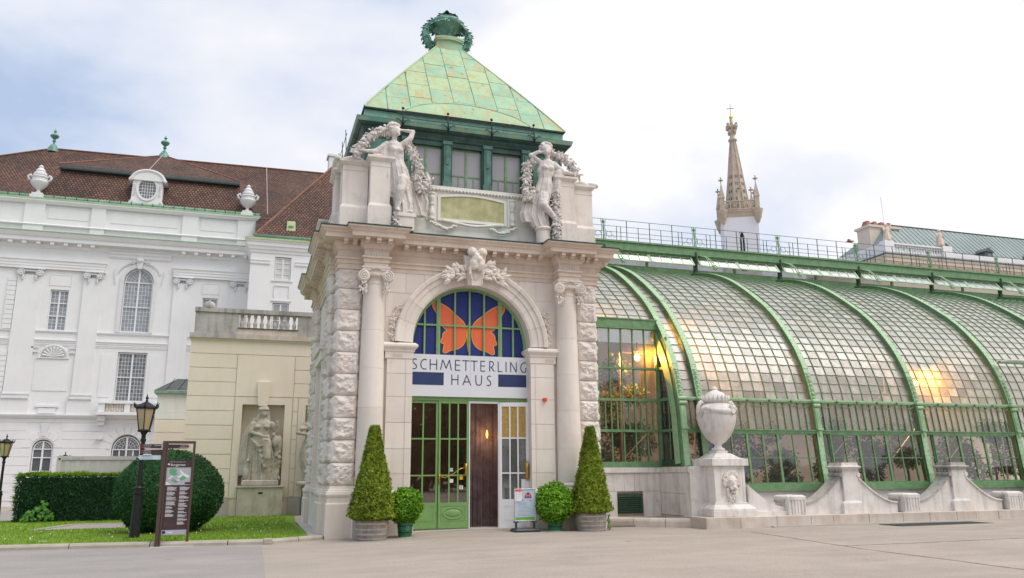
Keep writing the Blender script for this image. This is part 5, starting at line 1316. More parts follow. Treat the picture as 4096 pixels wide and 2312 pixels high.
# lower bands and casements of each full bay
def bar(m, x0, x1, z, h, d0=-.0, d1=.10, z2=None):
    y, zz = at_s(s_of_z(z)); m.box(x0, y+d0, z-h/2, x1, y+d1, z+h/2)
for bi, (xa, xb) in enumerate([(12.44, 13.09)]+list(zip(RX[1:], RX[2:]))):
    x0, x1 = xa+.07, xb-.07; n15 = 15 if bi else 2
    y, z = at_s(s_of_z(3.82))
    gb(MB().box(x0, y+.02, 3.76, x1, y+.16, 3.86).box(x0, y-.0, 3.80, x1, y+.03, 3.84), 'swag_beam', 'green_paint_lit')
    ya = at_s(s_of_z(2.86))[0]; gb(MB().box(x0, ya+.02, 2.78, x1, ya+.18, 2.88).box(x0, ya-.01, 2.86, x1, ya+.05, 2.89), 'beam', 'green_paint')
    cw = (x1-x0)/n15
    for c in range(n15):
        P0 = at_s(s_of_z(2.88), .13); P1 = at_s(s_of_z(3.77), .13)
        xs0, xs1 = x0+c*cw+.012, x0+(c+1)*cw-.012
        gb(MB().add([(xs0, *P0), (xs1, *P0), (xs1, *P1), (xs0, *P1)], [(0, 1, 2, 3)]), 'band_pane', 'band_glass', recalc=False)
    m = MB()
    for c in range(1, n15): m.obox((x0+c*cw, *at_s(s_of_z(2.88), .11)), (x0+c*cw, *at_s(s_of_z(3.77), .11)), .026, .05, (0, -1, 0))
    gb(m, 'glazing_bars', 'green_paint')
    if bi:
        m = MB(); yb = at_s(s_of_z(3.72), -.01)[0]
        for s_ in range(5):      # iron swags with rosettes
            xs0 = x0+(x1-x0)*(s_)/5; xs1 = x0+(x1-x0)*(s_+1)/5
            m.tube([(xs0+(xs1-xs0)*k/10, yb+.04, 3.78-.17*4*(k/10)*(1-k/10)) for k in range(11)], .013, 5)
            for q in (1/3, 2/3): m.ell((xs0+(xs1-xs0)*q, yb+.04, 3.70), (.018, .02, .045), 6, 4)
            if s_: m.ell((xs0, yb+.02, 3.81), (.045, .03, .045), 8, 6)
        gb(m, 'swags', 'green_paint', smooth=True)
    zs0, zs1 = 1.24, 2.78; ys0 = at_s(s_of_z(zs0))[0]+.10; ys1 = at_s(s_of_z(zs1))[0]+.10
    def yy(z): return ys0+(ys1-ys0)*(z-zs0)/(zs1-zs0)
    if bi:
        ed = [x0, x0+.34]+[x0+.34+(x1-x0-.72)*k/3 for k in (1, 2)]+[x1-.38, x1]
        for k in range(5):
            a_, b_ = ed[k], ed[k+1]; nsub = 1 if k in (0, 4) else 2
            c = bpy.data.objects.new('casement', None); link(c, GH); c.matrix_parent_inverse = Matrix.Translation(-Vector(GH.location))
            m = MB(); t_ = .035; dy = -.03 if nsub == 2 else .02
            for xx in (a_+t_/2, b_-t_/2): m.obox((xx, yy(zs0)+dy, zs0), (xx, yy(zs1)+dy, zs1), t_, .06, (0, -1, 0))
            for z in (zs0+.02, zs1-.02): m.box(a_+t_, yy(z)+dy-.03, z-.025, b_-t_, yy(z)+dy+.03, z+.025)
            m.build('frame', 'green_paint', c)
            m = MB(); m.box(a_+t_, yy(2.02)+dy-.015, 2.005, b_-t_, yy(2.02)+dy+.02, 2.035)
            if nsub == 2: m.obox(((a_+b_)/2, yy(zs0)+dy, zs0), ((a_+b_)/2, yy(zs1)+dy, zs1), .028, .04, (0, -1, 0))
            m.build('glazing_bars', 'green_paint', c)
            for q in range(nsub):
                p0 = a_+t_+(b_-a_-2*t_)*q/nsub+.014*(q > 0); p1 = a_+t_+(b_-a_-2*t_)*(q+1)/nsub-.014*(nsub == 2 and q == 0)
                for za, zc in ((zs0+.045, 2.0), (2.04, zs1-.045)):
                    MB().add([(p0, yy(za)+dy+.01, za), (p1, yy(za)+dy+.01, za), (p1, yy(zc)+dy+.01, zc), (p0, yy(zc)+dy+.01, zc)], [(0, 1, 2, 3)]).build('pane', 'clear_pane', c, recalc=False)
    else:
        gb(MB().add([(x0, yy(1.9), 1.9), (x1, yy(1.9), 1.9), (x1, yy(zs1), zs1), (x0, yy(zs1), zs1)], [(0, 1, 2, 3)]), 'pane', 'clear_pane', recalc=False)
        gb(MB().box(x0, yy(1.9)-.03, 1.76, x1, yy(1.9)+.05, 1.92), 'beam', 'green_paint')
x1 = RX[-1]
gb(MB().box(13.2, 21.36, 1.10, x1, 21.75, 1.24).box(13.2, 21.33, 1.04, x1, 21.4, 1.14), 'sill', 'green_paint')
gb(MB().box(12.75, 21.47, -.05, x1, 21.9, 1.05), 'base_wall', 'white_paint')
# square bay beside the pavilion: beam, upright glazing, iron posts
YB = 23.1
gb(MB().box(9.9, YB-.13, 6.13, 12.38, YB+.04, 6.42).box(9.9, YB-.16, 6.40, 12.38, YB+.04, 6.44).box(9.9, YB-.15, 6.10, 12.38, YB+.04, 6.13), 'fascia_beam', 'green_paint')
for z0, z1, n, mm in ((4.87, 6.10, 6, 'clear_pane'), (3.88, 4.81, 6, 'clear_pane'), (2.92, 3.80, 12, 'clear_pane'), (1.92, 2.84, 6, 'clear_pane')):
    w_ = (12.36-9.9)/n
    for k in range(n): gb(MB().box(9.9+k*w_+.02, YB, z0, 9.9+(k+1)*w_-.02, YB+.006, z1), 'pane', mm)
    m = MB()
    for k in range(1, n): m.box(9.9+k*w_-.02, YB-.03, z0, 9.9+k*w_+.02, YB+.02, z1)
    gb(m, 'glazing_bars', 'green_paint')
for z, h in ((4.84, .06), (3.84, .08), (2.88, .08), (1.85, .18)): gb(MB().box(9.9, YB-.06, z-h/2, 12.38, YB+.03, z+h/2), 'beam', 'green_paint')
gb(MB().box(12.32, YB-.09, 1.80, 12.42, YB+.03, 6.12), 'corner_post', 'green_paint')
# side return glazing under the first rib
XS = 12.40
for z0, z1 in ((4.87, 5.8), (3.88, 4.81), (2.92, 3.80), (1.92, 2.84)):
    for k, (ya, yb_) in enumerate(((21.95, 22.45), (22.49, 23.0))):
        yl = max(ya, at_s(s_of_z(z1), .1)[0])
        if yl < yb_-.1: gb(MB().box(XS, yl, z0, XS+.006, yb_, z1), 'pane', 'clear_pane')
    gb(MB().box(XS-.02, 22.45, z0, XS+.03, 22.49, z1), 'glazing_bars', 'green_paint')
for z in (4.84, 3.84, 2.88): gb(MB().box(XS-.03, at_s(s_of_z(z), .05)[0], z-.04, XS+.04, 23.02, z+.04), 'beam', 'green_paint')
gb(MB().box(XS-.04, 21.85, 1.78, XS+.04, 23.02, 2.0), 'beam', 'green_dark')
n = 24; vs = []
for k in range(n+1):
    s = s_of_z(1.9)+(s_of_z(6.4)-s_of_z(1.9))*k/n; y, z = at_s(s, .26); y2, z2 = at_s(s, .60); vs += [(XS-.05, y, z), (XS-.05, y2, z2)]
gb(MB().add(vs, [(2*k, 2*k+1, 2*k+3, 2*k+2) for k in range(n)]), 'rib_stiffener', 'green_paint_lit', recalc=False)
# ------------------------------------------------------------------ roof vents, walkway and railing
YT = 28.72
xL, xR = 9.9, RX[-1]
gb(MB().box(xL, YT-.02, 9.58, xR, YT+.1, 9.86).box(xL, YT-.06, 9.58, xR, YT-.02, 9.66), 'vent_sill', 'green_paint')
gb(MB().box(xL, YT-.02, 10.28, xR, YT+.1, 10.36), 'vent_head', 'green_paint_lit')
for i, (xa, xb) in enumerate([(9.9, 13.09)]+list(zip(RX[1:], RX[2:]))):
    xm = (xa+xb)/2; gb(MB().box(xm-.05, YT, 9.86, xm+.05, YT+.08, 10.28), 'vent_post', 'green_paint')
    for a, b in ((xa+.2, xm-.03), (xm+.03, xb-.12)):
        c = bpy.data.objects.new('roof_vent', None); link(c, GH); c.matrix_parent_inverse = Matrix.Translation(-Vector(GH.location))
        top = (YT-.08, 10.37); bot = (YT-.38, 9.98); uv = (0, -.8, .6)
        m = MB().obox((a, *top), (a, *bot), .08, .03, uv).obox((b, *top), (b, *bot), .08, .03, uv).obox((a, *top), (b, *top), .08, .03, uv).obox((a, *bot), (b, *bot), .08, .03, uv)
        for k in (1, 2, 3): xx = a+(b-a)*k/4; m.obox((xx, *top), (xx, *bot), .04, .02, uv)
        m.build('frame', 'green_paint_lit', c)
        for k in range(4):
            p = a+(b-a)*k/4+.03; q = a+(b-a)*(k+1)/4-.03
            MB().add([(p, *top), (q, *top), (q, *bot), (p, *bot)], [(0, 1, 2, 3)]).build('pane', 'band_glass', c, recalc=False)
m = MB()      # roof sheets above the vents with stepped edges
k = 0; x = xL
while x < xR:
    w_ = 1.04; z = 10.44+.03*(k % 2); m.box(x, YT-.14, 10.40, x+w_-.02, YT+.9, 10.43+.012*(k % 3)); x += w_; k += 1
gb(m, 'roof_sheets', 'green_paint')
YW = 28.62
gb(MB().box(xL, YW-.06, 10.48, xR, YW+.02, 10.76).box(xL, YW-.12, 10.76, xR, YW+.65, 10.83).box(xL, YW-.09, 10.44, xR, YW+.02, 10.49).box(xL, YW+.55, 10.56, xR, YW+.6, 10.78), 'walkway', 'green_paint')
for x in RX[1:]:
    px_ = x+.12
    c = bpy.data.objects.new('ridge_bracket', None); link(c, GH); c.matrix_parent_inverse = Matrix.Translation(-Vector(GH.location))
    m = MB().tube([(px_-.02, YT-.05, 9.7), (px_-.02, YT-.25, 10.3), (px_, YW-.1, 10.6)], .04, 6).box(px_-.07, YT-.12, 9.62, px_+.07, YT, 10.5).obox((px_-.5, YW+.2, 10.35), (px_, YW-.02, 10.55), .05, .05)
    m.build('strut', 'green_dark', c)
    m = MB()
    for q in (-.05, .05):
        m.tube([(px_+.12+q, YT-.18, 10.46), (px_+.30+q, YT-.42, 10.36), (px_+.44+q, YT-.60, 10.12), (px_+.50+q, YT-.72, 9.84)], .022, 6)
    m.ell((px_+.50, YT-.74, 9.82), .085, 8, 6)
    for k in range(8): a = k*pi/4; m.ell((px_+.50+.1*cos(a), YT-.78, 9.82+.1*sin(a)), .03, 5, 4)
    m.build('scroll', 'green_paint_lit', c, smooth=True)
    m = MB()
    for q in (-.10, .0, .10): m.tube([(px_+q*.7, YW, 10.83), (px_+q*1.2, YW-.05, 11.05), (px_+q*.6, YW, 11.35), (px_+q*1.1, YW, 11.70)], .014 if q else .03, 5)
    for s_ in (-1, 1):
        P = [(px_+s_*.08, YW, 11.12)]
        for k in range(16):
            a = k/15*pi*1.7; r_ = .15-.05*k/15; P.append((px_+s_*(.25-r_*cos(a)), YW-.01, 11.06+r_*sin(a)))
        m.tube(P, .012, 5); m.tube([(px_+s_*.40, YW, 11.05), (px_+s_*.48, YW, 10.95), (px_+s_*.58, YW, 11.0), (px_+s_*.60, YW, 11.25)], .01, 5)
    m.ell((px_, YW, 11.60), (.07, .05, .08), 8, 6); m.tube([(px_-.14, YW, 11.71), (px_+.14, YW, 11.71)], .014, 5)
    m.build('ornament_post', 'green_paint', c, smooth=True)
m = MB()
for z, r_ in ((11.71, .012), (11.44, .010), (11.20, .010), (11.02, .010)): m.tube([(xL, YW, z), (xR+.5, YW, z)], r_, 5)
gb(m, 'railing_rails', 'green_dark')
px_ = [x+.12 for x in RX[1:]]; up_me = MB().box(-.012, -.012, 0, .012, .012, .88).mesh('railing_upright', 'green_dark'); sh_me = MB().box(-.010, -.010, 0, .010, .010, .62).mesh('railing_upright', 'green_dark')
for a, b in [(9.0, px_[0])]+list(zip(px_, px_[1:])):
    for k in (1, 2, 3): place(up_me, 'railing_upright', GH, (a+(b-a)*k/4-12.4, YW-21.5, 10.83))
    for k in (.14, .185, .375, .625, .82, .86): place(sh_me, 'railing_upright', GH, (a+(b-a)*k-12.4, YW-21.5, 10.83))
gb(MB().box(25.32, YW-.05, 11.74, 25.42, YW+.05, 11.86).box(25.25, YW-.18, 11.72, 25.5, YW+.05, 11.76), 'roof_camera', 'terracotta')
# back of the house: rear wall, rear slope, floor
gb(MB().box(9.9, 33.0, 0, xR, 33.4, 7.4), 'rear_wall', 'interior_beige')
gb(MB().box(9.9, 21.9, 0, xR, 33.0, .12), 'floor', 'interior_floor')
m = MB().add([(9.9, YT+.1, 10.3), (xR, YT+.1, 10.3), (xR, 33.0, 7.4), (9.9, 33.0, 7.4)], [(0, 1, 2, 3)])
o = gb(m, 'rear_slope_glass', 'roof_glass', recalc=False)
for k in range(9):      # inner trusses
    x = 11.2+k*2.6; gb(MB().tube([(x, 23.4, .1), (x, 23.4, 5.4)], .03, 6).tube([(x, 23.4, 5.4), (x+2.6, 23.4, 5.4)], .035, 5).tube([(x, 23.4, 2.0), (x+2.6, 23.4, 4.4)], .02, 5).tube([(x, 23.4, 4.4), (x+2.6, 23.4, 2.0)], .02, 5), 'inner_truss', 'aluminium')
# porch vault swelling out at the far end
m = MB(); n = 16; vs = []
for k in range(n+1):
    a = pi/2*k/n; vs += [(25.7+.0, 21.9-1.9*sin(a), 4.35+1.05*cos(a)), (30, 21.9-1.9*sin(a), 4.35+1.05*cos(a))]
gb(m.add(vs, [(2*k, 2*k+1, 2*k+3, 2*k+2) for k in range(n)]), 'porch_glass', 'greenhouse_glass', recalc=False)
gb(MB().tube([(25.68, 22.2, 5.42), (25.68, 21.9, 5.42)]+[(25.68, 21.9-1.9*sin(pi/2*k/12), 4.37+1.05*cos(pi/2*k/12)) for k in range(13)], .04, 6), 'porch_edge', 'white_paint', smooth=True)
gb(MB().box(25.6, 22.0, 5.36, 30, 22.1, 5.44), 'porch_beam', 'green_paint')
# lamps inside
def glow(x, y, z, e, r=.10):
    l = thing('growing_lamp', 'glowing amber lamp hanging inside the %s' % ('glass bay beside the pavilion' if x < 14 else 'glasshouse behind the fourth and fifth ribs'), 'lamp', (x, y, z))
    MB().ell((0, 0, 0), (r, r*.6, r*1.2), 12, 8).build('bulb', 'lamp_glow', l, smooth=True); MB().lathe(0, 0, [(.02, .5), (.02, .30), (.26, .20), (.30, .16), (.28, .16), (.22, .19)], 16).build('added_shade', 'black_iron', l)  # shade added above the bulb to block its upward light
    d = bpy.data.lights.new('lamp_light', 'POINT'); d.energy = e; d.color = (1.0, .36, .05); d.shadow_soft_size = .07
    q = bpy.data.objects.new('lamp_light', d); link(q, l); q.location = (0, -.18, -.05)
glow(12.0, 23.7, 5.3, 420, .10); glow(22.45, 22.75, 4.62, 130, .10)
# plants inside, each its own thing
def leaves(m, cx, cy, cz, rx, ry, rz, n, ls, rr, droop=.0):
    for _ in range(n):
        while True:
            a, b, c = rr.uniform(-1, 1), rr.uniform(-1, 1), rr.uniform(-1, 1)
            if a*a+b*b+c*c < 1: break
        p = Vector((cx+a*rx, cy+b*ry, cz+c*rz)); d = Vector((rr.uniform(-1, 1), rr.uniform(-1, 1), rr.uniform(-.8, .6)-droop)).normalized()
        s = d.cross(Vector((rr.uniform(-1, 1), rr.uniform(-1, 1), 1))).normalized()*ls*rr.uniform(.25, .4); l = ls*rr.uniform(.7, 1.3)
        m.add([p-s*.3, p+d*l*.5-s, p+d*l, p+d*l*.5+s], [(0, 1, 2, 3)])
rr = random.Random(77)
for i, (x, y, h) in enumerate([(10.6, 24.3, 4.6), (11.7, 24.6, 5.1), (12.6, 25.0, 3.8), (14.4, 23.6, 3.0), (15.9, 23.9, 3.2), (17.6, 24.4, 2.8), (19.3, 24.0, 3.1), (21.0, 23.8, 2.6), (23.0, 24.2, 3.3), (25.0, 24.0, 3.0), (27.5, 24.5, 3.4)]):
    t = thing('tropical_tree', ['leafy tropical tree under the amber lamp next to the pavilion wall', 'tallest leafy tree behind the square glass bay', 'slim leafy tree behind the first iron rib', 'broad shrub just behind the stone urn', 'yellow flecked bush behind the first wide bay', 'low bush by the third iron rib', 'bushy plant behind the second wide bay', 'low bush by the fourth iron rib', 'dense bush behind the third wide bay', 'bush near the fifth iron rib', 'large bush behind the porch vault'][i], 'plant', (x, y, .12), 0, 'plants inside the glasshouse')
    MB().tube([(0, 0, 0), (.05, .02, h*.4), (-.05, .05, h*.8)], [.06, .045, .02], 6).build('trunk', 'bark', t)
    m = MB()
    for k in range(9): leaves(m, rr.uniform(-.5, .5), rr.uniform(-.4, .4), h*rr.uniform(.30, 1.0), .48, .4, .42, 330, .13, rr, .2)
    m.build('crown', 'tropic_leaf', t, recalc=False)
# ------------------------------------------------------------------ stone terrace: vent wall, urn, balustrade
TW = thing('terrace_wall', 'low pale stone wall with a green louvred vent beside the pavilion', 'wall', (11, 23, 0))
def tw(m, name, mat, **k):
    o = m.build(name, mat, None, **k); o.parent = TW; o.matrix_parent_inverse = Matrix.Translation(-Vector(TW.location)); return o
def blk(x0, y0, z0, x1, y1, z1, mat='marble', fn=tw, name='stone_block'): return fn(MB().box(x0+.004, y0, z0+.004, x1-.004, y1, z1-.004), name, mat, bev=.006)
tw(MB().box(9.86, 23.12, -.05, 12.36, 23.4, 1.72).box(12.32, 21.3, -.05, 12.7, 23.3, 1.70), 'core', 'plinth_stone')
for (a, b, c, d) in ((9.86, .30, 10.45, 1.05), (9.86, 1.05, 10.7, 1.60), (10.45, .30, 10.79, 1.05), (11.66, .30, 12.3, 1.05), (11.72, 1.05, 12.3, 1.60)): blk(a, 23.02, b, c, 23.15, d)
for k in range(3):     # flat arch over the vent
    a = 10.70+k*.34; tw(MB().prism_y([(a+.004, 1.054), (a+.336, 1.054), (a+.345+.02*(k-1), 1.594), (a-.005+.02*(k-1), 1.594)], 23.02, 23.15), 'stone_block', 'marble')
tw(MB().box(9.86, 22.96, 1.60, 12.30, 23.4, 1.76), 'coping', 'marble', bev=.01)
for (a, b, c, d) in ((21.51, .36, 22.2, 1.0), (22.2, .36, 23.0, 1.0), (21.51, 1.0, 23.0, 1.6)): tw(MB().box(12.26, a+.004, b+.004, 12.40, c-.004, d-.004), 'stone_block', 'marble', bev=.006)
tw(MB().box(12.22, 21.2, 1.60, 12.5, 23.0, 1.76), 'coping', 'marble', bev=.01); tw(MB().box(12.26, 21.18, .36, 12.72, 21.5, 1.78), 'stone_block', 'marble', bev=.006)
tw(MB().box(9.86, 22.9, -.02, 12.3, 23.1, .31), 'footing', 'plinth_stone', bev=.01); tw(MB().box(12.15, 21.2, -.02, 12.4, 22.95, .34), 'footing', 'plinth_stone', bev=.01)
tw(MB().box(10.80, 23.06, .40, 11.66, 23.12, .98), 'vent_frame', 'green_dark')
for k in range(8): tw(MB().obox((10.84, 23.03, .47+k*.062), (11.62, 23.03, .47+k*.062), .05, .008, (0, -.6, .8)), 'louvre_slat', 'green_dark')
BS = thing('basin_rim', 'curved low kerb of three pale stones running from the pavilion to the terrace', 'kerb', (11, 22, 0))
BP = [(10.12, 22.62), (10.45, 22.28), (10.78, 21.95), (11.12, 21.65), (11.5, 21.38), (11.9, 21.14), (12.2, 20.98)]
for a, b in ((0, 2), (2, 4), (4, 6)):
    vs = []; 
    for i in range(a, b+1):
        p = Vector(BP[i]); d = (Vector(BP[min(i+1, 6)])-Vector(BP[max(i-1, 0)])).normalized(); nn = Vector((-d.y, d.x))
        if i == a: p = p+d*.008
        if i == b: p = p-d*.008
        for o_, z in ((-.02, .0), (-.02, .24), (.0, .30), (.05, .325), (.25, .33), (.28, .0)): vs.append((p.x+nn.x*o_, p.y+nn.y*o_, z))
    o = MB().add(vs, [(i*6+j, (i+1)*6+j, (i+1)*6+j+1, i*6+j+1) for i in range(b-a) for j in range(5)]+[tuple(range(6)), tuple((b-a)*6+5-j for j in range(6))]).build('kerb_stone', 'plinth_stone', BS); o.matrix_parent_inverse = Matrix.Translation((-11, -22, 0))
# plinth course of separate stones
BL = thing('stone_balustrade', 'pale stone balustrade of tall pedestals, swept walls and low fluted blocks before the glasshouse', 'balustrade', (17, 20.5, 0))
def bl(m, name, mat='marble', **k):
    o = m.build(name, mat, None, **k); o.parent = BL; o.matrix_parent_inverse = Matrix.Translation(-Vector(BL.location)); return o
rr = random.Random(5); x = 12.12; first = True
while x < 36:
    w_ = rr.uniform(.75, 1.3); bl(MB().box(x+.003, 20.2+rr.uniform(-.004, .004), .0, x+w_-.003, 21.45, .38), 'plinth_stone', 'plinth_stone', bev=.012); x += w_
bl(MB().box(14.2, 20.08, .0, 36, 20.2, .115), 'step', 'slab_stone')
cap_pts = [(.0, 0), (.03, .02), (.03, .05), (.10, .09), (.11, .12), (.04, .15), (.04, .20), (-.1, .2)]
for k in range(5):
    cx = 17.25+4.15*k; hw = .26; ya, yb_ = 20.45, 20.95
    bl(MB().box(cx-hw-.08, ya-.05, .38, cx+hw+.08, yb_+.1, .68).frustum((cx-hw-.08, ya-.05, cx+hw+.08, yb_+.1), .68, (cx-hw-.02, ya-.02, cx+hw+.02, yb_+.04), .74).box(cx-hw, ya, .74, cx+hw, yb_, 1.64), 'pedestal')
    p = [(cx-hw, yb_), (cx-hw, ya), (cx+hw, ya), (cx+hw, yb_)]
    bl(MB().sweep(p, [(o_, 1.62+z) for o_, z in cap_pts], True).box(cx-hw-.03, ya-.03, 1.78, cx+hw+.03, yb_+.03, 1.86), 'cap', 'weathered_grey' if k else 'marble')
    for s in (-1, 1):
        m = MB().tube([(cx+s*(hw+.05), ya-.02, 1.50), (cx+s*(hw+.05), yb_+.02, 1.50)], .07, 10)
        for q in range(4): m.ell((cx+s*(hw+.05), ya+.03+q*.13, 1.60), .04, 6, 5)
        m.tube([(cx+s*(hw+.02), ya+.02, 1.45), (cx+s*(hw+.02), ya+.02, 1.1)], .02, 6)
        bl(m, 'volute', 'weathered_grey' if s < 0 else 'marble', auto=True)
    # sweeps: concave top line
    for s in (-1, 1):
        if k == 4 and s == 1: continue
        xe = cx+s*(2.075-.36); xs0 = cx+s*hw; n = 14; P = []
        for i in range(n+1):
            t = i/n; P.append((xs0+(xe-xs0)*t, .66+.80*(1-sin(t*pi/2))**1.0 if True else 0))
        if k == 0 and s == -1: pass
        for (ia, ib) in ((0, 6), (6, 14)):
            seg_ = P[ia:ib+1]; poly = [(seg_[0][0], .38), (seg_[-1][0], .38)]+seg_[::-1]
            if s < 0: poly = poly[::-1]
            bl(MB().prism_y(poly, ya+.07, yb_-.07), 'swept_wall')
        poly = [(P[0][0], P[0][1]+.0), (P[0][0], P[0][1]+.05)]+[(a, b+.05) for a, b in P[1:]]+[(a, b) for a, b in P[:0:-1]]
        if s > 0: poly = poly[::-1]
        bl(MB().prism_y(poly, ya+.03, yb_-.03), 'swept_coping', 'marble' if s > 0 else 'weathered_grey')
for k in range(5):
    cx = 15.24+4.15*k-.0; y0 = 20.38
    bl(MB().box(cx-.30, y0, .38, cx+.30, 21.0, .86).box(cx-.32, y0-.02, .82, cx+.32, 21.02, .90).frustum((cx-.32, y0-.02, cx+.32, 21.02), .90, (cx-.24, y0+.06, cx+.24, 20.95), .94), 'low_block', 'marble', bev=.006)
    m = MB()
    for q in range(6): m.box(cx-.285+q*.108, y0-.022, .44, cx-.285+q*.108+.035, y0+.001, .80)
    m.box(cx-.285, y0-.022, .80, cx+.29, y0+.001, .82)
    bl(m, 'flutes', 'marble')
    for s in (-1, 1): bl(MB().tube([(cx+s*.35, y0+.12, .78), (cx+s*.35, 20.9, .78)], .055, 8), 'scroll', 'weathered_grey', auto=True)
# sweep from the urn pedestal to the first low block
P = [(13.74+1.2*i/14, .62+.62*(1-sin(i/14*pi/2))) for i in range(15)]
for ia, ib in ((0, 5), (5, 14)): bl(MB().prism_y([(P[ia][0], .38), (P[ib][0], .38)]+P[ia:ib+1][::-1], 20.52, 20.85), 'swept_wall')
bl(MB().box(13.9, 20.45, .38, 14.94, 20.9, .50), 'swept_base')
# urn pedestal with a lion mask
UP = thing('urn_pedestal', 'square pale marble pedestal carved with a lion mask under the big urn', 'pedestal', (13.2, 21.1, .38))
def up_(m, name, mat='marble', **k): return m.build(name, mat, UP, **k)
hw = .5
up_(MB().box(-.73, -.73, 0, .73, .6, .16).box(-.70, -.70, .16, .70, .6, .20).frustum((-.70, -.70, .70, .6), .20, (-.58, -.58, .58, .56), .33).box(-.56, -.56, .33, .56, .55, .38), 'base', bev=.008)
up_(MB().box(-.5, -.5, .38, .5, .5, 1.40), 'shaft', bev=.008)
up_(MB().box(-.5, -.515, .38, -.42, -.5, 1.40).box(.42, -.515, .38, .5, -.5, 1.40).box(-.42, -.515, 1.34, .42, -.5, 1.40).box(-.42, -.508, 1.25, -.34, -.5, 1.30).box(.34, -.508, 1.25, .42, -.5, 1.30), 'panel_border')
up_(MB().box(-.60, -.60, 1.40, .60, .55, 1.60).frustum((-.52, -.52, .52, .5), 1.60, (-.40, -.40, .40, .4), 1.64).frustum((-.42, -.42, .42, .42), 1.64, (-.25, -.25, .25, .25), 1.76), 'cap', bev=.008)
m = MB(); rr = random.Random(31); cx, cz, y = .04, .98, -.50
for k in range(120):
    a = rr.uniform(-.3, pi+.3); r_ = rr.uniform(.15, .25); m.ell((cx+r_*cos(a)*.85, y-.02, cz+r_*sin(a)*1.0), (.028, .05, .045), 6, 4)
for k in range(60):
    t = rr.random(); m.ell((cx+rr.uniform(-.16, .16)*(1-t*.5), y-.015, cz-.1-.38*t), (.024, .05, .05), 6, 4)
m.ell((cx, y-.03, cz), (.13, .11, .17), 12, 8); m.ell((cx, y-.10, cz-.03), (.05, .07, .11), 8, 6); m.ell((cx, y-.15, cz-.10), (.055, .05, .04), 8, 6)
for s in (-1, 1): m.ell((cx+s*.05, y-.12, cz-.13), (.05, .05, .045), 8, 6); m.ell((cx+s*.065, y-.115, cz+.055), (.04, .03, .022), 8, 5); m.ell((cx+s*.13, y-.04, cz+.15), (.035, .04, .045), 7, 5)
m.ell((cx, y-.08, cz-.20), (.045, .045, .035), 8, 6)
m.tube([(cx-.12, y-.03, cz-.12), (cx-.07, y-.04, cz-.35), (cx, y-.04, cz-.48)], .03, 6); m.tube([(cx+.12, y-.03, cz-.12), (cx+.09, y-.04, cz-.3), (cx+.04, y-.04, cz-.44)], .03, 6)
for i_ in range(len(m.v)):
    a_, b_, c_ = m.v[i_]; m.v[i_] = (cx+(a_-cx)*1.28, y+(b_-y)*1.1, .93+(c_-cz)*1.25)
up_(m, 'lion_mask', 'attic_stone', smooth=True)
UR = thing('stone_urn', 'large fluted marble urn with snake handles and domed lid', 'urn', (13.2, 21.1, 2.14))
def ur(m, name, mat='marble', **k): return m.build(name, mat, UR, **k)
ur(MB().box(-.19, -.19, 0, .19, .19, .08).lathe(0, 0, [(.18, .08), (.20, .10), (.20, .13), (.12, .18), (.10, .24), (.14, .28)], 24), 'foot', auto=True)
ur(MB().lathe(0, 0, [(.10, .26), (.20, .32), (.34, .46), (.45, .66), (.52, .86), (.555, 1.04), (.56, 1.14), (.56, 1.16)], 96, mod=lambda r, z, a: r*(1+.05*abs(sin(12*(a+.9*(1.16-z))))-.03*(z > 1.1))), 'fluted_body', auto=True)
ur(MB().lathe(0, 0, [(.55, 1.155), (.575, 1.165), (.58, 1.2), (.57, 1.30), (.50, 1.38), (.40, 1.43), (.33, 1.46), (.34, 1.5)], 40), 'shoulder', auto=True)
ur(MB().lathe(0, 0, [(.36, 1.49), (.38, 1.53), (.37, 1.58), (.35, 1.62), (.30, 1.70), (.22, 1.78), (.12, 1.83), (.08, 1.86), (.09, 1.90), (.04, 1.96), (.01, 1.98)], 48, mod=lambda r, z, a: r*(1+(.05*abs(sin(9*a)) if z < 1.82 else 0))), 'lid', auto=True)
m = MB(); rr = random.Random(9)
for k in range(20):
    a = 2*pi*k/20; m.cap((.39*cos(a), .39*sin(a), 1.50), (.40*cos(a), .40*sin(a), 1.66), .02, .03, 6)
ur(m, 'lid_petals', 'marble', smooth=True)
m = MB()
for s in (-1, 1):
    m.tube([(s*.50, 0, 1.02), (s*.62, 0, 1.2), (s*.60, -.03, 1.38), (s*.50, -.05, 1.50), (s*.42, -.03, 1.46), (s*.45, 0, 1.36)], [.035, .045, .06, .06, .05, .03], 8)
    m.tube([(s*.56, -.1, 1.02), (s*.57, -.16, 1.18), (s*.50, -.26, 1.32), (s*.42, -.34, 1.30)], .035, 8)
P = [(.54*cos(radians(200+k*7)), .54*sin(radians(200+k*7)), 1.30-.10*sin(radians(k*180/20))) for k in range(21)]
m.tube(P, [.035+.06*sin(pi*k/20) for k in range(21)], 8)
m.tube([(.12, -.56, 1.38), (.20, -.58, 1.28), (.14, -.60, 1.18), (.24, -.56, 1.12), (.32, -.52, 1.22), (.26, -.54, 1.34)], .03, 8)
m.tube([(.30, -.50, 1.34), (.40, -.44, 1.26), (.48, -.34, 1.20)], .05, 8)
ur(m, 'snake_handles', 'marble', smooth=True)

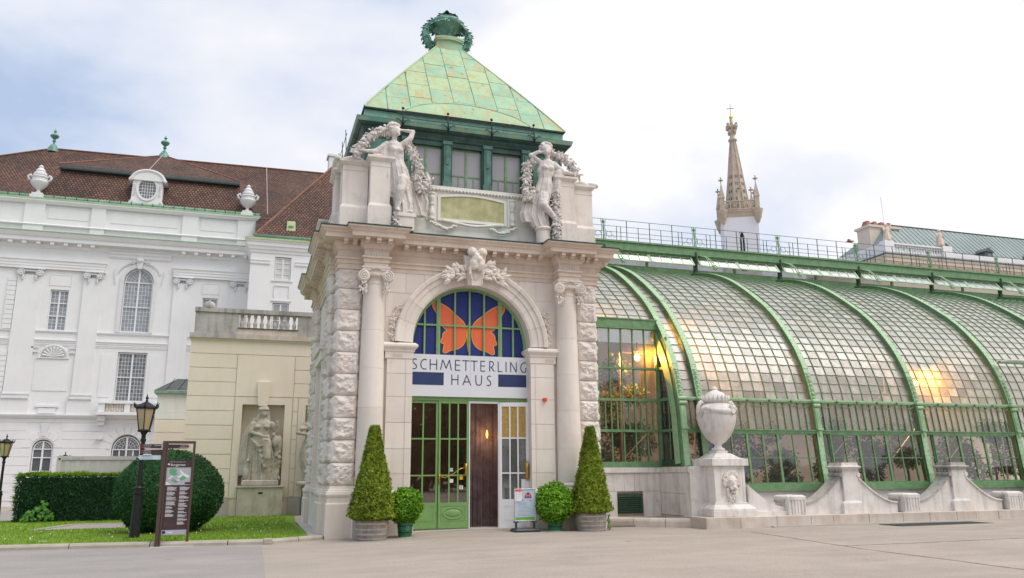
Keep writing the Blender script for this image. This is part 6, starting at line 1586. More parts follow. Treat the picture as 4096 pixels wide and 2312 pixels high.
# park trees across the forecourt, behind the viewer (mirrored in the panes)
PT = thing('park_trees', 'row of dark park trees on the far side of the forecourt', 'trees', (8, -34, 0), kind='stuff')
m = MB(); rr = random.Random(55)
for k in range(22):
    cx = -70+k*6.6+rr.uniform(-2, 2); h_ = rr.uniform(10, 15); m.tube([(cx, 0, 0), (cx+.3, 0, h_*.6)], [.35, .2], 6)
    for q in range(10): leaves(m, cx+rr.uniform(-3, 3), rr.uniform(-2, 2), h_*rr.uniform(.15, .85), 2.8, 2.4, 2.2, 300, 1.0, rr)
m.build('foliage', 'hedge_leaf', PT, recalc=False)['kind'] = 'stuff'
# ------------------------------------------------------------------ cream garden wall with statue niches
YW_ = thing('garden_wall', 'cream rendered garden wall with balustrade and statue niches beside the pavilion', 'wall', (0, 35.5, 0))
def mk(root):
    inv = Matrix.Translation(-Vector(root.location))
    def f(m, name, mat, **k):
        o = m.build(name, mat, None, **k); o.parent = root; o.matrix_parent_inverse = inv; return o
    return f
yw = mk(YW_)
core = MB(); Y0 = 35.55
nich = [(-.31, 1.39), (2.25, 3.95)]
core.box(-2.46, Y0, -.1, -.31, 37, 4.5).box(1.39, Y0, -.1, 2.25, 37, 4.5).box(3.95, Y0, -.1, 9, 37, 4.5).box(-2.46, Y0, 4.5, 9, 37, 7.16)
for a, b in nich: core.box(a, 35.95, -.1, b, 36.5, 4.5)
yw(core, 'wall', 'plaster_yellow')
for a, b in nich:
    m = MB()
    m.box(a-.30, 35.50, .73, a, Y0+.01, 4.80).box(b, 35.50, .73, b+.30, Y0+.01, 4.80).box(a, 35.50, 4.5, b, Y0+.01, 4.80)
    yw(m, 'niche_frame', 'plaster_yellow')
    c = (a+b)/2-.04; yw(MB().prism_y([(c-.19, 4.44), (c+.19, 4.44), (c+.27, 5.44), (c-.27, 5.44)], 35.38, 35.56), 'keystone', 'plaster_yellow')
ZC = [.73, 1.30, 1.87, 2.45, 3.05, 3.62, 4.21, 4.81, 5.40, 5.98, 6.57, 7.14]
for za, zb in zip(ZC, ZC[1:]):
    def cb(x0, x1): yw(MB().box(x0, 35.50, za+.022, x1, Y0+.01, zb-.0), 'course_block', 'plaster_yellow')
    if za < 4.8: cb(-2.5, -.645); cb(1.73, 1.92); cb(4.28, 8.9)
    elif za < 6.5:
        cb(-2.5, -.645); cb(1.73, 2.4)
        if za == 4.81: yw(MB().box(-.62, 35.50, za+.022, 1.71, Y0+.01, 6.57), 'course_block', 'plaster_yellow')
        cb(2.4, 8.9)
    else: cb(-2.5, 8.9)
for x0, x1 in ((-2.5, -1.6), (-1.6, -.62), (1.7, 2.2), (4.3, 8.9)): yw(MB().box(x0+.003, 35.46, -.1, x1-.003, 35.56, .715), 'base_slab', 'slab_stone')
pth = [(-2.5, 37), (-2.5, 35.50), (9, 35.50)]
yw(MB().sweep(pth, [(-.1, 7.10), (0, 7.12), (.02, 7.14), (.04, 7.18), (.07, 7.20), (.07, 7.22), (-.1, 7.22)]), 'cornice_moulding', 'plaster_yellow')
xsb = [-2.46, -1.6, -.75, .5, 1.6, 2.9, 9]
for a, b in zip(xsb, xsb[1:]): yw(MB().box(a-.12*(a < -2.4), 35.37, 7.222, b-.004, 37, 7.42), 'coping_stone', 'weathered_grey' if a < -.8 else 'plinth_stone')
yw(MB().box(-2.42, 35.50, 7.42, -1.62, 35.8, 8.34).box(-1.616, 35.50, 7.42, -.70, 35.8, 8.34).box(1.75, 35.50, 7.42, 2.4, 35.8, 8.34).box(2.404, 35.5, 7.42, 9, 35.8, 8.34), 'parapet', 'weathered_grey')
yw(MB().box(-.70, 35.50, 7.42, 1.75, 35.8, 7.70), 'parapet_base', 'plinth_stone'); yw(MB().box(-.72, 35.46, 7.69, 1.77, 35.82, 7.72), 'parapet_flashing', 'copper_dark')
for a, b in ((-2.45, -.9), (-.9, .4), (.4, 1.7), (1.7, 9)): yw(MB().box(a, 35.44, 8.34, b-.004, 35.86, 8.52), 'handrail_stone', 'weathered_grey')
bal = MB().box(-.085, -.085, 0, .085, .085, .05).lathe(0, 0, [(.06, .05), (.07, .08), (.085, .16), (.088, .22), (.07, .27), (.045, .30), (.045, .42), (.055, .44), (.075, .50), (.06, .53), (.06, .55)], 14).box(-.08, -.08, .55, .08, .08, .62).mesh('baluster', 'plinth_stone')
for k in range(9): place(bal, 'baluster', YW_, (-.555+k*.269, .15, 7.72))
o = yw(MB().ell((-1.9, 35.62, 8.60), (.25, .22, .22), 14, 8), 'stone_ball', 'weathered_grey', smooth=True)
for i, (a, b) in enumerate(nich):
    t = thing('statue_plinth', ['mossy stone plinth below the statue with the eagle' , 'mossy stone plinth partly hidden by the pavilion corner'][i], 'plinth', ((a+b)/2+.05, 35.3, 0), 0, 'plinths under the niche statues')
    MB().box(-.88, -.42, 0, .88, .5, 1.13).build('block', 'statue_grey', t); MB().box(-.93, -.47, 1.13, .93, .9, 1.20).build('slab', 'statue_grey', t, bev=.01)
    if i == 0: MB().box(-.07, -.428, .88, .10, -.42, .95).build('name_plate', 'black_iron', t)
# statue in the open niche
s3 = thing('niche_statue', 'grey stone robed goddess with an eagle at her side in the cream wall niche', 'statue', (.56, 35.35, 1.20), 0, 'statues in the cream wall niches')
MB().box(-.72, -.36, 0, .72, .4, .22).build('base', 'statue_grey', s3, bev=.04)
def goddess(m, fx=1):
    drape(m, lerp_sec([(.0, .05, .2, .52, .30, 1.0), (.0, .05, .6, .46, .28, 1.1), (-.02, .04, 1.0, .42, .27, 1.1), (-.03, .02, 1.45, .38, .26, .9), (-.02, .0, 1.75, .34, .24, .6), (-.02, 0, 1.9, .30, .20, .1), (-.02, 0, 2.05, .23, .17, 0), (-.02, 0, 2.3, .25, .18, 0), (-.02, 0, 2.5, .29, .17, 0), (-.02, .02, 2.62, .22, .13, 0), (-.02, .02, 2.7, .09, .08, 0)], 60), 13, .17)
    m.ell((-.15, -.14, 2.36), (.11, .09, .10)); m.ell((.11, -.14, 2.36), (.11, .09, .10)); m.cap((-.02, .02, 2.66), (-.0, 0, 2.82), .08, .075)
    head(m, (.0, -.04, 2.96), radians(14), 0, 1.12, 'down'); m.ell((0, .02, 3.06), (.17, .16, .10))
    m.cap((.12, -.16, 1.7), (.16, -.26, 1.1), .17, .13); m.cap((.16, -.24, 1.1), (.18, -.12, .35), .13, .08)
    m.cap((-.30, .0, 2.50), (-.36, -.06, 2.15), .10, .085); m.cap((-.36, -.06, 2.15), (.02, -.30, 1.98), .075, .05); hand(m, (.05, -.31, 1.97), (1, -.15, -.1), 1.3)
    m.cap((.26, .0, 2.50), (.40, -.02, 2.16), .10, .08); m.cap((.40, -.02, 2.16), (.44, -.12, 2.44), .07, .055); hand(m, (.44, -.13, 2.46), (-.1, -.1, 1), 1.2)
    drape(m, lerp_sec([(-.52, .12, .4, .13, .14, 1.2), (-.50, .12, 1.2, .16, .16, 1.1), (-.44, .12, 2.0, .16, .14, .9), (-.22, .12, 2.75, .10, .1, .4)], 24), 5, .18)
    for k in range(5): m.tube([(-.36+.06*k, -.20, 1.88-.05*k), (-.1+.05*k, -.32, 1.55-.22*k), (.22, -.26, 1.72-.10*k)], .03, 6)
m = MB(); goddess(m)
finish_statue(m, 'body', 'statue_grey', s3, .018).scale = (1.28, 1.1, 1.0)
m = MB(); m.ell((.52, -.05, 1.75), (.16, .17, .28)); m.ell((.44, -.10, 2.04), (.09, .09, .11)); m.cap((.40, -.14, 2.06), (.34, -.18, 2.02), .035, .015); m.ell((.68, .0, 1.68), (.12, .14, .36)); m.cap((.55, 0, 1.5), (.66, .05, 1.15), .12, .07); m.box(.34, -.05, .2, .74, .3, 1.35); rr = random.Random(2)
for k in range(40): m.ell((.54+rr.uniform(-.2, .2), -.02+rr.uniform(-.08, .1), rr.uniform(.25, 1.4)), rr.uniform(.05, .10), 6, 5)
finish_statue(m, 'eagle', 'statue_grey', s3, .022)
m = MB(); m.ell((-.56, -.08, .50), (.15, .15, .30)); m.cap((-.56, -.1, .72), (-.52, -.14, .98), .09, .06); m.ell((-.52, -.16, 1.0), (.08, .09, .09)); m.tube([(-.62, -.05, .9), (-.5, -.1, 1.1), (-.44, -.1, 1.0)], .04, 6)
finish_statue(m, 'small_figure', 'statue_grey', s3, .022)
s4 = thing('niche_statue', 'grey stone statue with folded arms half hidden behind the pavilion corner', 'statue', (2.70, 34.95, 1.20), 0, 'statues in the cream wall niches')
MB().box(-.72, -.36, 0, .72, .4, .16).build('base', 'statue_grey', s4, bev=.04)
m = MB()
drape(m, lerp_sec([(.0, .05, .1, .40, .28, .8), (-.02, .05, .5, .38, .27, .9), (-.14, .04, 1.0, .42, .27, 1.1), (-.12, .02, 1.5, .36, .26, .9), (-.08, .0, 1.85, .30, .22, .5), (-.06, 0, 2.1, .27, .19, .1), (-.05, 0, 2.45, .34, .19, 0), (-.05, .02, 2.62, .22, .13, 0), (-.05, .02, 2.7, .09, .08, 0)], 36), 9, .10)
m.cap((-.06, .02, 2.66), (-.16, 0, 2.84), .08, .08); head(m, (-.22, -.04, 3.0), radians(-55), radians(-10), 1.15, 'down')
m.cap((-.38, .0, 2.48), (-.62, -.08, 2.12), .11, .09); m.cap((-.62, -.08, 2.12), (-.25, -.24, 2.02), .085, .06); hand(m, (-.22, -.25, 2.02), (1, 0, .1), 1.2); m.cap((-.5, -.12, 2.28), (-.15, -.2, 2.3), .08, .07)
m.cap((.28, 0, 2.48), (.40, -.06, 2.1), .11, .09); m.cap((.40, -.06, 2.1), (.05, -.22, 2.1), .08, .06)
finish_statue(m, 'body', 'statue_grey', s4, .02).scale = (1.2, 1.1, 1.0)
# ------------------------------------------------------------------ annex behind the wall end
AX = thing('garden_annex', 'small cream annex with dark metal roof between the palace and the cream wall', 'building', (-3.2, 40, 0)); ax = mk(AX)
ax(MB().box(-4.05, 40.04, -.1, -2.0, 43, 5.4), 'wall', 'plaster_yellow')
for k in range(7): ax(MB().box(-4.09, 40.0, .02+k*.585+.02, -2.0, 40.06, .02+(k+1)*.585), 'course_block', 'plaster_yellow')
ax(MB().box(-4.09, 40.0, 4.14, -2.0, 40.06, 4.45), 'course_block', 'stained_stone'); ax(MB().box(-4.06, 40.02, 4.46, -2.0, 40.06, 5.30), 'parapet', 'stained_stone')
ax(MB().box(-4.2, 39.86, 5.30, -1.9, 43, 5.42), 'gutter', 'gutter_copper')
ax(MB().add([(-4.2, 39.86, 5.43), (-1.9, 39.86, 5.43), (-1.9, 41.6, 6.15), (-3.4, 41.6, 6.15), (-4.2, 43, 5.43)], [(0, 1, 2, 3), (0, 3, 4)]), 'roof', 'roof_metal_dark')
for k in range(4): ax(MB().tube([(-3.7+k*.5, 39.9, 5.47), (-3.5+k*.5, 41.5, 6.16)], .015, 4), 'roof_seam', 'black_iron')
# ------------------------------------------------------------------ white palace
PA = thing('white_palace', 'long white palace with pilasters, arched window and brown tiled roof', 'building', (-8, 53, 0)); pa = mk(PA)
Yp = 53.0; XL, XRr = -24.0, -.4
def pav_win(holes):
    """palace wall cut round its window openings (x0,x1,z0,z1), arched heads kept as blocks"""
    m = MB(); xs = sorted({XL, XRr}|{h[0] for h in holes}|{h[1] for h in holes}); 
    for a, b in zip(xs, xs[1:]):
        c = (a+b)/2; hs = sorted([h for h in holes if h[0] < c < h[1]], key=lambda h: h[2]); z = -.2
        for h in hs:
            if h[2] > z: m.box(a, Yp, z, b, Yp+.5, h[2])
            z = h[3]
        m.box(a, Yp, z, b, Yp+.5, 16.0)
    return m
SW = [(-15.95, -14.96), (-11.79, -10.80), (-3.28, -2.38)]
HOL = []
for a, b in SW: HOL.append((a, b, 10.06, 12.54))
HOL += [(-7.86, -6.20, 10.14, 14.18), (-7.78, -6.15, 5.94, 8.92), (-11.75, -10.66, .85, 3.80), (-7.62, -6.02, .8, 4.03), (-15.9, -14.9, .85, 3.8)]
pa(pav_win(HOL), 'wall', 'plaster_white')
pa(MB().box(XL, 53.5, -.2, XRr, 62, 15.9), 'wall', 'plaster_white')
def window(x0, x1, z0, z1, cols, tiers, glassm, arch=0, mull=.10, name='window', bars=.018, y=53.16):
    c = bpy.data.objects.new(name, None); link(c, PA); c.matrix_parent_inverse = Matrix.Translation(-Vector(PA.location))
    m = MB(); t = .06; xm = (x0+x1)/2
    m.box(x0, y-.03, z0, x0+t, y+.06, z1).box(x1-t, y-.03, z0, x1, y+.06, z1).box(x0+t, y-.03, z0, x1-t, y+.06, z0+t).box(xm-mull/2, y-.04, z0+t, xm+mull/2, y+.06, z1)
    zt = z0; tz = []
    for i, (zz, rows) in enumerate(tiers):
        top = zz; m.box(x0+t, y-.05, top-.06, x1-t, y+.06, top); tz.append((zt+(t if i == 0 else 0), top-.06, rows)); zt = top
    half = (xm-mull/2-x0-t); 
    bm_ = MB(); pm = {}
    for za, zb, rows in tz:
        ph = (zb-za)/rows; pw = half/(cols//2)
        key = (round(pw, 3), round(ph, 3))
        if key not in pm: pm[key] = MB().box(-pw/2+bars/2, 0, -ph/2+bars/2, pw/2-bars/2, .008, ph/2-bars/2).mesh('pane', glassm)
        for s, xb in ((0, x0+t), (1, xm+mull/2)):
            for i in range(cols//2):
                for j in range(rows):
                    o = place(pm[key], 'pane', c, (xb+pw*(i+.5), y+.02, za+ph*(j+.5)))
            for i in range(1, cols//2): bm_.box(xb+pw*i-bars/2, y, za, xb+pw*i+bars/2, y+.03, zb)
            for j in range(1, rows): bm_.box(xb, y+.002, za+ph*j-bars/2, xb+half, y+.028, za+ph*j+bars/2)
    if arch:
        zc = tiers[-1][0]; r = (x1-x0)/2-.02
        vs = []; n = 20
        for k in range(n+1):
            a = pi*k/n
            for rr_, yy in ((r, y-.03), (r-.06, y-.03), (r-.06, y+.06), (r, y+.06)): vs.append((xm+rr_*cos(a), yy, zc+rr_*sin(a)*arch))
        m.add(vs, [(k*4+j, k*4+(j+1) % 4, (k+1)*4+(j+1) % 4, (k+1)*4+j) for k in range(n) for j in range(4)])
        m.box(xm-mull/2, y-.04, zc, xm+mull/2, y+.06, zc+(r-.05)*arch)
        for s in (-1, 1):
            P = [(xm+s*mull/2, zc+.005)]+[(xm+s*(r-.06)*cos(pi/2*k/10), zc+.005+(r-.06)*sin(pi/2*k/10)*arch) for k in range(11)]; P = [p if abs(p[0]-xm) > mull/2 else (xm+s*mull/2, p[1]) for p in P]
            if s < 0: P = P[::-1]
            MB().prism_y(P, y+.02, y+.028).build('pane', glassm, c)
            for f in (.33, .62, .82): bm_.tube([(xm+s*max(mull/2, r*f*cos(pi/2*k/10)), y+.01, zc+r*f*sin(pi/2*k/10)*arch) for k in range(11)], .010, 4)
            for f in (.25, .5, .75): a = pi/2*f; bm_.tube([(xm+s*(.33*r*cos(a)), y+.01, zc+.33*r*sin(a)*arch), (xm+s*r*.95*cos(a), y+.01, zc+r*.95*sin(a)*arch)], .010, 4)
    m.build('frame', 'white_paint', c); bm_.build('muntins', 'white_paint', c)
    MB().box(x0-.05, Yp-.06, z0-.09, x1+.05, Yp+.2, z0).build('sill', 'plaster_ornament', c)
    return c
for a, b in SW: window(a, b, 10.08, 12.52, 4, [(10.98, 4), (11.76, 3), (12.52, 3)], 'window_glass')
window(-7.84, -6.22, 10.17, 13.30, 8, [(11.75, 6), (13.30, 6)], 'window_glass', arch=1.05)
window(-7.76, -6.17, 5.97, 8.89, 8, [(7.45, 6), (8.89, 6)], 'window_glass_dark')
for a, b in ((-11.72, -10.69), (-15.9, -14.9)): window(a, b, .9, 3.2, 2, [(1.95, 1), (2.72, 1), (3.2, 1)], 'window_glass_dark', arch=.9, bars=.03)
cw = window(-7.58, -6.06, .9, 3.18, 4, [(2.35, 1), (3.18, 1)], 'window_glass_dark', arch=1.0, bars=.07)
def spandrel(x0, x1, zc, ztop, ry, mat='plaster_white'):
    xm = (x0+x1)/2; r = (x1-x0)/2; n = 20; m = MB(); vs = []
    for k in range(n+1):
        a = pi*k/n; x, z = xm+r*cos(a), zc+r*sin(a)*ry
        vs += [(x, Yp, z), (x, Yp, ztop+.01), (x, Yp+.3, z)]
    m.add(vs, [(3*k, 3*k+1, 3*k+4, 3*k+3) for k in range(n)]+[(3*k, 3*k+3, 3*k+5, 3*k+2) for k in range(n)])
    pa(m, 'arch_head', mat)
spandrel(-7.86, -6.20, 13.30, 14.18, 1.04); spandrel(-11.75, -10.66, 3.2, 3.80, .95); spandrel(-15.9, -14.9, 3.2, 3.8, 1.0); spandrel(-7.62, -6.02, 3.18, 4.03, 1.04)
# pilasters with capitals
PIL = [(-13.56, -12.30), (-10.05, -9.03), (-5.01, -3.98), (-1.66, -.5), (-17.5, -16.4), (-21.6, -20.4)]
for a, b in PIL:
    pa(MB().box(a, 52.88, 6.3, b, Yp+.01, 13.35), 'pilaster', 'plaster_white')
    pa(MB().box(a-.10, 52.76, 6.02, b+.10, Yp, 6.10).box(a-.05, 52.82, 6.10, b+.05, Yp, 6.24).box(a-.08, 52.79, 6.24, b+.08, Yp, 6.31), 'pilaster_base', 'plaster_ornament')
    pa(MB().box(a-.14, 52.84, 5.12, b+.14, Yp, 6.02), 'pilaster_pedestal', 'plaster_white')
    m = MB().box(a-.12, 52.72, 13.66, b+.12, Yp, 13.74); rr = random.Random(int(a*7))
    for s, cx in ((-1, a+.14), (1, b-.14)):
        for st in range(18): an = st*.6; r_ = .21*(1-st/20); m.ell((cx+r_*sin(an), 52.76, 13.47+r_*cos(an)), .055, 6, 4)
        m.ell((cx, 52.84, 13.47), (.23, .1, .22), 12, 6)
        for k in range(4): m.ell((cx-s*.14, 52.80, 13.26-k*.07), (.09-.012*k, .07, .05), 7, 4)
    for k in range(7): m.ell((a+.35+(b-a-.7)*k/6, 52.8, 13.56), (.07, .06, .06), 6, 4)
    pa(m, 'capital', 'plaster_ornament', smooth=True)
# quoins left of the first pilaster
for k in range(11): pa(MB().box(-14.05, 52.92, 10.05+k*.285+.02, -13.60, Yp+.01, 10.05+(k+1)*.285), 'quoin', 'plaster_white')
for k in range(8): pa(MB().box(-14.2, 52.92, 6.35+k*.30+.02, -13.60, Yp+.01, 6.35+(k+1)*.30), 'quoin', 'plaster_white')
# string courses and panels between the pilasters
bayx = [(-24, -21.6), (-20.4, -17.5), (-16.4, -13.56), (-12.30, -10.05), (-9.03, -5.01), (-3.98, -1.66)]
for a, b in bayx:
    pa(MB().sweep([(a, Yp), (b, Yp)], [(-.1, 9.92), (.03, 9.92), (.06, 9.97), (.10, 10.0), (.10, 10.04), (-.1, 10.06)]), 'string_course', 'plaster_white')
    pa(MB().sweep([(a, Yp), (b, Yp)], [(-.1, 9.14), (.03, 9.14), (.03, 9.20), (.05, 9.22), (.05, 9.30), (.08, 9.34), (.08, 9.42), (.13, 9.46), (.13, 9.50), (-.1, 9.52)]), 'string_course', 'plaster_white')
for a, b in ((-11.85, -10.75), (-3.3, -2.36), (-15.9, -15.0)):
    pa(MB().box(a, 52.975, 12.78, b, Yp+.01, 13.42), 'recessed_panel', 'plaster_white'); pa(MB().box(a-.03, 52.96, 13.42, b+.03, Yp, 13.46).box(a-.03, 52.96, 12.75, a, Yp, 13.42).box(b, 52.96, 12.75, b+.03, Yp, 13.42), 'panel_frame', 'plaster_ornament')
for cx in (-11.22, -15.4):
    m = MB()
    n = 20; vs = []
    for k in range(n+1):
        a = pi*k/n
        for r_, yy in ((.66, 52.99), (.66, 52.93), (.76, 52.91), (.82, 52.95), (.82, 53.0)): vs.append((cx+r_*cos(a), yy, 8.46+r_*sin(a)*.95))
    m.add(vs, [(k*5+j, k*5+j+1, (k+1)*5+j+1, (k+1)*5+j) for k in range(n) for j in range(4)])
    for k in range(9): a = pi*(k+.5)/9; m.cap((cx, 52.96, 8.50), (cx+.52*cos(a), 52.93, 8.50+.50*sin(a)), .03, .085, 6)
    m.box(cx-.85, 52.9, 8.38, cx+.85, 53, 8.46)
    pa(m, 'shell_lunette', 'plaster_ornament', smooth=False)
for cx in (-11.22, -15.4):
    pa(MB().box(cx-.9, 52.965, 6.5, cx+.9, 53.0, 8.36), 'blind_panel', 'plaster_white')
    for s in (-1, 1): pa(MB().box(cx+s*1.0-.17, 52.9, 8.72, cx+s*1.0+.17, 53, 8.80).box(cx+s*1.0-.15, 52.93, 8.80, cx+s*1.0+.15, 53, 8.98).box(cx+s*1.0-.18, 52.88, 8.98, cx+s*1.0+.18, 53, 9.06), 'impost', 'plaster_ornament')
    pa(MB().box(cx-.62, 52.9, 5.55, cx+.62, 53, 5.68).box(cx-.45, 52.93, 5.2, cx+.45, 53, 5.5), 'apron_panel', 'plaster_white')
for s in (-1, 1): pa(MB().box(-7.0+s*1.35-.32, 52.97, 6.2, -7.0+s*1.35+.32, 53.0, 8.75), 'side_panel', 'plaster_white')
# architrave over the upper windows (broken at the arched bay) and main cornice
for a, b in ((-24, -9.0), (-5.05, XRr)):
    pa(MB().sweep([(a, Yp), (a, 52.86), (b, 52.86), (b, Yp)] if a > -20 else [(a, 52.86), (b, 52.86), (b, Yp)], [(-.1, 13.74), (.0, 13.74), (.0, 13.88), (.03, 13.90), (.03, 14.05), (.06, 14.07), (.06, 14.20), (.12, 14.26), (.12, 14.30), (-.1, 14.31)]), 'architrave', 'plaster_white')
pa(MB().sweep([(XL, Yp), (XRr, Yp)], [(-.1, 15.05), (.05, 15.05), (.10, 15.15), (.14, 15.18), (.14, 15.36), (.52, 15.37), (.52, 15.60), (.58, 15.62), (.66, 15.74), (.72, 15.84), (.72, 15.88), (-.1, 15.95)]), 'cornice', 'plaster_white')
pa(MB().sweep([(XL, Yp), (XRr, Yp)], [(.74, 15.86), (.76, 15.92), (.10, 16.12), (.10, 16.08)]), 'cornice_flashing', 'verdigris')
cor = MB().box(-.11, -.46, 15.20, .11, -.10, 15.365).mesh('corbel', 'plaster_white')
x = -15.6
while x < -.6:
    if not (-9.25 < x < -4.85): place(cor, 'corbel', PA, (x+8, 0, 0))
    x += .735
pa(MB().sweep([(-8.8, Yp), (-5.3, Yp)], [(-.1, 14.7), (.04, 14.7), (.10, 14.8), (.10, 14.88), (.2, 15.0), (.2, 15.08), (-.1, 15.1)]), 'window_hood', 'plaster_white')
m = MB()    # surround of the big arched window
for s in (-1, 1):
    m.box(-7.03+s*.94-.10, 52.92, 10.1, -7.03+s*.94+.10, 53, 13.3)
    for st in range(14): an = st*.6; r_ = .14*(1-st/16); m.ell((-7.03+s*(.42+r_*sin(an)), 52.86, 14.50+r_*cos(an)), .035, 6, 4)
    m.tube([(-7.03+s*1.35, 52.92, 14.05), (-7.03+s*1.42, 52.90, 13.9), (-7.03+s*1.36, 52.92, 13.5), (-7.03+s*1.28, 52.92, 13.1)], .03, 5)
n = 24; vs = []
for k in range(n+1):
    a = pi*k/n
    for r_, yy in ((.84, 53.0), (.84, 52.92), (1.04, 52.90), (1.06, 53.0)): vs.append((-7.03+r_*cos(a), yy, 13.3+r_*sin(a)*1.04))
m.add(vs, [(k*4+j, k*4+j+1, (k+1)*4+j+1, (k+1)*4+j) for k in range(n) for j in range(3)])
n = 20; 
m.tube([(-7.03+1.26*cos(pi*k/n), 52.93, 13.45+1.12*sin(pi*k/n)) for k in range(2, n-1)], .04, 5)
m.prism_y([(-7.14, 14.1), (-6.92, 14.1), (-6.82, 14.75), (-7.24, 14.75)], 52.78, 53); m.ell((-7.03, 52.78, 14.62), (.2, .1, .14))
pa(m, 'arch_surround', 'plaster_ornament')
# ground floor: channelled courses, segment arches, balcony
pa(MB().sweep([(XL, Yp), (XRr, Yp)], [(-.1, 4.90), (.10, 4.92), (.12, 5.0), (.26, 5.05), (.28, 5.12), (-.1, 5.15)]), 'string_course', 'plaster_white')
z = .3; k = 0
while z < 4.85:
    zt = min(z+.485, 4.9)
    seg = [(XL, -15.95), (-14.85, -11.80), (-10.60, -7.9 if z > 1 else -7.7), (-5.75 if z > 1 else -5.9, XRr)] if z < 3.7 else ([(XL, -11.5), (-10.9, XRr)] if z < 4.3 else [(XL, XRr)])
    if 2.9 < z < 3.7: seg = [(XL, -16.1), (-14.7, -11.9), (-10.5, -8.1), (-5.5, XRr)]
    if 3.7 <= z < 4.3: seg = [(XL, -12.1), (-10.3, -7.9), (-5.7, XRr)]
    for a, b in seg: pa(MB().box(a, 52.965, z+.02, b, Yp+.01, zt), 'course_block', 'plaster_white')
    z = zt
for cx, r0, r1, n, zc, hh in ((-6.82, .86, 1.35, 9, 3.18, 1.0), (-11.2, .62, 1.05, 5, 3.25, .9)):
    for q in range(n):
        a0 = pi*q/n+.012; a1 = pi*(q+1)/n-.012
        P = [(cx+r_*cos(a), zc+r_*sin(a)*hh) for r_, a in ((r0, a0), (r1, a0), (r1, (a0+a1)/2), (r1, a1), (r0, a1), (r0, (a0+a1)/2))]
        pa(MB().prism_y(P, 52.955, Yp+.01), 'voussoir', 'plaster_white')
pa(MB().prism_y([(-11.33, 3.9), (-11.07, 3.9), (-10.98, 4.66), (-11.42, 4.66)], 52.92, 53), 'keystone', 'plaster_ornament')
m = MB().box(-8.55, 52.25, 5.12, -5.1, 53, 5.30).box(-8.45, 52.35, 5.30, -8.1, 53, 5.84).box(-5.55, 52.35, 5.30, -5.2, 53, 5.84).box(-7.05, 52.35, 5.30, -6.75, 53, 5.84).box(-8.5, 52.3, 5.78, -5.15, 52.7, 5.88).box(-8.45, 52.5, 5.3, -5.2, 52.55, 5.80)
pa(m, 'balcony', 'plaster_white')
for k in range(4):
    for x0 in (-7.98, -6.62): pa(MB().lathe(x0+k*.27, 52.45, [(.05, 5.32), (.09, 5.40), (.05, 5.55), (.09, 5.68), (.05, 5.78)], 8), 'baluster', 'plinth_stone')
for x in (-8.45, -5.35): pa(MB().box(x-.02, 52.5, 4.78, x+.40, 53, 5.10).box(x, 52.6, 4.55, x+.36, 53, 4.78), 'bracket', 'plaster_ornament'); pa(MB().box(x+.02, 52.7, 3.72, x+.34, 53, 3.86), 'bracket_foot', 'plaster_ornament')
# attic parapet
pa(MB().box(XL, 53.25, 15.9, XRr, 54.2, 18.1), 'attic_wall', 'plaster_white')
for a, b in ((-13.75, -12.65), (-10.1, -9.3), (-4.85, -3.9), (-1.5, -.4), (-18, -17)): pa(MB().box(a, 53.12, 16.0, b, 53.26, 18.12), 'attic_pilaster', 'plaster_white')
for a, b in ((-12.5, -10.25), (-9.0, -5.15), (-3.75, -1.7)): pa(MB().box(a, 53.22, 17.0, b, 53.26, 17.7).box(a-.04, 53.20, 17.7, b+.04, 53.26, 17.74), 'attic_panel', 'plaster_white')
pa(MB().sweep([(XL, 53.12), (XRr, 53.12)], [(-.1, 16.5), (.05, 16.5), (.08, 16.54), (.02, 16.6), (-.1, 16.6)]), 'attic_moulding', 'plaster_white')
pa(MB().sweep([(XL, 53.12), (XRr+.05, 53.12), (XRr+.05, 54.3)], [(-.1, 17.85), (.05, 17.88), (.12, 17.98), (.18, 18.02), (.18, 18.1), (-.1, 18.12)]), 'attic_cornice', 'plaster_white')
pa(MB().box(XL, 52.92, 18.10, XRr+.28, 53.6, 18.20), 'parapet_flashing', 'verdigris'); pa(MB().tube([(XL, 53.2, 18.32), (XRr+.2, 53.2, 18.32)], .13, 8), 'gutter_pipe', 'gutter_copper', smooth=True)
x = -16
while x < XRr: pa(MB().tube([(x, 53.2, 18.32), (x+.05, 53.2, 18.32)], .145, 8), 'gutter_clip', 'copper_dark'); x += .62
# roofs
rf = MB(); e0 = 18.4
rf.add([(-30, 53.6, e0), (30, 53.6, e0), (30, 62, 25.0), (-14.8, 62, 24.8), (-30, 57.5, 21.5)], [(0, 1, 2, 3, 4)])
rf.add([(-30, 53.6, e0), (-14.8, 62, 24.8), (-22.5, 62.5, 21.4), (-30, 60, 19)], [(0, 1, 2, 3)])
rf.v = [v for v in rf.v]
roof = MB().add([(-25, 53.4, 18.2), (12, 53.4, 18.2), (12, 62, 25.1), (-14.8, 62, 24.75), (-25, 57.6, 19.8)], [(0, 1, 2, 3, 4)])
pa(roof, 'roof', 'roof_tiles')
pa(MB().tube([(-25, 57.6, 19.85), (-14.8, 62, 24.8), (12, 62, 25.15)], .06, 6), 'ridge_tiles', 'ridge_brown')
pa(MB().add([(XRr, 53.4, 18.2), (12, 53.4, 18.2), (12, 50.8, 15.7), (XRr, 50.8, 15.7)], [(0, 1, 2, 3)]).box(XRr, 53.3, 15, 12, 53.39, 18.15), 'lower_roof', 'roof_tiles')
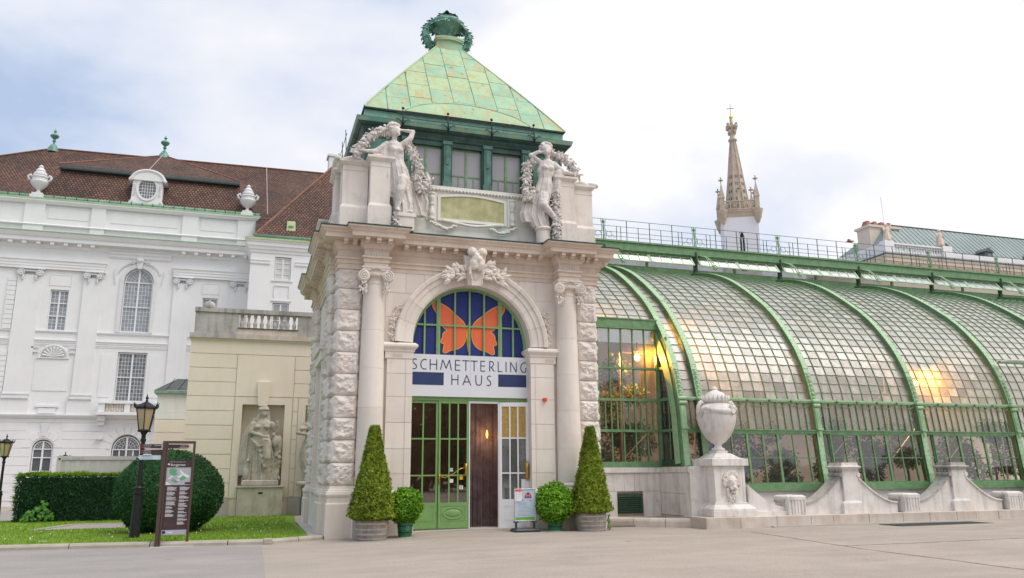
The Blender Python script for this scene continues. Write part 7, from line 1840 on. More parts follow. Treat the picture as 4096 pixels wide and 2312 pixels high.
# central hipped mansard
B0 = [(-13.3, 53.35, 18.25), (-.35, 53.35, 18.25)]; E = [(-12.25, 54.85, 20.85), (-1.75, 54.85, 20.85)]
pa(MB().add([B0[0], B0[1], E[1], E[0], (-13.3, 58, 18.25), (-.35, 58, 18.25), (-12.25, 58, 20.85), (-1.75, 58, 20.85)], [(0, 1, 2, 3), (1, 5, 7, 2), (4, 0, 3, 6)]), 'mansard_slope', 'roof_tiles')
pa(MB().box(-12.5, 54.45, 20.72, -1.62, 55.2, 20.80).box(-12.5, 54.42, 20.78, -1.62, 54.5, 20.98).box(-1.7, 54.45, 20.78, -1.62, 60, 20.98), 'mansard_eave', 'roof_metal_dark')
AP_ = (-6.95, 58.6, 23.85)
pa(MB().add([(-12.5, 54.42, 20.98), (-1.62, 54.42, 20.98), AP_, (-12.5, 61, 20.98), (-1.62, 61, 20.98)], [(0, 1, 2), (1, 4, 2), (3, 0, 2)]), 'hipped_roof', 'roof_tiles')
pa(MB().tube([(-12.5, 54.42, 21.0), AP_, (-1.62, 54.42, 21.0)], .06, 5), 'hip_tiles', 'ridge_brown')
pa(MB().tube([(-6.95, 58.4, 23.9), (-7.35, 54.4, 21.05)], .02, 4).tube([(-6.95+7.0, 61.6, 24.9), (.3, 53.7, 18.6)], .02, 4), 'lightning_wire', 'aluminium')
def roof_finial(x, y, z):
    pa(MB().lathe(x, y, [(.42, z-.25), (.34, z+.05), (.22, z+.25), (.18, z+.32), (.08, z+.40), (.07, z+.55), (.14, z+.62), (.06, z+.68), (.10, z+.78), (.26, z+.92), (.30, z+1.02), (.24, z+1.12), (.08, z+1.2), (.05, z+1.28), (.12, z+1.36), (.04, z+1.48), (.01, z+1.6)], 12), 'roof_finial', 'verdigris_dull', auto=True)
roof_finial(-14.75, 62, 24.75); roof_finial(AP_[0], AP_[1], AP_[2]-.05)
# oval dormer
dm = bpy.data.objects.new('oval_dormer', None); link(dm, PA); dm.location = (-7.12+8, 53.35-53, 18.28)
m = MB(); n = 28; vs = []
def outl(a):
    c, s = cos(a), sin(a); k = max(abs(c)/.92, abs(s)/1.12); return (c/k, s/k)
rect = [(-.92, 0), (.92, 0), (.86, 1.75)]+[(.86*cos(t), 1.75+.52*sin(t)) for t in [pi*q/12 for q in range(1, 12)]]+[(-.86, 1.75)]
ov = [(.52*cos(2*pi*k/28), 1.22+.68*sin(2*pi*k/28)) for k in range(28)]
# face between rectangle and oval by rays
R2 = []
for k in range(28):
    a = 2*pi*k/28; dx, dz = cos(a), sin(a); t = 9
    for (x0, z0), (x1, z1) in zip(rect, rect[1:]+rect[:1]):
        ex, ez = x1-x0, z1-z0; den = dx*ez-dz*ex
        if abs(den) < 1e-9: continue
        tt = (x0*ez-(z0-1.22)*ex)/den; uu = (x0*dz-(z0-1.22)*dx)/den
        if tt > 0 and -.001 <= uu <= 1.001: t = min(t, tt)
    R2.append((dx*t, 1.22+dz*t))
m.add([(x, 0, z) for x, z in R2]+[(x, 0, z) for x, z in ov]+[(x, .12, z) for x, z in ov]+[(x, 2.5, z) for x, z in R2], [(k, (k+1) % 28, (k+1) % 28+28, k+28) for k in range(28)]+[(k+28, (k+1) % 28+28, (k+1) % 28+56, k+56) for k in range(28)]+[(k, k+84, (k+1) % 28+84, (k+1) % 28) for k in range(28)])
m.build('housing', 'plaster_white', dm)
m = MB(); vs = []
for k in range(29):
    a = 2*pi*k/28
    for r_, y_ in ((.50, .05), (.52, -.05), (.66, -.07), (.68, .0)): vs.append((r_*cos(a), y_, 1.22+(r_+.16)*sin(a)))
m.add(vs, [(k*4+j, k*4+j+1, (k+1)*4+j+1, (k+1)*4+j) for k in range(28) for j in range(3)])
for s in (-1, 1):
    m.tube([(s*.9, -.06, 0), (s*.95, -.06, .2), (s*.84, -.06, .35)], .10, 6)
    for q in range(6): m.ell((s*.76, -.03, 1.45-q*.13), (.06, .05, .06), 6, 4)
m.tube([(-1.08, -.08, 1.72)]+[(-.86*cos(pi*q/14)*1.08, -.10, 1.80+.60*sin(pi*q/14)) for q in range(15)]+[(1.08, -.08, 1.72)], .10, 6)
m.build('surround', 'plaster_ornament', dm, auto=True)
MB().prism_y([(-1.15, 1.74), (1.15, 1.74)]+[(1.02*cos(pi*q/12), 1.84+.66*sin(pi*q/12)) for q in range(1, 12)], -.12, 2.2).build('hood', 'plaster_white', dm)
MB().prism_y([(.50*cos(2*pi*k/24), 1.22+.66*sin(2*pi*k/24)) for k in range(24)], .10, .11).build('pane', 'window_glass_dark', dm)
m = MB()
for q in (-.3, -.15, 0, .15, .3): m.box(q-.012, .06, 1.22-.64*sqrt(1-(q/.52)**2), q+.012, .09, 1.22+.64*sqrt(1-(q/.52)**2))
for q in (-.4, -.2, 0, .2, .4): m.box(-.5*sqrt(1-(q/.68)**2), .062, 1.22+q-.012, .5*sqrt(1-(q/.68)**2), .088, 1.22+q+.012)
m.build('muntins', 'white_paint', dm)
def parapet_urn(x, label):
    t = thing('parapet_urn', label, 'urn', (x, 53.35, 18.3), 0, 'white urns on the palace parapet')
    MB().box(-.38, -.3, -.12, .38, .3, .12).box(-.30, -.26, .12, .30, .26, .25).lathe(0, 0, [(.22, .25), (.10, .38), (.10, .48), (.16, .52)], 16).build('foot', 'plaster_ornament', t, auto=True)
    MB().lathe(0, 0, [(.12, .50), (.34, .66), (.46, .86), (.50, .98), (.48, 1.02), (.44, 1.04), (.44, 1.22), (.50, 1.26), (.46, 1.32), (.28, 1.38)], 32, mod=lambda r, z, a: r*(1+.03*sin(14*a)*(z < 1.0))).build('bowl', 'plaster_ornament', t, auto=True)
    MB().lathe(0, 0, [(.28, 1.36), (.38, 1.44), (.36, 1.56), (.26, 1.64), (.30, 1.70), (.18, 1.84), (.12, 1.90), (.16, 1.98), (.06, 2.08), (.01, 2.12)], 20).build('lid', 'plaster_ornament', t, auto=True)
    m = MB()
    for s in (-1, 1): m.tube([(s*.44, 0, 1.05), (s*.60, -.05, 1.15), (s*.64, -.05, 1.32), (s*.52, -.05, 1.42), (s*.44, -.05, 1.30)], .07, 7)
    m.build('handles', 'plaster_ornament', t, smooth=True)
    MB().frustum((-.75, -.2, .75, .9), -.12, (-.36, -.05, .36, .5), .10).build('saddle', 'verdigris', t)
parapet_urn(-13.2, 'white stone urn on the palace parapet at the far left end of the mansard'); parapet_urn(-1.0, 'white stone urn on the palace parapet nearest the pavilion')
# right wing of the palace
WG = thing('palace_wing', 'white palace wing with tiled hipped roof directly behind the pavilion', 'building', (3, 50, 0)); wg = mk(WG)
wz = MB(); x0, x1 = -.55, 12
for a, b, c, d in ((x0, .90, -.1, 15.0), (1.86, x1, -.1, 15.0), (.90, 1.86, -.1, 8.6), (.90, 1.86, 11.86, 13.30), (.90, 1.86, 14.76, 15.0)): wz.box(a, 50, c, b, 50.5, d)
wz.box(x0, 50.5, -.1, x1, 58, 15.2)
wg(wz, 'wall', 'plaster_white')
wg(MB().sweep([(x0, 58), (x0, 50), (x1, 50)], [(-.1, 14.95), (.05, 14.95), (.08, 15.1), (.14, 15.15), (.18, 15.3), (.24, 15.36), (.24, 15.55), (.30, 15.6), (.34, 15.7), (-.1, 15.75)]), 'cornice', 'plaster_white')
wg(MB().box(x0-.38, 49.62, 15.70, x1, 50.2, 15.82), 'cornice_flashing', 'verdigris'); wg(MB().tube([(x0+.1, 49.9, 15.98), (x1, 49.9, 15.98)], .12, 8), 'gutter_pipe', 'gutter_copper', smooth=True)
for a, b, m_ in ((x0, .6, 0), (2.1, x1, 0)): wg(MB().sweep([(a, 50), (b, 50)], [(-.1, 14.22), (.05, 14.22), (.08, 14.3), (.04, 14.34), (.07, 14.42), (.10, 14.46), (-.1, 14.5)]), 'string_course', 'plaster_white')
wg(MB().box(.75, 49.93, 13.20, 2.0, 50, 13.26).box(.92, 49.95, 12.18, .96, 50, 12.9).box(1.80, 49.95, 12.18, 1.84, 50, 12.9).box(.92, 49.95, 12.9, 1.84, 50, 12.95).box(.78, 49.93, 11.95, 1.98, 50, 12.0), 'window_surround', 'plaster_ornament')
for z0, z1, rows in ((13.34, 14.72, 4), (8.7, 11.82, 6)):
    c = bpy.data.objects.new('window', None); link(c, WG); c.matrix_parent_inverse = Matrix.Translation(-Vector(WG.location)); a, b = .92, 1.84; xm = (a+b)/2; y = 50.1
    m = MB().box(a, y, z0, a+.05, y+.06, z1).box(b-.05, y, z0, b, y+.06, z1).box(a+.05, y, z0, b-.05, y+.06, z0+.05).box(a+.05, y, z1-.05, b-.05, y+.06, z1).box(xm-.05, y-.01, z0+.05, xm+.05, y+.05, z1-.05)
    for k in range(1, rows): z = z0+(z1-z0)*k/rows; m.box(a+.05, y, z-.02, b-.05, y+.04, z+.02)
    m.build('frame', 'white_paint', c)
    for k in range(rows):
        za, zb = z0+(z1-z0)*k/rows+.03, z0+(z1-z0)*(k+1)/rows-.03
        for p, q in ((a+.05, xm-.05), (xm+.05, b-.05)): MB().box(p, y+.03, za, q, y+.04, zb).build('pane', 'window_glass' if z0 < 10 else 'window_glass_dark' if False else 'curtain_white' if z0 > 12 else 'window_glass', c)
hp = [(-.42, 50.0, 16.05), (4.6, 55.2, 23.1), (12, 55.2, 23.1), (12, 50.0, 16.05)]
wg(MB().add([hp[0], hp[3], hp[2], hp[1]], [(0, 1, 2, 3)]).add([hp[0], hp[1], (4.6, 56, 23.1), (-.42, 60, 16.05)], [(0, 1, 2, 3)]), 'roof', 'roof_tiles')
wg(MB().tube([hp[0], hp[1], hp[2]], .08, 6), 'hip_tiles', 'ridge_brown')
wg(MB().frustum((1.45, 50.25, 2.05, 51.4), 15.95, (1.5, 50.6, 2.0, 51.4), 17.3).box(1.6, 50.38, 16.9, 1.9, 50.6, 17.0), 'roof_hatch', 'verdigris')
wg(MB().box(4.35, 56.5, 20, 6.5, 57.4, 24.35).box(4.25, 56.4, 24.35, 6.6, 57.5, 24.5).box(4.4, 56.6, 24.5, 6.4, 57.3, 24.6), 'chimney', 'plaster_white')
# ------------------------------------------------------------------ church tower far behind
CT = thing('church_tower', 'white church tower with brown openwork stone spire far behind the glasshouse', 'tower', (84.9, 123.8, 0), radians(-27))
def ct(m, name, mat, **k): return m.build(name, mat, CT, **k)
h = 3.1
m = MB()
m.box(-h, -h, 0, -.45, -h+.5, 48).box(.45, -h, 0, h, -h+.5, 48).box(-.45, -h, 0, .45, -h+.5, 37).box(-.45, -h, 44.4, .45, -h+.5, 48).box(-h, -h+.5, 0, -h+.5, h, 48).box(h-.5, -h+.5, 0, h, h, 48).box(-h+.5, h-.5, 0, h-.5, h, 48).box(-h+.5, -h+.5, 47, h-.5, h-.5, 48)
ct(m, 'shaft', 'church_plaster')
n = 12; P = [(-.62*cos(pi*k/n)*1, 43.2+1.15*sin(pi*k/n)) for k in range(n+1)]
w_ = MB(); w_.box(-.62, -h-.06, 37, -.42, -h+.1, 43.2).box(.42, -h-.06, 37, .62, -h+.1, 43.2).box(-.07, -h+.1, 37, .07, -h+.3, 43.4).tube([(-.52, -h, 43.2), (-.40, -h, 43.9), (0, -h, 44.6), (.40, -h, 43.9), (.52, -h, 43.2)], .11, 5).tube([(-.38, -h+.2, 43.0), (-.22, -h+.2, 43.5), (0, -h+.2, 43.0), (.22, -h+.2, 43.5), (.38, -h+.2, 43.0)], .06, 5)
ct(w_, 'belfry_tracery', 'church_plaster'); ct(MB().box(-.45, -h+.35, 37, .45, -h+.5, 44.4), 'dark_opening', 'dark_interior')
m = MB()
for k in range(12): m.box(-.4, -h+.18, 37.3+k*.5, .4, -h+.32, 37.42+k*.5)
ct(m, 'louvres', 'roof_metal_dark')
ct(MB().box(-h-.03, -.3, 40, -h+.05, .1, 43), 'dark_opening', 'dark_interior')
sqh = [(-h, h), (-h, -h), (h, -h), (h, h)]
ct(MB().sweep(sqh, [(-.1, 47.2), (0, 47.25), (.1, 47.6), (.15, 48.0), (.35, 48.3), (.4, 48.55), (-.1, 48.6)], True), 'frieze', 'church_stone')
for a in (-1, 1):
    for b in (-1, 1): ct(MB().lathe(a*h, b*h, [(.1, 45.9), (.35, 46.2), (.4, 46.5), (.6, 46.9), (.7, 47.4), (.8, 47.8), (.95, 48.3), (1.0, 48.6)], 10), 'corner_corbel', 'church_stone', auto=True)
m = MB(); q = h+.25
for (a, b), (c, d) in zip([(-q, -q), (q, -q), (q, q), (-q, q)], [(q, -q), (q, q), (-q, q), (-q, -q)]):
    m.obox((a, b, 48.75), (c, d, 48.75), .25, .25); m.obox((a, b, 50.3), (c, d, 50.3), .28, .2)
    for k in range(5): t = k/4; m.box(a+(c-a)*t-.12, b+(d-b)*t-.12, 48.6, a+(c-a)*t+.12, b+(d-b)*t+.12, 50.3)
    for k in range(4):
        t = (k+.5)/4; cx, cy = a+(c-a)*t, b+(d-b)*t; dx, dy = (c-a)/(2*q), (d-b)/(2*q)
        for r in range(4): an = pi/4+r*pi/2; m.obox((cx, cy, 49.5), (cx+dx*.65*cos(an), cy+dy*.65*cos(an), 49.5+.6*sin(an)), .12, .12, (dy, dx, .1))
        m.tube([(cx+dx*.35*cos(u*pi/4), cy+dy*.35*cos(u*pi/4), 49.5+.35*sin(u*pi/4)) for u in range(9)], .07, 4)
ct(m, 'balcony_tracery', 'church_stone')
m = MB()
def pinn(x, y, z0, z1, r):
    m.box(x-r, y-r, z0, x+r, y+r, z0+(z1-z0)*.45); m.add([(x-r*1.2, y-r*1.2, z0+(z1-z0)*.42), (x+r*1.2, y-r*1.2, z0+(z1-z0)*.42), (x+r*1.2, y+r*1.2, z0+(z1-z0)*.42), (x-r*1.2, y+r*1.2, z0+(z1-z0)*.42), (x, y, z1)], [(0, 1, 4), (1, 2, 4), (2, 3, 4), (3, 0, 4)])
    m.box(x-.08, y-.08, z1-.3, x+.08, y+.08, z1+.7); m.box(x-.42, y-.15, z1+.15, x+.42, y+.15, z1+.35); m.box(x-.15, y-.42, z1+.15, x+.15, y+.42, z1+.35); m.ell((x, y, z1+.75), .16, 6, 4)
for a in (-1, 1):
    for b in (-1, 1): pinn(a*h, b*h, 48.6, 54.3, .42)
for a, b in ((0, -h), (-h, 0), (h, 0)): pinn(a, b, 48.6, 52.6, .25)
ct(m, 'pinnacles', 'church_stone')
m = MB()
def oct_(r, z, o=pi/8): return [(r*cos(o+k*pi/4), r*sin(o+k*pi/4), z) for k in range(8)]
zz = [48.6, 52, 56, 60, 63.4]; rrs = [2.45, 1.95, 1.42, .95, .50]
vs = sum([oct_(r, z) for r, z in zip(rrs, zz)], []); m.add(vs, [(i*8+k, i*8+(k+1) % 8, (i+1)*8+(k+1) % 8, (i+1)*8+k) for i in range(4) for k in range(8)])
ct(m, 'spire', 'church_stone')
m = MB()
for k in range(8): m.tube([(r*1.01*cos(pi/8+k*pi/4), r*1.01*sin(pi/8+k*pi/4), z) for r, z in zip(rrs, zz)], .12, 5)
ct(m, 'spire_ribs', 'church_stone')
m = MB()
for k in range(8):
    a = k*pi/4
    for i in range(5):
        t = i/5; z = 49.6+t*7.5; r = 2.45-(z-48.6)*.132
        for s in (-.12, .12): m.obox((r*.93*cos(a)-s*sin(a)*r*.9, r*.93*sin(a)+s*cos(a)*r*.9, z), ((r-.1)*.93*cos(a)-s*sin(a)*r*.9, (r-.1)*.93*sin(a)+s*cos(a)*r*.9, z+.65), .10*(1-t*.5), .08, (cos(a), sin(a), .1))
ct(m, 'spire_slits', 'roof_metal_dark')['kind'] = 'stuff'
m = MB().lathe(0, 0, [(.5, 63.2), (.85, 63.5), (.85, 63.75), (.5, 64.0), (.38, 65.5), (.34, 67), (.28, 68.2)], 10)
for k in range(4):
    a = k*pi/2+pi/4; m.ell((.9*cos(a), .9*sin(a), 66.3), (.5, .5, .45), 7, 5); m.ell((.7*cos(a), .7*sin(a), 65.3), (.3, .3, .5), 7, 5)
    m.ell((1.1*cos(a), 1.1*sin(a), 66.8), .28, 6, 4)
ct(m, 'finial_flower', 'church_stone', smooth=True)
ct(MB().ell((0, 0, 68.4), (.38, .38, .42), 10, 8), 'gilded_ball', 'gold', smooth=True); ct(MB().box(-.05, -.05, 68.7, .05, .05, 71.2).box(-.7, -.05, 70.2, .7, .05, 70.32), 'cross', 'church_stone')
# ------------------------------------------------------------------ building with standing-seam roof, far right
RB = thing('far_building', 'large cream building with blue green metal roof behind the right end of the glasshouse', 'building', (110, 100, 0)); rb = mk(RB)
rb(MB().box(96.2, 100.5, 0, 150, 125, 35.2), 'wall', 'pale_wall')
rb(MB().sweep([(96.2, 125), (96.2, 100.5), (150, 100.5)], [(-.1, 33.6), (.3, 33.6), (.4, 34.1), (.9, 34.5), (.9, 34.9), (1.2, 35.2), (1.2, 35.4), (-.1, 35.5)]), 'cornice', 'pale_wall')
rb(MB().sweep([(96.2, 125), (96.2, 100.5), (150, 100.5)], [(-.1, 35.42), (1.3, 35.40), (1.3, 35.62), (-.1, 35.9)]), 'cornice_roof', 'roof_metal_dark')
m = MB()
for k in range(26): m.ell((98.5+k*2.0, 100.2, 34.0), (.5, .3, .5), 7, 5)
rb(m, 'frieze_wreaths', 'church_stone', smooth=True)
rb(MB().box(95.9, 100.2, 35.7, 109.2, 101, 36.0).box(95.9, 100.2, 37.5, 109.2, 101, 37.75).box(95.7, 100.0, 35.7, 97.5, 101.2, 37.95).box(107.6, 100.0, 35.7, 109.5, 101.2, 37.95).box(95.9, 101.0, 35.7, 96.7, 120, 37.7).box(109.5, 100.3, 35.7, 150, 101, 36.9), 'parapet', 'plaster_white')
for k in range(18): rb(MB().lathe(98.0+k*.55, 100.6, [(.12, 36.0), (.22, 36.35), (.10, 36.8), (.2, 37.2), (.12, 37.5)], 8), 'baluster', 'plaster_white')
rfp = [(97, 101.5, 36.0), (150, 101.5, 36.0), (150, 108, 43.6), (103.2, 108, 43.6), (97, 121, 36)]
rb(MB().add(rfp, [(0, 1, 2, 3), (0, 3, 4)]), 'roof', 'green_roof_metal')
m = MB()
for k in range(50):
    x = 98+k*1.05; t = 1 if x > 103.2 else (x-97)/6.2
    m.tube([(x, 101.5, 36.06), (x, 101.5+6.5*t, 36.06+7.55*t)], .05, 4)
rb(m, 'standing_seam', 'roof_metal_dark'); rb(MB().tube([(97, 101.5, 36.1), (103.2, 108, 43.7), (150, 108, 43.7)], .12, 5), 'ridge', 'roof_metal_dark')
for x in (109.9, 119.2, 130): rb(MB().box(x-.9, 101.6, 36.2, x+.9, 106, 38.2).add([(x-1.1, 101.4, 38.2), (x+1.1, 101.4, 38.2), (x, 101.4, 39.0), (x-1.1, 106, 38.2), (x+1.1, 106, 38.2), (x, 106, 39.0)], [(0, 1, 2), (0, 2, 5, 3), (1, 4, 5, 2)]), 'dormer', 'roof_metal_dark'); rb(MB().box(x-.4, 101.5, 36.8, x+.4, 101.59, 37.9), 'dormer_window', 'window_glass_dark')
m = MB().box(99.4, 107, 36, 105.6, 110, 42.9).box(99.1, 106.7, 42.6, 105.9, 110.3, 43.0)
rb(m, 'chimney', 'pale_wall')
for k in range(4): rb(MB().frustum((99.5+k*1.5, 107.6, 100.6+k*1.5, 109), 43.0, (99.8+k*1.5, 107.8, 100.3+k*1.5, 108.8), 44.0), 'chimney_pot', 'terracotta')
rb(MB().tube([(103.3, 107.6, 43), (103.2, 107.6, 48.6)], .05, 5), 'mast', 'aluminium')
for x, lab in ((96.7, 'pale stone roof statue with wings beside the far chimney'), (107.6, 'pale stone roof statue standing alone on the far balustrade end')):
    t = thing('roof_statue', lab, 'statue', (x+.1, 100.6, 37.95), 0, 'statues on the far balustrade')
    m = MB(); drape(m, lerp_sec([(0, 0, 0, .55, .5, 1), (0, 0, .8, .45, .4, 1), (0, 0, 1.5, .38, .3, .6), (0, 0, 2.0, .42, .3, .2), (0, 0, 2.2, .2, .2, 0)], 10), 7, .12, 20); m.ell((0, -.05, 2.45), (.22, .24, .28)); m.cap((-.4, 0, 2.0), (-.6, -.2, 1.4), .14, .1); m.cap((.4, 0, 2.0), (.65, -.1, 1.5), .14, .1)
    if x < 100: m.ell((.5, .25, 1.9), (.35, .12, .7)); m.cap((.6, 0, 2.0), (.8, 0, 2.7), .1, .04)
    m.build('body', 'limestone_brown', t, smooth=True); t.scale = (1.25, 1.25, 1.1)
# ------------------------------------------------------------------ clipped trees in tubs
def potted_cone(x, y, h_crown, r, zb, label, tub, lean=0.0, vine=False):
    z0 = gz(x, y)
    t = thing('cone_tree', label, 'potted tree', (x, y, z0), 0, 'cone trees in oak tubs at the door')
    rb_, rt_, th = tub
    m = MB().lathe(0, 0, [(rb_-.04, .03), (rt_-.04, th-.05), (rt_-.06, th-.05)], 24); m.build('soil', 'soil', t)
    ns = 22
    for k in range(ns):
        a0 = 2*pi*k/ns+.006; a1 = 2*pi*(k+1)/ns-.006; vs = []
        for q in range(5):
            u = q/4; z = th*u; rr_ = rb_+(rt_-rb_)*u+.025*sin(pi*u)
            for a in (a0, a1): vs.append((rr_*cos(a), rr_*sin(a), z))
            for a in (a1, a0): vs.append(((rr_-.03)*cos(a), (rr_-.03)*sin(a), z))
        MB().add(vs, [(q*4+j, q*4+(j+1) % 4, (q+1)*4+(j+1) % 4, (q+1)*4+j) for q in range(4) for j in range(4)]+[(3, 2, 1, 0), (16, 17, 18, 19)]).build('stave', 'oak_staves', t)
    for u in (.03, .27, .52, .80):
        rr_ = rb_+(rt_-rb_)*u+.025*sin(pi*u)+.002; MB().lathe(0, 0, [(rr_, th*u), (rr_+.006, th*u), (rr_+.007, th*u+.04), (rr_, th*u+.04)], 36).build('hoop', 'hoop_steel', t, auto=True)
    MB().tube([(.045*cos(a)-.02, -rt_-.035, th*.62+.045*sin(a)) for a in [2*pi*k/14 for k in range(15)]], .007, 5).build('ring_handle', 'hoop_steel', t, smooth=True)
    MB().tube([(0, 0, th-.1), (0, 0, th+h_crown*.8)], [.045, .015], 7).build('trunk', 'bark', t)
    rr = random.Random(int(x*31)); m = MB()
    def prof(u):      # radius along height: rounded skirt, long taper
        return r*(min(1, (u/.07+.30))**.6)*(1-.84*max(0, u-.05)**.92/ .95**.92) if u < 1 else 0
    # dark core then sprays
    m.lathe(0, 0, [(max(.02, prof(k/14)*.80), zb+h_crown*k/14*.97) for k in range(15)], 14)
    nn = 17000
    for _ in range(nn):
        u = rr.random()**1.35; a = rr.uniform(0, 2*pi); lump = 1+.10*noise.noise(Vector((cos(a)*2.2, sin(a)*2.2, u*6)))+.16*noise.noise(Vector((cos(a)*7, sin(a)*7, u*20)))
        rad = prof(u)*lump*(.84+.20*rr.random()); z = zb+h_crown*u
        p = Vector((rad*cos(a)+lean*u, rad*sin(a), z)); o_ = Vector((cos(a), sin(a), rr.uniform(-.1, .9))).normalized()
        tv = Vector((rr.uniform(-1, 1), rr.uniform(-1, 1), rr.uniform(-.5, 1.2))); d = (tv-o_*tv.dot(o_)*.7+o_*.35).normalized(); s = d.cross(o_+Vector((rr.uniform(-.5, .5), rr.uniform(-.5, .5), rr.uniform(-.5, .5)))).normalized()*.015*rr.uniform(.7, 1.5); l = rr.uniform(.04, .085)
        m.add([p-s*.5, p+d*l*.45-s, p+d*l, p+d*l*.45+s, p+s*.5], [(0, 1, 2, 3, 4)])
    m.build('crown', 'yew_leaf', t, recalc=False)
    if vine:
        v = MB()
        for q in range(3):
            for k in range(60):
                zz = zb-.02-.52*k/60; v.ell((r*.80+q*.03+.02*sin(k*.3+q), -.12+.02*q+rr.uniform(-.02, .02), zz+rr.uniform(-.01, .01)), (.012, .008, .014), 4, 3)
        v.build('trailing_vine', 'box_leaf', t)
potted_cone(3.08, 20.95, 2.33, .60, .45, 'tall clipped cone tree in a grey oak tub left of the green door', (.36, .41, .47))
potted_cone(9.02, 21.0, 2.34, .58, .42, 'tall clipped cone tree in an oak tub at the right column with a trailing vine', (.39, .43, .46), .06, True)
def potted_ball(x, y, r, zc, label, th=.36, grow_=''):
    z0 = gz(x, y); t = thing('ball_bush', label, 'potted bush', (x, y, z0), 0, 'ball bushes in green pails at the door')
    MB().lathe(0, 0, [(.16, 0), (.17, .02), (.205, th), (.19, th), (.185, th-.04)], 28).build('pail', 'pail_green', t, auto=True)
    for z in (.11, .27): rr_ = .163+.038*z/.36+.006; MB().lathe(0, 0, [(rr_, z), (rr_+.004, z), (rr_+.006, z+.022), (rr_, z+.022)], 28).build('hoop', 'black_iron', t, auto=True)
    MB().lathe(0, 0, [(.165, -.005), (.172, 0), (.172, .015), (.165, .02)], 28).build('foot_ring', 'slab_stone', t)
    MB().tube([(.035*cos(a)+.03, -.205, .235+.045*sin(a)) for a in [2*pi*k/14 for k in range(15)]], .005, 5).build('ring_handle', 'hoop_steel', t, smooth=True)
    MB().tube([(0, 0, th-.1), (0, 0, zc)], .025, 6).build('trunk', 'bark', t)
    rr = random.Random(int(x*77)); m = MB(); m.ell((0, 0, zc), (r*.72, r*.72, r*.74), 14, 10)
    for _ in range(9000):
        a = rr.uniform(0, 2*pi); c = rr.uniform(-1, 1); s_ = sqrt(1-c*c); o_ = Vector((s_*cos(a), s_*sin(a), c))
        lump = 1+.10*noise.noise(o_*2.3+Vector((x, 0, 0)))+.06*noise.noise(o_*6)
        rad = r*lump*(.72+.32*rr.random()); p = Vector((0, 0, zc))+Vector((o_.x, o_.y, o_.z*(1.02 if c > 0 else 1.12)))*rad
        d = (o_*.4+Vector((rr.uniform(-1, 1), rr.uniform(-1, 1), rr.uniform(-1.1, .5)))).normalized(); s = d.cross(o_+Vector((.1, .2, .1))).normalized()*.022*rr.uniform(.8, 1.3); l = rr.uniform(.05, .085)
        m.add([p, p+d*l*.5+s, p+d*l, p+d*l*.5-s], [(0, 1, 2, 3)])
    m.build('crown', 'box_leaf', t, recalc=False)
potted_ball(3.95, 21.15, .41, .80, 'small round bright green bush in a green pail left of the green door')
potted_ball(8.05, 21.2, .50, .76, 'round bright green bush in a green pail right of the poster stand')
# ------------------------------------------------------------------ poster stand
x, y = 7.22, 21.25; z0 = gz(x, y)
ps = thing('poster_stand', 'silver framed poster stand on a dark base before the white door leaf', 'sign stand', (x, y, z0), radians(2))
MB().box(-.345, -.24, .03, .345, .24, .09, .03, .04).box(-.37, -.20, .0, .37, .20, .06, .01, .01).build('base', 'plastic_dark', ps, bev=.012)
MB().box(-.33, -.20, -.005, -.20, -.10, .02).box(.20, -.20, -.005, .33, -.10, .02).build('wheels', 'black_iron', ps)
for s in (-1, 1): MB().box(s*.26-.07, -.04, .24, s*.26+.07, .04, .27).box(s*.26-.025, -.02, .09, s*.26-.005, .02, .24).box(s*.26+.005, -.02, .09, s*.26+.025, .02, .24).build('spring_foot', 'plastic_dark', ps)
m = MB().box(-.31, -.02, .27, -.28, .02, 1.12).box(.28, -.02, .27, .31, .02, 1.12).box(-.28, -.02, .27, .28, .02, .30).box(-.28, -.02, 1.09, .28, .02, 1.12); m.build('frame', 'aluminium', ps, bev=.004)
MB().box(-.28, -.008, .30, .28, .008, 1.09).build('poster', 'poster_blue', ps)
def flat(x0, z0_, x1, z1, name, mat, yy=-.0095): return MB().box(x0, yy-.0015, z0_, x1, yy, z1).build(name, mat, ps)
flat(-.28, .30, .28, .375, 'green_strip', 'poster_green'); flat(-.29, .79, -.10, 1.10, 'notice_sheet', 'white_litter', -.021); flat(-.29, 1.045, -.10, 1.10, 'notice_header', 'poster_red', -.023)
MB().prism_y([(-.01, .87)]+[(-.01+.10+.10*cos(pi*k/14), .87+.15*sin(pi*k/14)) for k in range(15)], -.011, -.0095).build('arch_emblem', 'poster_purple', ps)
bw = [(.0, .0), (.035, .045), (.075, .07), (.088, .055), (.08, .02), (.07, -.0), (.075, -.035), (.05, -.05), (.03, -.035)]
for s in (-1, 1): 
    P = [(.09+s*a*.9, .935+b*.9) for a, b in bw]; MB().prism_y(P if s > 0 else P[::-1], -.0125, -.011).build('butterfly_emblem', 'butterfly_orange', ps)
flat(-.08, .80, -.05, .815, 'poster_text', 'poster_purple'); flat(.13, .80, .18, .82, 'poster_text', 'poster_purple')
rr = random.Random(3); m = MB()
for k in range(14):
    z = .74-k*.025
    if k in (3, 6, 10): continue
    m.box(-.22+.02*(k % 3), -.0105, z, rr.uniform(-.02, .18), -.0095, z+.006)
m.build('poster_text', 'text_grey', ps)
for k in range(4): flat(-.265, 1.0-k*.052, -.235, 1.025-k*.052, 'notice_symbol', 'text_grey', -.0225); flat(-.21, 1.008-k*.052, -.13, 1.018-k*.052, 'notice_text', 'text_grey', -.0225)
text('Achtung', .028, 'notice_title', 'white_litter', ps, (-.235, -.0235, 1.062), ext=.0004)
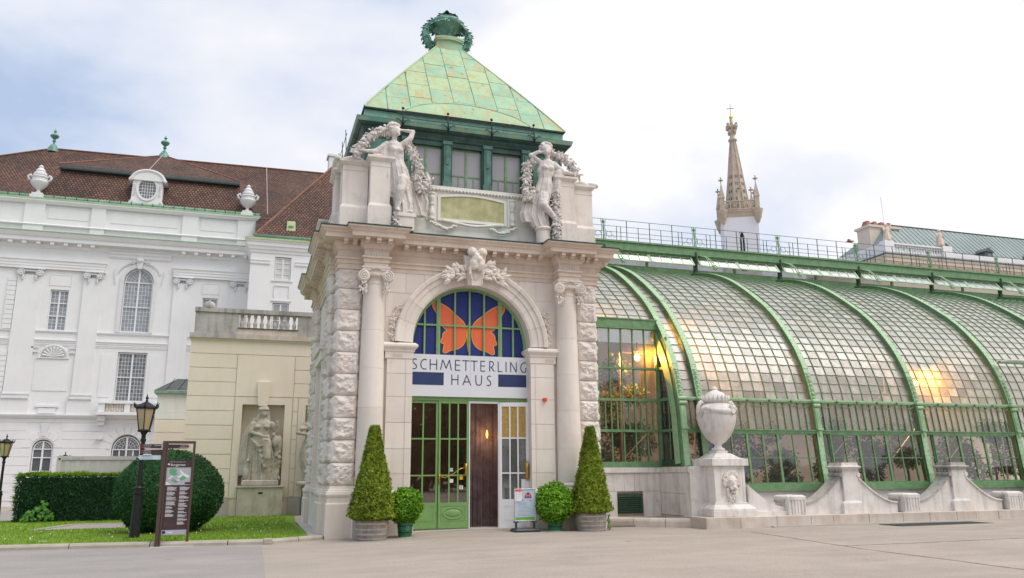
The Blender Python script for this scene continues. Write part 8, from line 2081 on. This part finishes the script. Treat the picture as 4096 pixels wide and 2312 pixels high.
# ------------------------------------------------------------------ information sign
IS = thing('information_sign', 'tall brown information sign with park map headed Burggarten beside the lamp post', 'sign', (-1.55, 21.1, 0), radians(4))
z0 = 0
MB().box(-.37, -.05, 0, -.29, .05, 2.42).box(-.28, -.05, 0, -.245, .05, 2.42).box(-.29, -.04, 0, -.28, .04, 2.42).build('post', 'brown_metal', IS, bev=.004); MB().box(.305, -.04, 0, .36, .04, 2.42).build('post', 'brown_metal', IS, bev=.004)
MB().box(-.245, -.04, 2.36, .305, .04, 2.42).build('top_bar', 'brown_metal', IS)
MB().box(-.46, -.22, 0, .48, .2, .012).build('foot_slab', 'slab_stone', IS)
MB().box(-.245, -.02, .26, .305, .02, 1.96).build('panel', 'panel_dark', IS)
def isf(x0, z0, x1, z1, name, mat, yy=-.0205): return MB().box(x0, yy-.001, z0, x1, yy, z1).build(name, mat, IS)
isf(-.24, 1.395, .30, 1.80, 'map', 'map_grey'); isf(-.24, .265, .30, .375, 'footer_strip', 'strip_grey'); isf(-.225, .29, -.16, .36, 'logo', 'logo_blue', -.022); isf(-.125, .315, .0, .33, 'footer_text', 'map_white', -.022); isf(-.05, .305, -.02, .335, 'footer_mark', 'map_white', -.0225)
text('Burggarten', .075, 'title_lettering', 'map_white', IS, (-.165, -.0215, 1.84), ext=.0008)
text('Hofburg Wien - Imperial Palace Vienna', .022, 'subtitle_lettering', 'map_white', IS, (-.19, -.0215, 1.925), ext=.0005)
MB().ell((-.205, -.021, 1.875), (.022, .003, .022), 12, 6).build('location_dot', 'map_white', IS)
def mappoly(P, name, mat, yy=-.0222): return MB().prism_y([(-.24+.54*u, 1.80-.405*v) for u, v in P][::-1], yy-.0008, yy).build(name, mat, IS)
mappoly([(.12, .05), (.30, .04), (.42, .12), (.40, .28), (.46, .38), (.34, .48), (.24, .42), (.12, .34)], 'map_park', 'map_green'); mappoly([(.66, .48), (.80, .56), (.78, .66), (.68, .74), (.55, .68), (.58, .56)], 'map_park', 'map_green'); mappoly([(.30, .62), (.52, .78), (.42, .90), (.20, .74)], 'map_park', 'map_green')
mappoly([(.50, .14), (.56, .12), (.70, .32), (.92, .46), (.95, .55), (.86, .58), (.62, .38)], 'map_building', 'map_white'); mappoly([(.60, .40), (.68, .36), (.62, .52), (.52, .60), (.46, .56)], 'map_building', 'map_white')
for u, v in ((.08, .62), (.36, .82)): mappoly([(u, v), (u+.14, v-.16), (u+.19, v-.12), (u+.05, v+.06)], 'map_building', 'map_white')
mappoly([(.0, .80), (.10, .86), (.24, .98), (.0, .98)], 'map_building', 'map_white'); mappoly([(.78, .84), (.99, .84), (.99, .96), (.78, .96)], 'map_legend', 'panel_dark')
m = MB()
for (a, b, c, d) in ((0, .5, .55, .80), (.55, .80, .99, .80), (.42, .0, .62, .28), (.0, .70, .3, .98), (.5, .05, .99, .10), (.75, .0, .80, .25), (.9, .0, .9, .4)): m.obox((-.24+.54*a, -.0226, 1.80-.405*b), (-.24+.54*c, -.0226, 1.80-.405*d), .0016, .008, (0, 0, 1) if abs(a-c) > .01 else (1, 0, 0))
m.build('map_streets', 'strip_grey', IS)
rr = random.Random(11)
for cx in (-.215, .06):
    m = MB(); rd = MB(); z = 1.35
    while z > .60-(.1 if cx > 0 else -.08):
        rd.box(cx, -.0222, z-.004, cx+.010, -.0205, z+.008); m.box(cx+.02, -.0222, z, cx+.02+rr.uniform(.10, .16), -.0205, z+.006); z -= .018
        for _ in range(rr.choice((2, 3, 4))): m.box(cx+.02, -.0222, z, cx+.02+rr.uniform(.12, .22), -.0205, z+.009); z -= .019
        z -= .018
    m.build('directory_text', 'map_white', IS); rd.build('directory_marks', 'sign_red', IS)
for ch, xx in (('B', -.20), ('u', -.10), ('r', .0), ('g', .08)): text(ch, .16, 'faint_lettering', 'brown_metal', IS, (xx, -.0208, .44), ext=.0002)
def arrow(x0, x1, z0, z1, mat, tip, name='direction_arm'):
    zm = (z0+z1)/2; P = [(x0, z0), (x1, z0), (x1, z1), (x0, z1)]
    if tip < 0: P = [(x0+.045, z0), (x1, z0), (x1, z1), (x0+.045, z1), (x0, zm)]
    if tip > 0: P = [(x0, z0), (x1-.045, z0), (x1, zm), (x1-.045, z1), (x0, z1)]
    return MB().prism_y(P, -.012, .012).build(name, mat, IS)
arrow(-.86, -.37, 2.245, 2.345, 'panel_dark', -1); arrow(-.86, -.37, 2.115, 2.215, 'panel_dark', -1); arrow(-.89, -.39, 1.985, 2.085, 'sign_blue_pale', -1); arrow(-.245, .22, 2.245, 2.34, 'panel_dark', 1)
for nm, (a, b, c, d) in (('red_tip', (.17, 2.26, .205, 2.325)), ('red_tip', (-.84, 2.26, -.79, 2.285)), ('red_tip', (-.84, 2.305, -.79, 2.33)), ('red_tip', (-.84, 2.13, -.79, 2.155)), ('red_tip', (-.84, 2.175, -.79, 2.2))): MB().box(a, -.0135, b, c, -.012, d).build(nm, 'sign_red', IS)
for s_, x_, z_, mm in (('In der Burg', -.78, 2.308, 'map_white'), ('Schweizerhof', -.56, 2.308, 'map_white'), ('Josefsplatz', -.78, 2.262, 'map_white'), ('Heldenplatz', -.78, 2.178, 'map_white'), ('Volksgarten', -.78, 2.132, 'map_white'), ('Burggarten', .02, 2.302, 'map_white'), ('Albertinaplatz', -.0, 2.258, 'map_white'), ('Nationalbibliothek', -.82, 2.045, 'text_grey'), ('Augustinerlesesaal', -.82, 2.003, 'text_grey')):
    text(s_, .034, 'arm_lettering', mm, IS, (x_, -.0135, z_), ext=.0004)
MB().box(-.78, -.03, 2.09, -.60, -.012, 2.112).build('arm_symbol', 'map_white', IS)
MB().ell((-.62, 0, 2.36), (.03, .03, .03), 8, 6).box(-.40, -.03, 2.25, -.36, .03, 2.38).build('arm_clamp', 'aluminium', IS)
# ------------------------------------------------------------------ lanterns
def lantern(x, y, z, s, label):
    t = thing('street_lamp', label, 'street lamp', (x, y, z), 0, 'black garden lanterns'); t.scale = (s, s, s)
    MB().lathe(0, 0, [(.13, -.05), (.125, .1), (.115, .6), (.10, 1.18), (.125, 1.20), (.125, 1.26), (.095, 1.27), (.10, 1.33), (.11, 1.34), (.10, 1.37), (.062, 1.40)], 14, mod=lambda r, z_, a: r*(1+.05*cos(8*a)*(z_ < 1.15))).build('base', 'black_iron', t, auto=True)
    MB().lathe(0, 0, [(.060, 1.38), (.052, 2.55), (.075, 2.57), (.075, 2.62), (.055, 2.64), (.055, 2.74), (.09, 2.80), (.12, 2.83)], 12).build('post', 'black_iron', t, auto=True)
    zb, zt, rb_, rt_ = 2.86, 3.44, .145, .255; m = MB(); a0 = pi/6
    def ring(r, z): return [(r*cos(a0+k*pi/3), r*sin(a0+k*pi/3), z) for k in range(6)]
    B, T_ = ring(rb_, zb), ring(rt_, zt)
    for k in range(6): m.obox(B[k], T_[k], .024, .024, (cos(a0+k*pi/3), sin(a0+k*pi/3), 0)); m.obox(B[k], B[(k+1) % 6], .03, .035); m.obox(T_[k], T_[(k+1) % 6], .035, .04); m.ell((B[k][0]*1.08, B[k][1]*1.08, zb-.02), .026, 6, 4)
    m.lathe(0, 0, [(.05, 2.80), (.15, 2.845), (.14, 2.865)], 6)
    m.build('frame', 'black_iron', t)
    for k in range(6):
        p = [Vector(B[k]), Vector(B[(k+1) % 6]), Vector(T_[(k+1) % 6]), Vector(T_[k])]; c = sum(p, Vector())/4; MB().add([q+(c-q)*.06 for q in p], [(0, 1, 2, 3)]).build('pane', 'lantern_glass', t)
    m = MB(); C = ring(.30, 3.455); vs = C+ring(.29, 3.49)+ring(.10, 3.60)+[(0, 0, 3.64)]
    m.add(vs, [(k, (k+1) % 6, (k+1) % 6+6, k+6) for k in range(6)]+[(k+6, (k+1) % 6+6, (k+1) % 6+12, k+12) for k in range(6)]+[(k+12, (k+1) % 6+12, 18) for k in range(6)]+[(5, 4, 3, 2, 1, 0)])
    m.lathe(0, 0, [(.02, 3.62), (.035, 3.66), (.02, 3.69), (.045, 3.73), (.02, 3.77), (.004, 3.84)], 8)
    for k in range(6): a = a0+k*pi/3; m.tube([(.28*cos(a), .28*sin(a), 3.46), (.32*cos(a), .32*sin(a), 3.50), (.325*cos(a), .325*sin(a), 3.55), (.35*cos(a), .35*sin(a), 3.61)], [.03, .026, .018, .004], 6)
    m.build('cap', 'black_iron', t)
lantern(-2.57, 22.95, .03, .955, 'tall black lantern post on the lawn in front of the ball bush')
lantern(-8.62, 35.0, -.05, .845, 'black lantern post beyond the hedge at the far left')
lantern(-8.48, 45.0, -.05, .75, 'black lantern whose cap shows above the grey container')
# ------------------------------------------------------------------ container cabin
CN = thing('grey_container', 'grey site container lettered CHVU 316.053-3C behind the hedge', 'container', (-6, 42, 0)); cn = mk(CN)
cn(MB().box(-8.1, 42.04, .1, -2.2, 44.4, 2.45), 'body', 'container_grey'); cn(MB().box(-8.24, 41.98, 2.36, -2.1, 42.08, 2.53).box(-8.24, 42.08, 2.36, -8.06, 44.5, 2.53).box(-8.24, 41.98, 0, -8.04, 42.14, 2.36).box(-8.24, 41.98, 0, -2.1, 42.08, .15), 'corner_frame', 'container_grey')
cn(MB().box(-8.16, 41.96, 2.37, -8.08, 41.98, 2.44), 'corner_casting', 'black_iron')
for k in range(14): cn(MB().box(-7.9+k*.42, 42.02, .2, -7.7+k*.42, 42.041, 2.34), 'corrugation', 'container_grey')
text('CHVU  316.053-3C', .115, 'container_lettering', 'text_grey', CN, (-2.02, -.025, 2.39))
# ------------------------------------------------------------------ hedge, ball bush, seedling
def spray(m, p, o_, rr, w, l):
    tv = Vector((rr.uniform(-1, 1), rr.uniform(-1, 1), rr.uniform(-1, 1))); d = (tv-o_*tv.dot(o_)*.6+o_*.4).normalized(); s = d.cross(o_+Vector((rr.uniform(-.6, .6), rr.uniform(-.6, .6), rr.uniform(-.6, .6)))).normalized()*w*rr.uniform(.7, 1.3); l *= rr.uniform(.7, 1.3)
    m.add([p, p+d*l*.5-s, p+d*l, p+d*l*.5+s], [(0, 1, 2, 3)])
HG = thing('clipped_hedge', 'long dark green box hedge with bright new shoots on top', 'hedge', (-6, 34.6, 0))
hx0, hx1, hy0, hy1, hz1 = -7.86, -2.6, 34.0, 35.2, 1.66
rr = random.Random(19); m = MB().box(hx0+.1+6, hy0-34.6+.1, 0, hx1-.1+6, hy1-34.6-.1, hz1-.08)
for _ in range(17000):
    f = rr.random()
    if f < .80: x, y, z, o_ = rr.uniform(hx0, hx1), hy0, hz1*rr.random(), Vector((0, -1, 0))
    elif f < .88: x, y, z, o_ = hx0, rr.uniform(hy0, hy1), hz1*rr.random(), Vector((-1, 0, 0))
    else: x, y, z, o_ = rr.uniform(hx0, hx1), rr.uniform(hy0, hy1), hz1, Vector((0, 0, 1))
    b = .06*noise.noise(Vector((x*1.5, z*1.5, y)))+rr.uniform(-.05, .04)
    p = Vector((x+6, y-34.6, z))+o_*b; spray(m, p, o_, rr, .018, .08)
m.build('foliage', 'hedge_leaf', HG, recalc=False)
m = MB()
for _ in range(4200):
    x, y = rr.uniform(hx0, hx1), hy0+(hy1-hy0)*rr.random()**2; hh = max(.03, .12+.16*noise.noise(Vector((x*1.3, y*2, 3))))*rr.uniform(.4, 1.3)
    p = Vector((x+6, y-34.6, hz1-.04+rr.random()*.03)); d = Vector((rr.uniform(-.35, .35), rr.uniform(-.35, .2), 1)); s = Vector((.016, .008, 0))*rr.choice((-1, 1)); m.add([p-s, p+s, p+d*hh], [(0, 1, 2)])
for _ in range(90):
    z = rr.uniform(.4, 1.7); p = Vector((hx0+6, rr.uniform(hy0, hy0+.5)-34.6, z)); d = Vector((-1, rr.uniform(-.3, .3), rr.uniform(-.1, .6))); m.add([p, p+Vector((0, 0, .025)), p+d*rr.uniform(.1, .28)], [(0, 1, 2)])
m.build('new_shoots', 'hedge_tip', HG, recalc=False)
BB = thing('clipped_ball', 'huge dark green clipped ball bush between the lamp post and the cream wall', 'bush', (-2.02, 25.2, 0))
rr = random.Random(23); m = MB(); cz, rx, rz_ = 1.14, 1.42, 1.16; m.ell((0, 0, cz), (rx*.93, rx*.93, rz_*.93), 30, 20)
for _ in range(26000):
    a = rr.uniform(0, 2*pi); c = rr.uniform(-1, 1); s_ = sqrt(1-c*c); o_ = Vector((s_*cos(a), s_*sin(a), c))
    if o_.y > .55: continue
    k = 1+.035*noise.noise(o_*2.5)+.02*noise.noise(o_*8)+rr.uniform(-.045, .02)
    p = Vector((o_.x*rx*k, o_.y*rx*k, cz+o_.z*rz_*k)); spray(m, p, o_, rr, .017, .065)
m.build('foliage', 'ball_leaf', BB, recalc=False)
MB().tube([(0, 0, 0), (0, 0, .5)], .1, 8).build('trunk', 'bark', BB)
SH = thing('maple_seedling', 'small light green seedling with lobed leaves at the foot of the hedge', 'seedling', (-7.0, 33.6, 0))
rr = random.Random(5)
MB().tube([(0, 0, 0), (.05, 0, .35), (.12, 0, .72)], .012, 5).tube([(0, 0, .05), (-.25, 0, .3), (-.35, 0, .42)], .01, 5).tube([(.02, 0, .1), (.3, 0, .3), (.42, 0, .42)], .01, 5).build('stem', 'bark', SH)
m = MB()
for k in range(95):
    p = Vector((rr.uniform(-.48, .5), rr.uniform(-.15, .15), 0)); p.z = rr.uniform(.05, max(.15, .78-abs(p.x-.1)*1.0)); r_ = rr.uniform(.05, .085); an = rr.uniform(0, 6)
    n = Vector((rr.uniform(-.4, .4), -1, rr.uniform(.1, .9))).normalized(); u = n.cross(Vector((0, 0, 1))).normalized(); v = n.cross(u)
    m.add([p+(u*cos(an+q*pi/5)+v*sin(an+q*pi/5))*(r_ if q % 2 else r_*.55) for q in range(10)], [tuple(range(10))])
m.build('leaves', 'shrub_leaf', SH, recalc=False)
